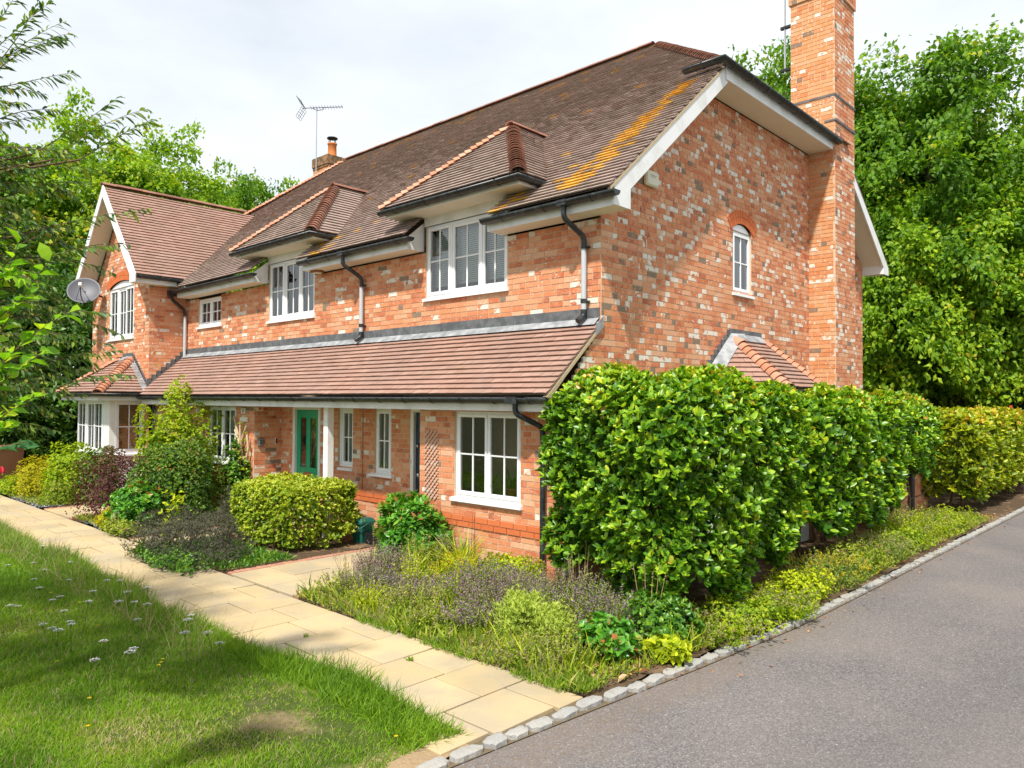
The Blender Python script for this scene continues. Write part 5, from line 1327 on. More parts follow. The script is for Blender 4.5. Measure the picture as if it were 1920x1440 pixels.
tree('broadleaf_tree', 'bright tree behind the gabled wing, second from the left', -25.0, 2.2, 13.3, 7.0, K_BEECH, 12, 1.0)
tree('broadleaf_tree', 'bright tree above the wing ridge, left of the rear chimney', -25.2, 5.2, 13.2, 6.6, K_BEECH, 13, 1.0)
tree('broadleaf_tree', 'tree above the roof valley with gaps of sky', -26.0, 8.4, 13.2, 5.6, K_OAK, 14, 1.0)
tree('broadleaf_tree', 'tree whose crown ends just left of the rear chimney', -25.4, 11.2, 12.4, 5.0, K_BEECH, 16, 1.0)
tree('evergreen_tree', 'dark evergreen tree beside the bay window', -18.0, -0.6, 6.4, 4.6, K_DARK, 17, 0.0)
tree('evergreen_tree', 'dark evergreen tree at the left edge behind the brown bin', -19.0, -3.4, 6.2, 4.6, K_DARK, 18, 0.0)
tree('evergreen_tree', 'dark evergreen tree close behind the wing corner', -18.4, 2.2, 7.5, 4.6, K_DARK, 19, 0.0)
tree('evergreen_tree', 'low dark evergreen left of the bay, branches to the ground', -17.0, -2.6, 3.2, 3.0, K_DARK, 20, -0.2)

# ---- shrubs, bed plants
def dome_points(n, r, h, q, base=0.0, bump=.16, seed=0, flat=1.0):
    u = unit(q.normal(size=(n, 3))); u[:, 2] = np.abs(u[:, 2]) ** .8; u = u * np.array([1, 1, 1]) / np.maximum((np.abs(u) ** 3.2).sum(1, keepdims=True) ** (1 / 3.2), 1e-6) * .93
    f = 1 + bump * (np.sin(u[:, 0] * 5 + seed) * np.sin(u[:, 1] * 5.7 + seed * 1.7) + .6 * np.sin(u[:, 2] * 9 + u[:, 0] * 4 + seed))
    e = 2.0 / flat
    lx = np.linalg.norm(u[:, :2], axis=1, keepdims=True)
    P = u * f[:, None] * np.array([r[0], r[1], h]); P[:, 2] += base
    return P, u, f
def shrub(name, label, cat, loc, r, h, n, per, L, W, mat, seed, shape='oval', layers=((1, 1.0), (.85, .7), (.65, .4)), base=0.06, up=.4, bump=.16, stems=4, accent=None, spread=.9, group=None, zrot=0.0, parts=True):
    q = np.random.default_rng(seed)
    t = thing(name, label, cat, (loc[0], loc[1], GZ), zrot, group)
    fol = Fol()
    for k, fr in layers:
        P, N, f = dome_points(int(n * fr), r, h, q, base, bump, seed)
        P = P * k + q.normal(0, .02, P.shape)
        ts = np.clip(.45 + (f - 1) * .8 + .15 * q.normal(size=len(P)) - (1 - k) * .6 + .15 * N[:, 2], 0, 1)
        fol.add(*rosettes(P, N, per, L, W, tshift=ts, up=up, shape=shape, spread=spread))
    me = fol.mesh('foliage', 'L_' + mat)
    o = bpy.data.objects.new('foliage', me); COL.objects.link(o); o.parent = t; o['kind'] = 'stuff'
    for k in range(stems):
        a = q.uniform(0, 6.28); m = MB(); e = (r[0] * .6 * math.cos(a), r[1] * .6 * math.sin(a), h * .75)
        m.tube([(e[0] * .12, e[1] * .12, -.03), (e[0] * .4, e[1] * .4, e[2] * .5), e], [.016, .011, .005], 6)
        b = bpy.data.objects.new('stem', m.mesh('stem', 'twig')); COL.objects.link(b); b.parent = t
    if accent:
        amat, cnt, al, aw, hh = accent; fa = Fol()
        P, N, f = dome_points(cnt, (r[0] * 1.03, r[1] * 1.03), h * hh, q, base, bump, seed)
        P[:, 2] += q.uniform(0, .06, len(P)); fa.add(*rosettes(P, N, 5, al, aw, spread=.8, up=1.0, shape='diamond'))
        b = bpy.data.objects.new('flowers', fa.mesh('flowers', 'L_' + amat)); COL.objects.link(b); b.parent = t; b['kind'] = 'stuff'
    return t
# clipped variegated hedge between the two entrance paths
hedge('hedge', 'low clipped pale green variegated hedge between the two entrance paths', (-5.55, -3.95, -1.98, -0.72, GZ + .03, 0.80), 420, 6, .048, .027, 'boxleaf', 31, low=.12, stems=5, layers=((0, 1.0), (.06, .7), (.14, .4)), bump=.05, rnd=.14, taper=.0)
shrub('purple_berberis', 'purple leaved shrub left of the big green shrub', 'shrub', (-9.15, -2.35), (.72, .62), 1.12, 1500, 5, .034, .020, 'berberis', 41, bump=.2)
shrub('shrub', 'big dark green shrub in front of the left ground floor window', 'shrub', (-8.05, -1.75), (.95, .75), 1.32, 2200, 5, .046, .024, 'shrub', 42)
shrub('climber', 'yellow green climbing shrub reaching up to the gutter', 'shrub', (-9.30, -1.25), (.95, .5), 1.98, 1900, 5, .06, .036, 'climber', 43, bump=.28)
shrub('climber', 'thin pale shoot of the climber rising above the gutter', 'shrub', (-9.75, -1.45), (.06, .06), 2.60, 22, 4, .05, .026, 'climber', 44, layers=((1, 1.0),), bump=.3, stems=2)
shrub('shrub', 'rounded yellow green shrub in front of the bay', 'shrub', (-12.15, -2.2), (.72, .5), 1.08, 1200, 5, .05, .028, 'climber', 45)
shrub('golden_spirea', 'golden yellow spirea beside the brown bin', 'shrub', (-13.45, -2.45), (.62, .5), .78, 1300, 5, .032, .018, 'spirea', 46)
shrub('shrub', 'low pale green plant at the path edge left of the golden spirea', 'shrub', (-14.3, -2.75), (.6, .3), .34, 500, 5, .042, .022, 'climber', 47)
shrub('shrub', 'dull olive plant at the path edge right of the golden spirea', 'shrub', (-11.75, -2.55), (.36, .3), .40, 400, 5, .036, .016, 'weed', 48)
shrub('dark_shrub', 'dark leafy shrub under the bay window', 'shrub', (-11.3, -1.95), (.55, .35), 1.02, 900, 5, .05, .026, 'shrub', 49)
shrub('leafy_perennial', 'fresh green leafy perennial below the big dark shrub', 'plant', (-7.62, -2.62), (.40, .34), .62, 260, 5, .085, .045, 'peony', 50)
shrub('golden_groundcover', 'low yellow green plant in the middle bed by the path', 'plant', (-7.9, -2.85), (.42, .2), .22, 400, 5, .04, .022, 'spirea', 51)
shrub('groundcover', 'low green trailing plant at the corner of the middle bed', 'plant', (-7.3, -2.95), (.5, .18), .16, 420, 5, .035, .018, 'weed', 52)
shrub('old_lavender', 'large dull grey lavender bush overhanging the path', 'plant', (-4.75, -2.95), (1.0, .62), .56, 2600, 6, .042, .006, 'oldlav', 53, shape='blade', up=.9, spread=.6)
shrub('groundcover', 'dark green carpet plant along the foot of the grey lavender', 'plant', (-4.55, -3.32), (.85, .26), .15, 700, 6, .032, .018, 'ivy', 54)
shrub('young_sapling', 'bright lime sapling standing in the grey lavender', 'plant', (-4.95, -3.1), (.10, .10), .74, 46, 4, .08, .032, 'lime', 55, layers=((1, 1.0),), bump=.3, stems=1)
shrub('grass_clump', 'grey stalky plant beside the clipped variegated hedge', 'plant', (-6.0, -1.5), (.32, .5), .62, 900, 5, .05, .006, 'oldlav', 56, shape='blade', up=1.0, spread=.5)
shrub('ivy', 'dark ivy climbing at the foot of the wooden trellis', 'plant', (-7.62, -0.86), (.30, .20), 1.22, 620, 5, .05, .036, 'ivy', 57, bump=.2)
shrub('climbing_rose', 'thin climber on the upper part of the wooden trellis', 'plant', (-7.45, -0.82), (.14, .10), 1.72, 60, 4, .045, .026, 'climber', 58, layers=((1, 1.0),), stems=1)
shrub('peony', 'deep green peony leaning over the path by the navy door', 'plant', (-2.30, -1.02), (.48, .34), .76, 560, 6, .105, .036, 'peony', 59, bump=.22)
shrub('daylily', 'clump of arching yellow green strap leaves by the wall', 'plant', (-1.15, -1.22), (.10, .10), .12, 26, 5, .46, .020, 'lily', 60, shape='blade', up=1.6, spread=.65, layers=((1, 1.0),), stems=0)
shrub('daylily', 'second clump of strap leaves, nearer the entrance path', 'plant', (-1.62, -1.62), (.10, .10), .10, 18, 5, .36, .016, 'lily', 61, shape='blade', up=1.6, spread=.7, layers=((1, 1.0),), stems=0)
shrub('lime_euphorbia', 'low lime yellow plant at the foot of the wall', 'plant', (-0.52, -1.05), (.46, .22), .27, 420, 6, .042, .026, 'lime', 62)
LAV = [(-1.75, -1.95, .32, .44, 'mauve flowered plant at the entrance path corner'), (-1.30, -2.45, .30, .34, 'mauve flowered plant halfway along the paved path edge'),
       (-0.35, -1.65, .42, .42, 'mauve flowered plant in front of the lime yellow plant'), (0.25, -1.95, .44, .46, 'broad mauve flowered plant before the big hedge'),
       (0.85, -1.72, .42, .50, 'tall mauve flowered plant touching the big hedge'), (1.42, -1.75, .36, .42, 'mauve flowered plant nearest the driveway'),
       (-0.75, -2.30, .34, .30, 'low mauve flowered plant among the weeds'), (0.35, -2.45, .30, .30, 'mauve flowered plant behind the feathery pale plant')]
def spiky(name, label, x, y, r, h, n, seed, leaf='catmint', flower='mauve', L=.034, W=.011, fl=.28):
    g = np.random.default_rng(seed); t = thing(name, label, 'plant', (x, y, GZ)); fo = Fol(); ff = Fol(); m = MB()
    a = g.uniform(0, 6.28, n); rr = np.sqrt(g.random(n)); B = np.stack([np.cos(a) * rr * r * .55, np.sin(a) * rr * r * .55, np.full(n, -.02)], 1)
    H = h * g.uniform(.6, 1.12, n) * (1.05 - .35 * rr); E = np.stack([np.cos(a) * rr * r * 1.15, np.sin(a) * rr * r * 1.15, H], 1) + g.normal(0, .02, (n, 3))
    k = 16; tt = np.tile(np.linspace(.12, 1, k), n) + g.uniform(-.03, .03, n * k); b = np.repeat(B, k, 0); e = np.repeat(E, k, 0); P = b + (e - b) * tt[:, None] ** np.array([1, 1, .9])
    D = unit(unit(e - b) * .5 + g.normal(0, .6, P.shape)); fo.leaves(P, D, unit(np.array([0, 0, 1.]) + g.normal(0, .5, P.shape)), L * (1.15 - .5 * tt) * g.uniform(.7, 1.3, len(P)), W, 'diamond', .2, .2, np.clip(g.random(len(P)) * .7 + .3 * tt - .05, 0, 1))
    fs = g.random(n) < .75; k2 = 11; b = np.repeat(B[fs], k2, 0); e = np.repeat(E[fs], k2, 0); f = np.tile(np.linspace(1 - fl, 1.06, k2), fs.sum()); P = b + (e - b) * f[:, None] + g.normal(0, .004, b.shape)
    ff.leaves(P, unit(g.normal(size=P.shape) + np.array([0, 0, .4])), rand_dirs(len(P)), .017 * (1.3 - .5 * (f - 1 + fl) / fl), .011, 'diamond', .2, .2)
    for nm, F, mt in (('foliage', fo, leaf), ('flowers', ff, flower)):
        o = bpy.data.objects.new(nm, F.mesh(nm, 'L_' + mt)); COL.objects.link(o); o.parent = t; o['kind'] = 'stuff'
    for i in range(0, n, 3): m.tube([tuple(B[i]), tuple((B[i] + E[i]) / 2), tuple(E[i])], [.003, .0025, .0015], 4)
    o = bpy.data.objects.new('stems', m.mesh('stems', 'twig')); o.data.materials[0] = LM['catmint']; COL.objects.link(o); o.parent = t; o['kind'] = 'stuff'
for k, (x, y, rr, hh, lb) in enumerate(LAV):
    spiky('catmint', lb, x, y, rr, hh * 1.02, int(300 * rr / .4), 70 + k, 'catmint' if k % 3 else 'lavender')
spiky('leggy_weed', 'tall weedy green plant between the peony and the strap leaves', -1.75, -1.35, .26, .52, 80, 201, 'weed', 'straw', .045, .016)
spiky('leggy_weed', 'pale weedy plant with dry heads at mid path edge', -.35, -2.62, .30, .34, 110, 202, 'weed', 'straw', .045, .016)
spiky('leggy_weed', 'weedy green plant between the mauve plants and the wall', -.85, -1.55, .32, .42, 110, 203, 'lime', 'yellow', .045, .018, .1)
spiky('leggy_weed', 'weedy plant right of the brown drain cover', 1.55, -2.55, .26, .28, 90, 204, 'weed', 'straw', .04, .014)
WILD = [(-1.55, -2.72, .24, .30, 'weed', 'straw', 'low weedy plant by the brick edging corner'), (-1.05, -2.05, .26, .44, 'lime', 'straw', 'pale green weedy plant amid the mauve ones'), (-.15, -2.2, .26, .40, 'weed', 'mauve', 'weedy plant between two mauve plants'),
        (.1, -2.75, .26, .24, 'weed', 'straw', 'low weeds at the path edge left of the drain cover'), (.62, -2.08, .24, .46, 'catmint', 'straw', 'grey green weedy plant behind the feathery plant'), (1.15, -2.05, .26, .40, 'weed', 'straw', 'weedy plant between the feathery plant and the geranium'),
        (-.9, -2.72, .24, .26, 'lime', 'straw', 'lime green weeds at the path edge'), (1.35, -2.78, .28, .20, 'weed', 'straw', 'dry weeds near the path end'), (-1.5, -1.05, .2, .55, 'weed', 'mauve', 'tall stalky weeds by the peony'), (.9, -1.45, .3, .5, 'catmint', 'straw', 'grey green stalks against the big hedge'), (-.1, -1.25, .28, .42, 'weed', 'mauve', 'mauve tipped weeds against the wall')]
for k, (x, y, r_, h_, lf, fl_, lb) in enumerate(WILD): spiky('leggy_weed', lb, x, y, r_, h_, 70 if h_ > .3 else 90, 230 + k, lf, fl_, .046, .016, .2)
shrub('cotton_lavender', 'pale green feathery plant near the brown drain cover', 'plant', (0.92, -2.42), (.21, .19), .36, 700, 6, .042, .007, 'cotton', 81, shape='blade', up=1.0, spread=.5)
shrub('cotton_lavender', 'smaller pale feathery plant beside the larger one', 'plant', (1.28, -2.42), (.17, .16), .33, 360, 6, .036, .006, 'cotton', 82, shape='blade', up=1.0, spread=.5)
shrub('geranium', 'bright green geranium with a few pink flowers', 'plant', (1.72, -2.22), (.22, .18), .26, 170, 5, .06, .05, 'peony', 83, accent=('pink', 12, .02, .018, 1.05))
shrub('groundcover', 'leafy dark green clump at the driveway end of the front bed', 'plant', (1.82, -1.55), (.30, .34), .34, 420, 5, .05, .026, 'ivy', 84)
shrub('bright_weed', 'small bright green rosette by the granite kerb', 'plant', (2.10, -1.93), (.15, .13), .11, 110, 5, .055, .038, 'lime', 85, stems=0)
GCV = [(2.08, -1.15, .32, .28, 'weed', 'pinkish weedy plant under the corner of the big hedge'), (2.15, -0.55, .30, .30, 'climber', 'yellow green mound by the kerb, first past the hedge corner'),
       (2.18, 0.05, .28, .30, 'climber', 'yellow green mound by the kerb, second past the hedge corner'), (2.12, 0.75, .30, .34, 'lime', 'lime mound by the kerb, third past the hedge corner'),
       (2.08, 1.75, .36, .42, 'catmint', 'grey green plant beside the second hedge'), (2.08, 2.6, .34, .40, 'weed', 'green plant with yellow flowers beside the second hedge'),
       (2.05, 3.6, .34, .44, 'catmint', 'grey green plant farther along the second hedge'), (2.0, 4.7, .36, .46, 'climber', 'yellow green plant at the end of the second hedge'),
       (1.85, 5.9, .45, .55, 'lime', 'lime plant in front of the set-back hedge'), (2.05, 6.9, .36, .42, 'climber', 'yellow green plant by the kerb near the low brick wall')]
for k, (x, y, rr, hh, mt, lb) in enumerate(GCV):
    if k % 2: shrub('kerb_plant', lb, 'plant', (x, y), (rr * 1.0, rr * 1.45), hh * .6, 520, 5, .034, .017, mt, 90 + k, up=1.0, bump=.4)
    else: spiky('kerb_plant', lb, x, y, rr * 1.35, hh * .85, 150, 90 + k, mt, 'yellow' if k == 4 else 'straw', .042, .016, .12)
    spiky('leggy_weed', lb.replace('mound', 'weeds').replace('plant', 'weeds') + ', stalky one beside it', x - .12, y + .5, rr * 1.1, hh * .8, 80, 290 + k, ('weed', 'catmint', 'climber')[k % 3], 'straw', .042, .015, .15)

# ---- ground cover and grass nobody could count
def scatter(n, x0, x1, y0, y1, keep, q):
    P = np.stack([q.uniform(x0, x1, n), q.uniform(y0, y1, n), np.zeros(n)], 1); return P[keep(P)]
q = np.random.default_rng(5)
def bed_cover(name, n, x0, x1, y0, y1, keep, L, W, mat, shape, tilt, zf=0.0):
    P = scatter(n, x0, x1, y0, y1, keep, q); P[:, 2] = GZ + zf + q.uniform(0, .03, len(P)) 
    D = unit(np.stack([q.normal(0, tilt, len(P)), q.normal(0, tilt, len(P)), np.ones(len(P))], 1)); N = unit(q.normal(size=D.shape) + np.array([0, 0, .3]))
    V, T, t = leaf_geo(P, D, N, L * q.uniform(.4, 1.3, len(P)), W * q.uniform(.6, 1.3, len(P)), shape, .2, .25)
    tag(mesh_obj(name, np_mesh(name, V, tris=T, mat='L_' + mat, attrs={'tint': t})), kind='stuff')
clump = lambda P, s, th: (np.sin(P[:, 0] * s + 1) * np.sin(P[:, 1] * s * 1.2 + 2) + .5 * np.sin(P[:, 0] * s * 2.3) * np.sin(P[:, 1] * s * 2.1)) > th
fb = lambda P: (P[:, 0] < kx(P[:, 1]) - .12)
bed_cover('weeds', 9000, -1.9, 2.2, -3.03, -.75, lambda P: fb(P) & clump(P, 3.3, .1), .19, .018, 'weed', 'diamond', .5)
bed_cover('weeds', 2500, -1.9, 2.2, -2.95, -.9, lambda P: fb(P) & clump(P, 2.7, .2), .26, .012, 'lime', 'blade', .4)
bed_cover('weeds', 12000, -1.9, 2.2, -3.03, -.75, lambda P: fb(P) & clump(P, 4, -.55), .085, .016, 'weed', 'diamond', .7)
bed_cover('weeds', 4500, -1.9, 2.2, -3.06, -.75, lambda P: fb(P) & clump(P, 5, -.1), .15, .006, 'grass', 'blade', .45)
bed_cover('dry_grass', 6500, -1.9, 2.1, -3.02, -1.0, lambda P: fb(P) & clump(P, 3.1, -.1), .20, .005, 'straw', 'blade', .9)
bed_cover('weeds', 6000, -1.2, 2.2, -3.08, -2.75, lambda P: fb(P) & clump(P, 6, -.2), .075, .007, 'grass', 'blade', .6)
bed_cover('weeds', 9000, 1.5, 2.5, -1.4, 9, lambda P: fb(P), .10, .018, 'weed', 'diamond', .7)
bed_cover('weeds', 5000, -5.85, -3.62, -3.0, -2.0, lambda P: P[:, 0] < 5, .07, .02, 'ivy', 'diamond', .8)
bed_cover('weeds', 5000, -9.6, -6.95, -2.98, -.75, lambda P: P[:, 0] < 5, .08, .018, 'weed', 'diamond', .8)
bed_cover('weeds', 5000, -16, -11.4, -2.98, -1.7, lambda P: P[:, 0] < 5, .08, .02, 'weed', 'diamond', .8)
def litter(name, n, x0, x1, y0, y1, keep, L, W, mat, z, shape='oval'):
    P = scatter(n, x0, x1, y0, y1, keep, q); P[:, 2] = z + q.uniform(0, .015, len(P)); D = unit(q.normal(size=P.shape) * np.array([1, 1, .25])); N = unit(np.array([0, 0, 1.]) + q.normal(0, .4, P.shape))
    V, T, t = leaf_geo(P, D, N, L * q.uniform(.5, 1.3, len(P)), W * q.uniform(.6, 1.3, len(P)), shape, .3, .2)
    tag(mesh_obj(name, np_mesh(name, V, tris=T, mat=mat, attrs={'tint': t})), kind='stuff')
litter('fallen_leaves', 900, 1.4, 2.5, -2.8, 9.5, lambda P: fb(P), .065, .034, 'dead', GZ + .02)
litter('fallen_leaves', 260, 1.1, 2.4, -2.6, -.6, lambda P: fb(P), .075, .04, 'dead', GZ + .02)
litter('fallen_leaves', 90, 2.3, 2.75, -2.5, 9.5, lambda P: P[:, 0] > kx(P[:, 1]) + .04, .04, .02, 'dead', GZ - .03)
litter('slate_chippings', 1500, -8.9, -7.0, -3.0, -2.5, lambda P: P[:, 0] < 0, .05, .035, 'slate', GZ + .012, 'diamond')
litter('slate_chippings', 1200, -13.6, -11.35, -3.0, -2.6, lambda P: P[:, 0] < 0, .05, .035, 'slate', GZ + .012, 'diamond')
# lawn grass
def lawn_blades(n, x0, x1, y0, y1, L, W, seed):
    g = np.random.default_rng(seed)
    P = np.stack([g.uniform(x0, x1, n), g.uniform(y0, y1, n)], 1)
    dry = np.sin(P[:, 0] * 1.9 + .3) * np.sin(P[:, 1] * 2.3 + 1.1) + .5 * np.sin(P[:, 0] * 4.7) * np.sin(P[:, 1] * 5.3)
    bare = np.exp(-(((P[:, 0] - .85) / .85) ** 2 + ((P[:, 1] + 4.72) / .36) ** 2)) 
    e = lawn_edge(P[:, 0]) + .05 - P[:, 1]
    k = (e > 0) & (P[:, 0] < kx(P[:, 1]) - .16 - .07 * np.sin(P[:, 1] * 4)) & (g.random(n) > .86 * bare) & (g.random(n) > .35 * (dry > .75))
    P = P[k]; bare = bare[k]; dry = dry[k]; m = len(P)
    Z = lawn_z(P[:, 0], P[:, 1]); B = np.concatenate([P, Z[:, None] - .004], 1)
    far = np.clip(1.35 - .25 * dry, .6, 1.6)
    D = unit(np.stack([g.normal(.1, .55, m), g.normal(.1, .55, m), np.ones(m)], 1)); N = unit(np.stack([g.normal(size=m), g.normal(size=m), np.full(m, .2)], 1))
    low = np.clip((-4.75 - P[:, 1]) / .9, 0, 1) * np.clip((P[:, 0] + 4) / 3, 0, 1)
    t = np.clip(g.random(m) * .62 + .16 * dry + .5 * bare * g.random(m) + .22 * low * (.6 + dry) + .06, 0, 1)
    return leaf_geo(B, D, N, L * g.uniform(.5, 1.3, m) * far * (1 - .45 * bare), W, 'blade', 0, .35, t)
fol = Fol()
fol.add(*lawn_blades(120000, -1.5, 2.0, -6.6, -4.0, .034, .0052, 1)); fol.add(*lawn_blades(80000, -6.5, -1.5, -7.2, -4.1, .046, .0065, 2)); fol.add(*lawn_blades(26000, -16, -6.5, -9, -4.1, .075, .011, 3))
fol.add(*lawn_blades(9000, -1.5, 2.0, -4.4, -3.9, .10, .006, 4)); fol.add(*lawn_blades(9000, -10, -1.5, -4.5, -4.1, .12, .008, 5))
tag(mesh_obj('lawn_grass', fol.mesh('lawn_grass', 'L_grass')), kind='stuff')
fs_ = Fol()
V, T, t = lawn_blades(1100, -9, -.5, -4.75, -4.05, .24, .004, 6); fs_.add(V, T, t); V, T, t = lawn_blades(9000, -4, 1.9, -6.4, -4.5, .045, .0045, 7); fs_.add(V, T, t)
tag(mesh_obj('dry_grass', fs_.mesh('dry_grass', 'L_straw')), kind='stuff')
# tufts in the paving joints
def tuft(x, y, z, n, L, label):
    t = thing('grass_tuft', label, 'plant', (x, y, z)); P = np.zeros((n, 3)) + q.normal(0, .012, (n, 3)) * np.array([1, 1, 0])
    D = unit(np.stack([q.normal(0, .6, n), q.normal(0, .6, n), np.ones(n)], 1)); V, T, tt = leaf_geo(P, D, rand_dirs(n), L * q.uniform(.5, 1.2, n), .006, 'blade', 0, .3)
    o = bpy.data.objects.new('blades', np_mesh('blades', V, tris=T, mat='L_grass', attrs={'tint': tt})); COL.objects.link(o); o.parent = t; o['kind'] = 'stuff'
tuft(0.555, -3.40, GZ, 40, .05, 'small grass tuft in a slab joint near the drain cover')
tuft(-0.62, -3.66, GZ, 30, .04, 'small grass tuft in a slab joint at mid path')
tuft(0.10, -3.02, GZ, 70, .14, 'pale strappy tuft leaning over the path edge')
# yarrow flowers in the lawn
def yarrow_meshes(k):
    r = random.Random(k); h = r.uniform(.16, .30); m = MB(); top = Vector((r.gauss(0, .03), r.gauss(0, .03), h))
    m.tube([(0, 0, 0), (top.x * .4, top.y * .4, h * .5), tuple(top)], [.0028, .0024, .002], 5)
    for j in range(6):
        a = j * 1.05; m.tube([tuple(top - Vector((0, 0, .03))), tuple(top + Vector((.018 * math.cos(a), .018 * math.sin(a), 0)))], .0012, 4)
    st = m.mesh('stem', 'twig'); st.materials[0] = LM['catmint']
    n = 44; a = np.random.default_rng(k).uniform(0, 6.28, n); rr = .034 * np.sqrt(np.random.default_rng(k + 1).random(n)); P = np.stack([rr * np.cos(a), rr * np.sin(a), .006 - rr * .18 + np.random.default_rng(k + 2).normal(0, .002, n)], 1) + np.array(top)
    V, T, t = leaf_geo(P, unit(np.stack([np.cos(a), np.sin(a), np.full(n, .3)], 1)), np.tile([0, 0, 1.], (n, 1)), .011, .010, 'diamond', .1, .1)
    return st, np_mesh('flower_head', V, tris=T, mat='L_white', attrs={'tint': t})
YM = [yarrow_meshes(k) for k in range(6)]
def place_parts(name, label, cat, loc, parts, rot, group, sc=1.0):
    t = thing(name, label, cat, loc, rot, group); t.scale = (sc,) * 3
    for nm, me in parts:
        o = bpy.data.objects.new(nm, me); COL.objects.link(o); o.parent = t
    return t
YP = [(-2.9, -4.62), (-3.15, -4.7), (-2.7, -4.75), (-2.45, -4.55), (-3.6, -4.6), (-3.9, -4.8), (-2.2, -4.5), (-1.95, -4.62), (-1.7, -4.5), (-2.0, -4.85), (-2.35, -4.95), (-2.6, -5.05), (-1.5, -4.75), (-1.25, -4.6), (-1.3, -4.95), (-1.6, -5.05),
      (-.95, -4.65), (-.7, -4.55), (-.6, -4.75), (-.95, -4.95), (-1.1, -5.2), (-1.8, -5.2), (-3.3, -5.0), (-4.4, -4.7), (-4.9, -4.6), (-3.0, -5.1), (-2.1, -5.25), (-.3, -4.7), (-.45, -4.5), (-2.85, -4.4), (-2.3, -4.35), (-1.75, -4.35), (-1.2, -4.4), (-3.4, -4.4), (-1.4, -5.3), (-.75, -5.1), (-4.1, -4.5), (-.1, -4.62)]
for k, (x, y) in enumerate(YP):
    place_parts('yarrow', 'flat white yarrow flower head on a thin stem in the lawn', 'flower', (x * 1.12 + random.gauss(0, .28), -4.36 - abs(y + 4.3 + random.gauss(0, .14)) * 1.25, float(lawn_z(np.array(x), np.array(y)))), [('stem', YM[k % 6][0]), ('flower_head', YM[k % 6][1])], random.uniform(0, 6), 'white yarrow flowers in the lawn', random.uniform(.75, 1.1))
n = 18; a = np.linspace(0, 6.2, n)
V, T, t_ = leaf_geo(np.stack([.002 * np.cos(a), .002 * np.sin(a), np.full(n, .07)], 1), np.stack([np.cos(a), np.sin(a), np.full(n, .35)], 1), np.tile([0, 0, 1.], (n, 1)), .014, .006, 'diamond', .1, .1)
YFL = np_mesh('flower_head', V, tris=T, mat='L_yellow', attrs={'tint': t_}); YFS = MB().tube([(0, 0, 0), (.004, 0, .04), (0, 0, .07)], .0018, 5).mesh('stem', 'twig'); YFS.materials[0] = LM['catmint']
for k, (x, y) in enumerate([(-.55, -4.98), (-.5, -5.02), (-.62, -4.94), (-1.1, -5.55), (1.72, -4.45), (-2.9, -4.85), (-.2, -5.6), (.25, -5.75), (-1.9, -5.0), (-3.5, -4.95)]):
    place_parts('dandelion', 'small yellow dandelion flower in the grass', 'flower', (x, y, float(lawn_z(np.array(x), np.array(y)))), [('stem', YFS), ('flower_head', YFL)], k, 'yellow flowers in the lawn')

# ------------------------------------------------------------------ overhanging branches and shrubs at the left
cRn = np.array(cR); 
def bez(p, n):
    p = np.array(p, float); t = np.linspace(0, 1, n)[:, None]
    if len(p) == 2: return p[0] * (1 - t) + p[1] * t
    if len(p) == 3: return p[0] * (1 - t) ** 2 + p[1] * 2 * t * (1 - t) + p[2] * t * t
    return p[0] * (1 - t) ** 3 + p[1] * 3 * t * (1 - t) ** 2 + p[2] * 3 * t * t * (1 - t) + p[3] * t ** 3
def spray(m, fol, pts, n, L, W, q, droop=.5, r=.005, shape='oval', start=.25, plane=None):
    """a twig with leaves on both sides"""
    c = bez(pts, 14); m.tube([tuple(x) for x in c], [r * (1 - .8 * i / 13) for i in range(14)], 5)
    t = np.linspace(start, 1, n); i = np.clip((t * 13).astype(int), 0, 12); P = c[i] + (c[i + 1] - c[i]) * (t * 13 - i)[:, None]
    A = unit(c[i + 1] - c[i]); up = np.array([0, 0, 1.0]); S = unit(np.cross(A, up)) * np.where(np.arange(n) % 2, 1, -1)[:, None]
    D = unit(A * .75 + S * q.uniform(.3, .8, (n, 1)) - up * q.uniform(.0, droop * 1.6, (n, 1)) + q.normal(0, .16, (n, 3)))
    N = unit(up + q.normal(0, .45, (n, 3))); l = L * q.uniform(.65, 1.2, n) * (1 - .35 * (t > .93))
    fol.leaves(P, D, N, l, W * q.uniform(.8, 1.2, n), shape, .18, .22, q.random(n))
q = np.random.default_rng(77)
wt = thing('slender_leaved_tree', 'slender leaved tree reaching in over the lawn from the left edge', 'tree', (-0.6, -7.5, GZ))
MB().tube([(-.6, -7.5, GZ - .1), (-.55, -7.42, .9), (-.4, -7.25, 1.9), (-.3, -7.2, 3.0), (-.55, -7.3, 4.4), (-1.0, -7.5, 5.8)], [.11, .095, .08, .065, .045, .02], 10).build('trunk', 'bark', wt)
m = MB(); fol = Fol()
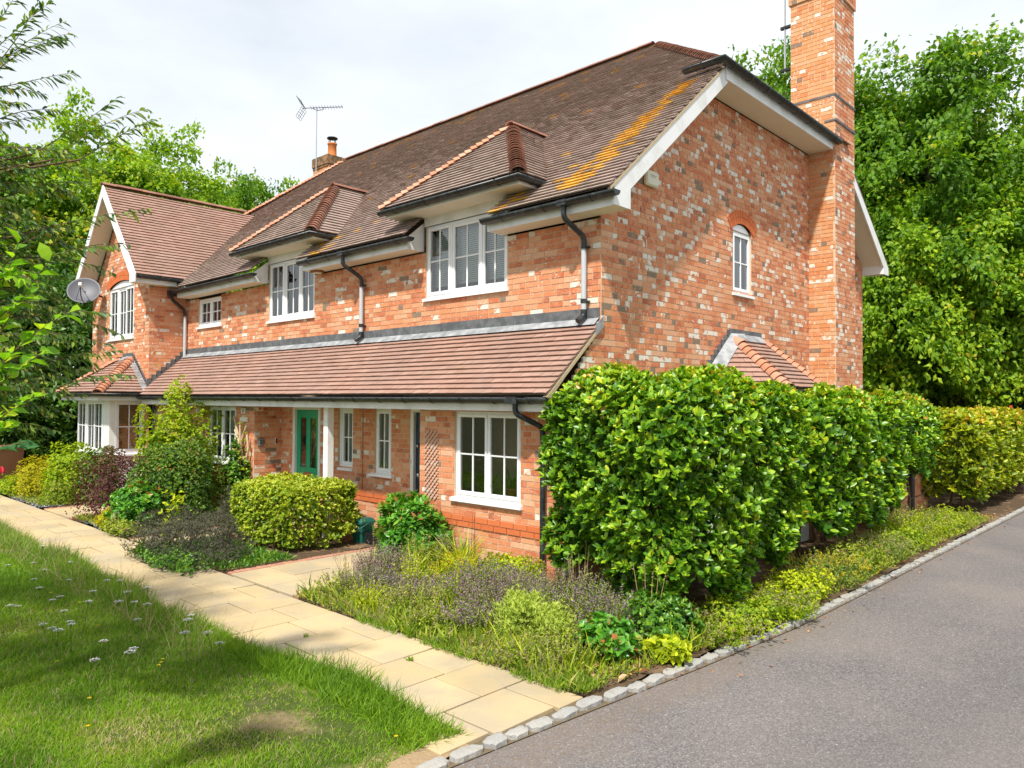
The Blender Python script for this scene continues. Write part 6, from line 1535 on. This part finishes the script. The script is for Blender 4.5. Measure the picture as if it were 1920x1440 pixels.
SP = [[(.34, -6.5, 3.74), (.56, -6.3, 3.98), (.67, -6.21, 4.25), (.72, -6.17, 4.43)], [(.34, -6.5, 3.74), (.59, -6.28, 4.08), (.78, -6.1, 4.19)], [(.39, -6.46, 3.77), (.63, -6.24, 4.1), (.82, -6.07, 4.12)],
      [(.34, -6.5, 3.78), (.6, -6.26, 3.83), (.74, -6.14, 3.89), (.82, -6.06, 3.9)], [(.34, -6.51, 3.89), (.63, -6.24, 4.05), (.78, -6.1, 4.09)], [(.34, -6.5, 3.71), (.52, -6.34, 3.74), (.62, -6.24, 3.73)],
      [(.64, -6.21, 3.44), (.86, -6.01, 3.62), (1.0, -5.88, 3.77)], [(.73, -6.13, 3.41), (.93, -5.95, 3.64), (1.12, -5.77, 3.70)], [(.84, -6.03, 3.41), (1.04, -5.84, 3.59), (1.14, -5.75, 3.64)],
      [(.59, -6.24, 2.99), (.9, -5.96, 3.11), (1.12, -5.76, 3.14)], [(.57, -6.26, 2.81), (.81, -6.04, 2.93), (.98, -5.88, 2.93)], [(.55, -6.27, 2.51), (.76, -6.07, 2.58), (.95, -5.9, 2.55)],
      [(.34, -6.5, 3.56), (.51, -6.34, 3.62), (.69, -6.17, 3.66)], [(.40, -6.45, 3.95), (.52, -6.34, 4.22), (.60, -6.26, 4.40)], [(.40, -6.45, 3.9), (.60, -6.27, 4.18), (.74, -6.15, 4.30)]]
for p in SP: spray(m, fol, p, 40, .074, .0175, q, r=.0035, start=.12)
for k in range(170):                                   # the denser lower mass of the same tree
    z = q.uniform(1.95, 3.55); s = np.array([.30, -6.5, z]) + q.normal(0, .16, 3); ln = q.uniform(.15, .66) * (1.0 if z < 3.3 else .75)
    d = cRn * 1.0 + np.array([q.normal(0, .15), q.normal(0, .15), q.uniform(-.1, .45)]); e = s + d * ln
    spray(m, fol, [s, (s + e) / 2 + np.array([0, 0, .06]), e - np.array([0, 0, q.uniform(0, .08)])], 34, .068, .017, q, start=.05, r=.0035)
for k in range(900):                                  # unseen rest of the crown, placed so its shade falls on the lawn
    c = np.array([-1.5, -7.95, 4.6]) + unit(q.normal(size=3)) * np.array([2.1, 1.2, 1.9]) * q.uniform(.5, 1.0); e = c + np.array([q.normal(0, .35), q.normal(0, .35), q.uniform(-.3, .2)])
    spray(m, fol, [c, (c + e) / 2, e], 15, .085, .026, q, r=.004, start=.05)
for p in SP[:12]: m.tube([(-.3, -7.2, min(3.2, p[0][2] - .3)), tuple((np.array(p[0]) + np.array([-.3, -7.2, p[0][2] - .3])) / 2), p[0]], [.014, .010, .006], 6)
m.build('branches', 'twig', wt); tag(mesh_obj('foliage', fol.mesh('foliage', 'L_willow'), wt), kind='stuff')

ov = thing('round_leaved_shrub', 'bright green round leaved shrub at the left edge, nearest the camera', 'shrub', (1.45, -6.85, GZ))
m = MB(); LB = {}
def leaf_objs(parent, pts, n, L, W, mat, q, start=.1, side=.9):
    c = bez(pts, 14); m.tube([tuple(x) for x in c], [.006 * (1 - .75 * i / 13) for i in range(14)], 6)
    for k in range(n):
        t = start + (1 - start) * k / (n - 1); i = min(12, int(t * 13)); P = Vector(c[i] + (c[i + 1] - c[i]) * (t * 13 - i)); A = Vector(c[i + 1] - c[i]).normalized()
        S = A.cross(Vector((0, 0, 1))).normalized() * (1 if k % 2 else -1)
        D = (A * .7 + S * side + Vector((q.normal(0, .3), q.normal(0, .3), q.normal(.05, .3)))).normalized(); N = Vector((q.normal(0, .4) + .25, q.normal(0, .4) - .35, .75)).normalized()
        s = D.cross(N).normalized() * -1; N = D.cross(s); kk = int(q.integers(0, 7)); key = (mat, kk)
        if key not in LB:
            V, T, tt = leaf_geo(np.zeros((1, 3)), np.array([[1., 0, 0]]), np.array([[0, 0, 1.]]), 1.0, W / L, 'oval', .2, .22, np.array([(kk + .5) / 7])); LB[key] = np_mesh('leaf', V, tris=T, mat='L_' + mat, attrs={'tint': tt})
        o = mesh_obj('leaf', LB[key], parent); l = L * q.uniform(.7, 1.2)
        o.matrix_basis = Matrix(((D.x * l, s.x * l, N.x * l, P.x), (D.y * l, s.y * l, N.y * l, P.y), (D.z * l, s.z * l, N.z * l, P.z), (0, 0, 0, 1)))
OV = [[(1.50, -6.72, 1.75), (1.60, -6.64, 2.3), (1.73, -6.52, 2.74)], [(1.52, -6.70, 1.9), (1.66, -6.58, 2.4), (1.83, -6.43, 2.66)], [(1.52, -6.70, 1.9), (1.68, -6.57, 2.30), (1.90, -6.37, 2.44)],
      [(1.52, -6.70, 1.9), (1.66, -6.59, 2.15), (1.84, -6.43, 2.28)], [(1.50, -6.72, 1.8), (1.58, -6.65, 2.36), (1.64, -6.60, 2.78)], [(1.54, -6.68, 1.75), (1.66, -6.58, 2.02), (1.80, -6.46, 2.08)],
      [(1.52, -6.7, 2.1), (1.66, -6.58, 2.5), (1.78, -6.47, 2.5)], [(1.50, -6.72, 2.1), (1.62, -6.62, 2.55), (1.70, -6.55, 2.62)]]
OV += [[(1.50, -6.72, 1.6), (1.60, -6.63, 1.92), (1.70, -6.55, 1.95)], [(1.52, -6.70, 2.2), (1.64, -6.60, 2.68), (1.74, -6.51, 2.58)], [(1.50, -6.72, 2.0), (1.58, -6.66, 2.2), (1.70, -6.55, 2.2)]]
for p in OV: leaf_objs(ov, p, 26, .076, .047, 'ovate', q)
m.tube([(1.45, -6.85, GZ - .05), (1.47, -6.80, .9), (1.50, -6.72, 1.8)], [.022, .016, .010], 8); m.build('stems', 'twig', ov)
fu = thing('fuchsia', 'dark leaved sprig with one red flower at the left edge', 'shrub', (1.72, -6.85, GZ))
m = MB()
leaf_objs(fu, [(1.74, -6.77, 1.70), (1.86, -6.66, 1.86), (1.99, -6.54, 1.90)], 9, .075, .036, 'fuchsia', q, start=.4)
leaf_objs(fu, [(1.74, -6.77, 1.60), (1.83, -6.69, 1.68), (1.90, -6.63, 1.70)], 6, .075, .036, 'fuchsia', q, start=.4)
m.tube([(1.72, -6.85, GZ - .05), (1.73, -6.80, .8), (1.74, -6.77, 1.70)], [.012, .009, .006], 7); m.build('stems', 'twig', fu)
V, T, tt = leaf_geo(np.tile([1.925, -6.61, 1.80], (6, 1)), unit(np.stack([np.cos(np.arange(6)), np.sin(np.arange(6)), np.full(6, -1.6)], 1)), np.tile([0, 0, 1.], (6, 1)), .032, .014, 'oval')
mesh_obj('flower', np_mesh('flower', V, tris=T, mat='L_redfl', attrs={'tint': tt}), fu)

# dry stalks standing in the beds
def stalks(label, x, y, n, h, spread, mat='dry', heads=True, name='dry_stalks'):
    t = thing(name, label, 'plant', (x, y, GZ)); hd = Fol()
    for k in range(n):
        a = q.uniform(0, 6.28); d = np.array([math.cos(a), math.sin(a), 0]) * q.uniform(.1, 1) * spread; hh = h * q.uniform(.6, 1.05)
        b = np.array([x, y, GZ - .02]) + d * .3; e = np.array([x, y, GZ]) + d + np.array([0, 0, hh])
        MB().tube([tuple(b), tuple((b + e) / 2 + q.normal(0, .012, 3)), tuple(e)], [.0045, .0035, .0018], 5).build('stalk', mat, t)
        if heads:
            P = np.tile(e, (12, 1)) - np.array([0, 0, 1]) * q.uniform(0, .10, (12, 1)); hd.leaves(P, unit(q.normal(size=(12, 3)) + np.array([0, 0, .6])), rand_dirs(12), .016, .009, 'diamond')
    if heads: tag(mesh_obj('seed_heads', hd.mesh('seed_heads', 'L_straw'), t), kind='stuff')
stalks('tall pinkish dry stalks rising before the big hedge', .72, -1.35, 9, .78, .16)
stalks('tan dry stalks near the right foot of the big hedge', 1.62, -1.45, 9, .66, .22)
stalks('two thin dark seed stalks by the entrance path', -1.97, -1.95, 3, .62, .05, 'twig')
stalks('dry beige grasses at the corner of the entrance path', -1.86, -2.35, 12, .40, .2)
stalks('two tall green flower stalks among the strap leaves', -1.02, -1.16, 3, .78, .07, 'twig', False)
stalks('thin purple seed stalks beside the entrance path', -1.72, -2.12, 8, .48, .16, 'twig')
stalks('dry stalks at the path edge in the middle bed', -7.3, -3.0, 7, .38, .2)

# ------------------------------------------------------------------ fittings on and around the house
def sat_dish():
    c = Vector((-14.62, -1.32, 4.70)); n = (CAM - c).normalized(); n = (n + Vector((0.1, -0.30, 0.75))).normalized(); s = n.cross(Vector((0, 0, 1))).normalized(); u = s.cross(n)
    T = Matrix(((s.x, u.x, n.x, c.x), (s.y, u.y, n.y, c.y), (s.z, u.z, n.z, c.z), (0, 0, 0, 1)))
    t = thing('satellite_dish', 'grey oval satellite dish on the left corner of the wing', 'satellite dish', tuple(c))
    m = MB(T); m.lathe([(0.0, -.075), (.12, -.068), (.24, -.042), (.33, -.006), (.365, .012), (.372, .008), (.335, -.016), (.24, -.052), (.12, -.078), (0, -.085)], 28); m.build('reflector', 'dish', t)
    m = MB(T); m.tube([(0, -.30, -.03), (0, -.28, .18), (0, -.10, .34)], .011, 6); m.tube([(-.14, -.26, -.02), (0, -.10, .33)], .006, 5); m.tube([(.14, -.26, -.02), (0, -.10, .33)], .006, 5); m.build('feed_arm', 'iron', t)
    m = MB(T); m.box(-.03, .03, -.13, -.05, .30, .40); m.lathe([(0, .28), (.028, .285), (.028, .31)], 12, (0, -.09)); m.build('receiver', 'sign', t)
    MB().tube([tuple(c - n * .07), (-14.75, -1.0, 4.64), (-14.80, -.835, 4.60)], .022, 8).build('wall_bracket', 'iron', t)
sat_dish()
def yagi(name, label, base, top, boom_dir, L, n_el, brackets=(), grids=True):
    t = thing(name, label, 'aerial', base)
    MB().tube([base, top], .018, 8).build('mast', 'steel', t)
    d = Vector(boom_dir).normalized(); s = d.cross(Vector((0, 0, 1))).normalized(); o = Vector(top) - d * L * .36
    MB().tube([tuple(o), tuple(o + d * L)], .012, 6).build('boom', 'aerial', t)
    for i in range(n_el):
        p = o + d * (L * (.22 + .76 * i / (n_el - 1))); w = .085 - .002 * i
        m = MB(); m.tube([tuple(p - s * w - Vector((0, 0, w * .5))), tuple(p + s * w + Vector((0, 0, w * .5)))], .006, 5); m.tube([tuple(p - s * w + Vector((0, 0, w * .5))), tuple(p + s * w - Vector((0, 0, w * .5)))], .006, 5); m.build('director', 'aerial', t)
    if grids:
        for sg in (1, -1):
            m = MB(); e0 = o + d * .05 + Vector((0, 0, .03 * sg)); up = (Vector((0, 0, 1)) * sg * .75 - d * .45).normalized()
            for j in range(5): m.tube([tuple(e0 + up * .085 * j - s * .2), tuple(e0 + up * .085 * j + s * .2)], .006, 5)
            for j in (-.2, -.05, .05, .2): m.tube([tuple(e0 + s * j), tuple(e0 + s * j + up * .34)], .006, 5)
            m.build('reflector_grid', 'aerial', t)
    m = MB(); tp = Vector(top); m.tube([tuple(tp - d * .14 + Vector((0, 0, -.01))), tuple(tp + Vector((0, 0, -.09))), tuple(tp + d * .2 + Vector((0, 0, -.07))), tuple(tp + d * .24)], .010, 6); m.build('cradle', 'aerial', t)
    for z in brackets:
        m = MB(); m.box(base[0] - .04, base[0] + .14, base[1] - .03, base[1] + .03, z - .02, z + .02); m.build('bracket', 'iron', t)
yagi('tv_aerial', 'television aerial on a thin mast beside the rear chimney', (-14.82, 5.22, 8.2), (-14.82, 5.22, 11.15), (0.78, 0.60, 0), 1.30, 12)
m_ = thing('aerial_mast', 'metal mast strapped to the left side of the tall chimney', 'mast', (-0.47, 6.5, 8.4))
MB().tube([(-.47, 6.5, 8.35), (-.47, 6.5, 9.3)], .020, 8).build('lower_tube', 'steel', m_); MB().tube([(-.47, 6.5, 9.28), (-.47, 6.5, 11.6)], .016, 8).build('upper_tube', 'steel', m_)
for z in (8.42, 9.24): MB().box(-.55, -.334, 6.47, 6.53, z - .025, z + .025).build('bracket', 'iron', m_)
a = thing('alarm_box', 'cream alarm box on the gable just below the barge board', 'alarm box', (0.0, 1.05, 4.92))
m = MB(T_SIDE(0)); m.bbox(.90, 1.20, 4.92, 5.13, .006, .075, .02); m.build('cover', 'alarm', a)
m = MB(T_SIDE(0)); m.box(.975, 1.125, 5.055, 5.065, .0755, .0765); m.box(1.0, 1.10, 5.035, 5.042, .0755, .0765); m.build('printed_name', 'lead', a)
f = thing('floodlight', 'white security floodlight under the rear verge', 'lamp', (0.0, 8.62, 5.8))
m = MB(T_SIDE(0)); m.bbox(8.56, 8.70, 5.86, 6.0, .0, .08, .01); m.build('base', 'sign', f)
m = MB(); m.bbox(.12, .28, 8.52, 8.72, 5.76, 5.86, .012); m.tube([(.07, 8.62, 5.9), (.2, 8.62, 5.86)], .02, 7); m.build('lamp_head', 'lead_dark', f)
f = thing('eave_light', 'flat hexagonal light under the eave beside the farther dormer window', 'lamp', (-6.12, -.15, 4.33))
m = MB(); m.prism([(-6.26, -.15), (-6.19, -.245), (-6.03, -.245), (-5.96, -.15), (-6.03, -.055), (-6.19, -.055)], 4.315, 4.349, axis='z'); m.build('rim', 'hatch', f)
m = MB(); m.prism([(-6.22, -.15), (-6.165, -.22), (-6.055, -.22), (-6.00, -.15), (-6.055, -.08), (-6.165, -.08)], 4.305, 4.3145, axis='z'); m.build('diffuser', 'cream', f)
f = thing('wall_lamp', 'pale wall lamp left of the ground floor window, half behind the shrub', 'lamp', (-9.40, -.70, 1.78))
m = MB(frame((-9.38, -.70, 1.83), (1, 0, 0), (0, 0, 1), (0, -1, 0))); m.lathe([(0, .13), (.06, .12), (.085, .08), (.09, .03), (.075, 0)], 16); m.build('shade', 'alarm', f)
MB().box(-9.44, -9.32, -.715, -.704, 1.72, 1.92).build('back_plate', 'iron', f)
f = thing('house_number', 'small white house number plate above the trellis', 'sign', (-7.67, -.71, 1.85))
MB(T_FRONT(-.7)).bbox(-7.74, -7.58, 1.80, 1.90, .006, .018, .003).build('plate', 'sign', f)
def text(s, size, M_, mat, parent, name='lettering'):
    c = bpy.data.curves.new(name, 'FONT'); c.body = s; c.size = size; c.align_x = 'CENTER'; c.align_y = 'CENTER'; c.extrude = .0008; c.resolution_u = 3
    tmp = bpy.data.objects.new('tmp', c); COL.objects.link(tmp); dg = bpy.context.evaluated_depsgraph_get(); me = bpy.data.meshes.new_from_object(tmp.evaluated_get(dg)); bpy.data.objects.remove(tmp); bpy.data.curves.remove(c)
    me.materials.clear(); me.materials.append(MAT[mat]); me.transform(M_); return mesh_obj(name, me, parent)
text('33', .085, frame((-7.66, -.7195, 1.85), (1, 0, 0), (0, 0, 1), (0, -1, 0)), 'iron', f)
f = thing('name_plate', 'blank pale name plate on the wall under the house number', 'sign', (-7.60, -.71, 1.70))
MB(T_FRONT(-.7)).bbox(-7.76, -7.46, 1.655, 1.735, .006, .03, .004).build('plate', 'cream', f)
k_ = thing('key_safe', 'grey key safe on the porch side wall', 'key safe', (-7.27, -.58, 1.22))
m = MB(T_SIDE(-7.27)); m.bbox(-.635, -.53, 1.21, 1.36, .006, .045, .008); m.build('case', 'lead_dark', k_); m = MB(T_SIDE(-7.27)); m.bbox(-.62, -.545, 1.225, 1.345, .045, .052, .003); m.build('cover', 'steel', k_)
m = MB(T_SIDE(-7.27)); m.box(-.605, -.56, 1.30, 1.32, .0525, .054); m.box(-.605, -.56, 1.255, 1.275, .0525, .054); m.build('dial', 'iron', k_)
k_ = thing('doorbell', 'white doorbell with a black face left of the green door', 'doorbell', (-7.27, -.26, 1.28))
m = MB(T_SIDE(-7.27)); m.bbox(-.29, -.245, 1.24, 1.36, .006, .026, .006); m.build('case', 'sign', k_); m = MB(T_SIDE(-7.27)); m.bbox(-.283, -.252, 1.252, 1.348, .026, .030, .002); m.build('face', 'iron', k_)
# trellises
t = thing('trellis', 'narrow pinkish diamond trellis between the navy door and the window', 'trellis', (-2.28, -.70, .75))
x0, x1, z0, z1 = -2.46, -2.18, .72, 1.66; st = .075
def clipseg(c, sg):
    pts = []
    for x in (x0, x1):
        z = c + sg * (x - x0)
        if z0 <= z <= z1: pts.append((x, z))
    for z in (z0, z1):
        x = x0 + (z - c) / sg
        if x0 < x < x1: pts.append((x, z))
    return pts[:2] if len(pts) >= 2 else None
for sg, w in ((1, .022), (-1, .012)):
    c = z0 - (x1 - x0) if sg > 0 else z0
    while c < z1 + (x1 - x0):
        p = clipseg(c, sg)
        if p and math.hypot(p[0][0] - p[1][0], p[0][1] - p[1][1]) > .04:
            (ax, az), (bx, bz) = p; d = Vector((bx - ax, bz - az)).normalized(); nx, nz = -d.y * .008, d.x * .008
            m = MB(T_FRONT(-.7)); m.add([(ax + nx, az + nz, w - .009), (ax - nx, az - nz, w - .009), (bx - nx, bz - nz, w - .009), (bx + nx, bz + nz, w - .009), (ax + nx, az + nz, w), (ax - nx, az - nz, w), (bx - nx, bz - nz, w), (bx + nx, bz + nz, w)], [(4, 5, 6, 7), (0, 1, 5, 4), (1, 2, 6, 5), (2, 3, 7, 6), (3, 0, 4, 7)])
            m.build('slat', 'trellis', t)
        c += st
t = thing('fan_trellis', 'old bare wooden trellis of crossed poles beside the left window', 'trellis', (-7.6, -.78, GZ))
for p in ([(-7.92, -.76, 1.74), (-7.74, -.77, 1.42), (-7.56, -.78, .95)], [(-7.80, -.80, 1.50), (-7.60, -.80, 1.24), (-7.40, -.80, .86)], [(-7.40, -.78, 1.58), (-7.58, -.78, 1.30), (-7.64, -.78, .6)], [(-7.36, -.79, 1.42), (-7.30, -.79, 1.2), (-7.40, -.79, .9)], [(-7.62, -.79, 1.6), (-7.60, -.79, .9), (-7.62, -.79, GZ)], [(-7.92, -.78, 1.18), (-7.78, -.78, .95), (-7.70, -.78, .7)]):
    MB().tube(p, [.020, .022, .018], 7).build('pole', 'branch_pale', t)
# things by the navy door
def caddy():
    t = thing('food_caddy', 'dark green food waste caddy beside the clipped variegated hedge', 'bin', (-4.02, -.62, GZ))
    def ring(z, a, b): return [(-4.02 + a * x, -.62 + b * y, z) for x, y in ((-1, -.8), (-.8, -1), (.8, -1), (1, -.8), (1, .8), (.8, 1), (-.8, 1), (-1, .8))]
    m = MB(); vs = ring(GZ, .105, .10) + ring(GZ + .30, .14, .135); fs = [tuple(range(7, -1, -1))] + [(k, (k + 1) % 8, 8 + (k + 1) % 8, 8 + k) for k in range(8)]; m.add(vs, fs); m.build('body', 'bin_green', t)
    m = MB(); vs = ring(GZ + .30, .155, .15) + ring(GZ + .33, .155, .15) + ring(GZ + .375, .12, .11); fs = [tuple(range(7, -1, -1)), tuple(range(16, 24))] + [(r * 8 + k, r * 8 + (k + 1) % 8, r * 8 + 8 + (k + 1) % 8, r * 8 + 8 + k) for r in (0, 1) for k in range(8)]; m.add(vs, fs); m.build('lid', 'bin_green', t)
    MB().tube([(-4.18, -.62, GZ + .31), (-4.17, -.77, GZ + .24), (-4.02, -.80, GZ + .21), (-3.87, -.77, GZ + .24), (-3.86, -.62, GZ + .31)], .008, 6).build('handle', 'bin_green', t)
    for zz, w, hh in ((.235, .085, .016), (.205, .10, .008), (.188, .07, .006)):
        yb = -.62 - (.10 + .035 * zz / .30) - .0015; MB().box(-4.02 - w * .8, -4.02 + w * .9, yb - .001, yb, GZ + zz, GZ + zz + hh).build('printed_mark', 'sign', t)
caddy()
t = thing('boot_crate', 'small black iron crate on the paving by the navy door', 'crate', (-3.68, -.62, GZ))
m = MB(); X0, X1, Y0, Y1 = -3.84, -3.50, -.70, -.52
m.box(X0, X1, Y0, Y1, GZ + .012, GZ + .022); m.build('tray', 'iron', t)
for z in (GZ + .05, GZ + .155):
    m = MB(); m.box(X0, X1, Y0, Y0 + .012, z, z + .016); m.box(X0, X1, Y1 - .012, Y1, z, z + .016); m.box(X0, X0 + .012, Y0 + .012, Y1 - .012, z, z + .016); m.box(X1 - .012, X1, Y0 + .012, Y1 - .012, z, z + .016); m.build('rail', 'iron', t)
for i in range(10):
    x = X0 + (X1 - X0 - .012) * i / 9
    for y in (Y0, Y1 - .012): MB().box(x, x + (.03 if i in (0, 9) else .012), y + .0005, y + .0115, GZ, GZ + .155).build('upright', 'iron', t)
t = thing('plant_pot', 'white glazed pot against the porch wall behind the crate', 'pot', (-3.72, -.36, GZ))
MB().lathe([(0, GZ), (.085, GZ), (.105, GZ + .05), (.125, GZ + .19), (.135, GZ + .20), (.135, GZ + .225), (.118, GZ + .225), (.105, GZ + .18), (0, GZ + .18)], 24, (-3.72, -.36)).build('body', 'porcelain', t)
t = thing('plant_pot', 'taller white pot half behind the peony by the navy door', 'pot', (-3.42, -.40, GZ))
MB().lathe([(0, GZ), (.10, GZ), (.12, GZ + .06), (.15, GZ + .30), (.16, GZ + .31), (.16, GZ + .335), (.14, GZ + .335), (.13, GZ + .28), (0, GZ + .28)], 24, (-3.42, -.40)).build('body', 'porcelain', t)
# pots on the sill inside the right window
def sill_pot(x, r, h, mat, label, leaf, n, L):
    y = -.56; z = .862; t = thing('potted_plant', label, 'pot plant', (x, y, z))
    MB().lathe([(0, z), (r * .72, z), (r, z + h * .8), (r * 1.1, z + h * .8), (r * 1.1, z + h), (r * .95, z + h), (r * .85, z + h * .7), (0, z + h * .7)], 18, (x, y)).build('pot', mat, t)
    P = np.tile([x, y, z + h], (n, 1)) + q.normal(0, r * .3, (n, 3)) * np.array([1, .5, 0]); D = unit(q.normal(0, .5, (n, 3)) * np.array([1, .4, 1]) + np.array([0, 0, .9])); V, T, tt = leaf_geo(P, D, rand_dirs(n), L * q.uniform(.5, 1.2, n), L * .13, 'blade', 0, .6)
    tag(mesh_obj('leaves', np_mesh('leaves', V, tris=T, mat='L_' + leaf, attrs={'tint': tt}), t), kind='stuff')
sill_pot(-.94, .062, .11, 'terracotta', 'terracotta pot plant inside the right window', 'ivy', 22, .30)
sill_pot(-1.30, .05, .09, 'alarm', 'small pale pot plant inside the middle of the right window', 'peony', 18, .20)
sill_pot(-1.72, .055, .09, 'navy', 'dark blue pot in the left end of the right window', 'oldlav', 10, .14)
t = thing('bottle', 'pale bottle on the sill at the right end of the right window', 'bottle', (-.78, -.57, .862)); MB().lathe([(0, .862), (.03, .862), (.032, .98), (.014, 1.02), (.014, 1.06), (0, 1.06)], 14, (-.78, -.57)).build('body', 'sign', t)
# drain cover in the front bed
t = thing('drain_cover', 'reddish brown drain cover lying in the front bed by the path', 'drain cover', (.72, -2.72, GZ))
m = MB(Matrix.Translation((.72, -2.73, GZ + .03)) @ Matrix.Rotation(.12, 4, 'Z')); m.bbox(-.21, .21, -.11, .11, -.03, .012, .008); m.build('lid', 'hatch', t)
m = MB(Matrix.Translation((.72, -2.73, GZ + .03)) @ Matrix.Rotation(.12, 4, 'Z')); m.bbox(-.235, -.213, -.13, .13, -.04, .008, .004); m.bbox(.213, .235, -.13, .13, -.04, .008, .004); m.bbox(-.213, .213, -.13, -.112, -.04, .008, .004); m.bbox(-.213, .213, .112, .13, -.04, .008, .004); m.build('rim', 'iron', t)
# wheeled bins at the far left
def wheelie(name, label, x, y, rz, mat, s=1.0):
    t = thing(name, label, 'bin', (x, y, GZ), rz)
    def add(nm, m, mt):
        o = bpy.data.objects.new(nm, m.mesh(nm, mt)); COL.objects.link(o); o.parent = t
    m = MB(); vs = [(-.22, -.26, .06), (.22, -.26, .06), (.22, .26, .06), (-.22, .26, .06), (-.28, -.33, .92), (.28, -.33, .92), (.28, .35, .92), (-.28, .35, .92)]; m.add(vs, [(0, 3, 2, 1), (4, 5, 6, 7), (0, 1, 5, 4), (1, 2, 6, 5), (2, 3, 7, 6), (3, 0, 4, 7)]); m.bbox(-.295, .295, -.345, .365, .88, .93, .01); add('body', m, mat)
    m = MB(); m.add([(-.31, -.37, .93), (.31, -.37, .93), (.31, .37, .93), (-.31, .37, .93), (-.31, -.37, .965), (.31, -.37, .965), (.31, .37, .985), (-.31, .37, .985), (-.24, -.25, 1.03), (.24, -.25, 1.03), (.24, .3, 1.045), (-.24, .3, 1.045)], [(0, 3, 2, 1), (0, 1, 5, 4), (1, 2, 6, 5), (2, 3, 7, 6), (3, 0, 4, 7), (4, 5, 9, 8), (5, 6, 10, 9), (6, 7, 11, 10), (7, 4, 8, 11), (8, 9, 10, 11)]); add('lid', m, mat)
    for sx in (-1, 1):
        m = MB(frame((sx * .27, .30, .10), (0, 1, 0), (0, 0, 1), (sx, 0, 0))); m.lathe([(0, .05), (.07, .05), (.10, .04), (.10, 0), (0, 0)], 16); add('wheel', m, 'iron')
    m = MB(); m.tube([(-.2, .42, .93), (.2, .42, .93)], .016, 8); add('handle', m, mat)
wheelie('wheelie_bin', 'brown wheelie bin standing behind the golden spirea', -15.9, -2.65, .5, 'bin_brown')
wheelie('wheelie_bin', 'pale grey wheelie bin at the left edge beside the brown one', -15.6, -3.35, .5, 'bin_pale')
# low brick wall with a drainpipe in the gap of the hedges
wl_ = thing('garden_wall', 'short brick wall showing in the gap between the hedges', 'wall', (1.05, 7.6, GZ))
mk = len(UNITS); me = lay_bricks(wl_, T_SIDE(1.15), rect_iv(6.6, 9.6, ()), GZ, 1.4, seed=33)
mesh_obj('mortar_bed', me, wl_); MB().box(.95, 1.148, 6.6, 9.6, GZ, 1.45).build('core', 'mortar', wl_)
us = UNITS[mk:]; N = len(us); V = np.empty((N, 8, 3))
for k, U in enumerate(us): M_ = np.array(U['T']); V[k] = np.array(unit_verts(U)) @ M_[:3, :3].T + M_[:3, 3]
F = (np.arange(N)[:, None, None] * 8 + bf[None]).reshape(-1, 4)
tag(mesh_obj('brickwork', np_mesh('brickwork', V.reshape(-1, 3), quads=F, mat='brick', attrs={k: np.repeat([U.get(k, 0.0) for U in us], 5) for k in ('tint', 'kind', 'lichen')}), wl_), kind='stuff')
t = thing('drainpipe', 'black drainpipe on the short wall in the hedge gap', 'pipe', (1.22, 8.3, GZ)); MB().tube([(1.21, 8.3, GZ), (1.21, 8.3, 1.4)], .055, 12).build('tube', 'black', t); MB().tube([(1.21, 8.3, .9), (1.21, 8.3, .98)], .066, 12).build('collar', 'black', t)
# wooden fence and barrier far along the drive
t = thing('wooden_fence', 'brown upright board fence under the far trees', 'fence', (1.5, 15.5, GZ))
x = -4.0; fm = [MB().bbox(0, .145, -.011, .011, 0, h, .004).mesh('board', 'fence') for h in (1.95, 1.98, 2.02)]
while x < 9.0:
    o = mesh_obj('board', fm[random.randrange(3)], t); o.matrix_basis = Matrix.Translation((x, 15.9 - .25 * x + random.uniform(-.012, .012), GZ)) @ Matrix.Rotation(-.245 + random.gauss(0, .02), 4, 'Z'); x += .15
for z in (.4, 1.6):
    m = MB(Matrix.Translation((0, 15.94, GZ)) @ Matrix.Rotation(-.245, 4, 'Z')); m.box(-4.1, 9.2, .02, .06, z, z + .08); m.build('rail', 'fence', t)
t = thing('road_barrier', 'red and white barrier board in front of the far fence', 'barrier', (2.2, 15.0, GZ))
m = MB(frame((1.50, 15.1, GZ + .16), (1, -.12, 0), (0, 0, 1), (0, -1, 0))); m.bbox(0, 1.7, 1.62, 1.84, 0, .04, .006); m.build('board', 'lead', t)
for k, u in enumerate((-.02, .62, 1.24)):
    m = MB(frame((1.50, 15.1, GZ + .16), (1, -.12, 0), (0, 0, 1), (0, -1, 0))); m.add([(u, 1.60, .044), (u + .22, 1.60, .044), (u + .34, 1.86, .044), (u + .12, 1.86, .044)], [(0, 1, 2, 3)]); m.build('red_stripe', 'red', t)
for u in (.15, 1.5): m = MB(frame((1.50, 15.1, GZ + .16), (1, -.12, 0), (0, 0, 1), (0, -1, 0))); m.box(u, u + .06, 0, 1.95, -.06, -.005); m.build('post', 'red', t)
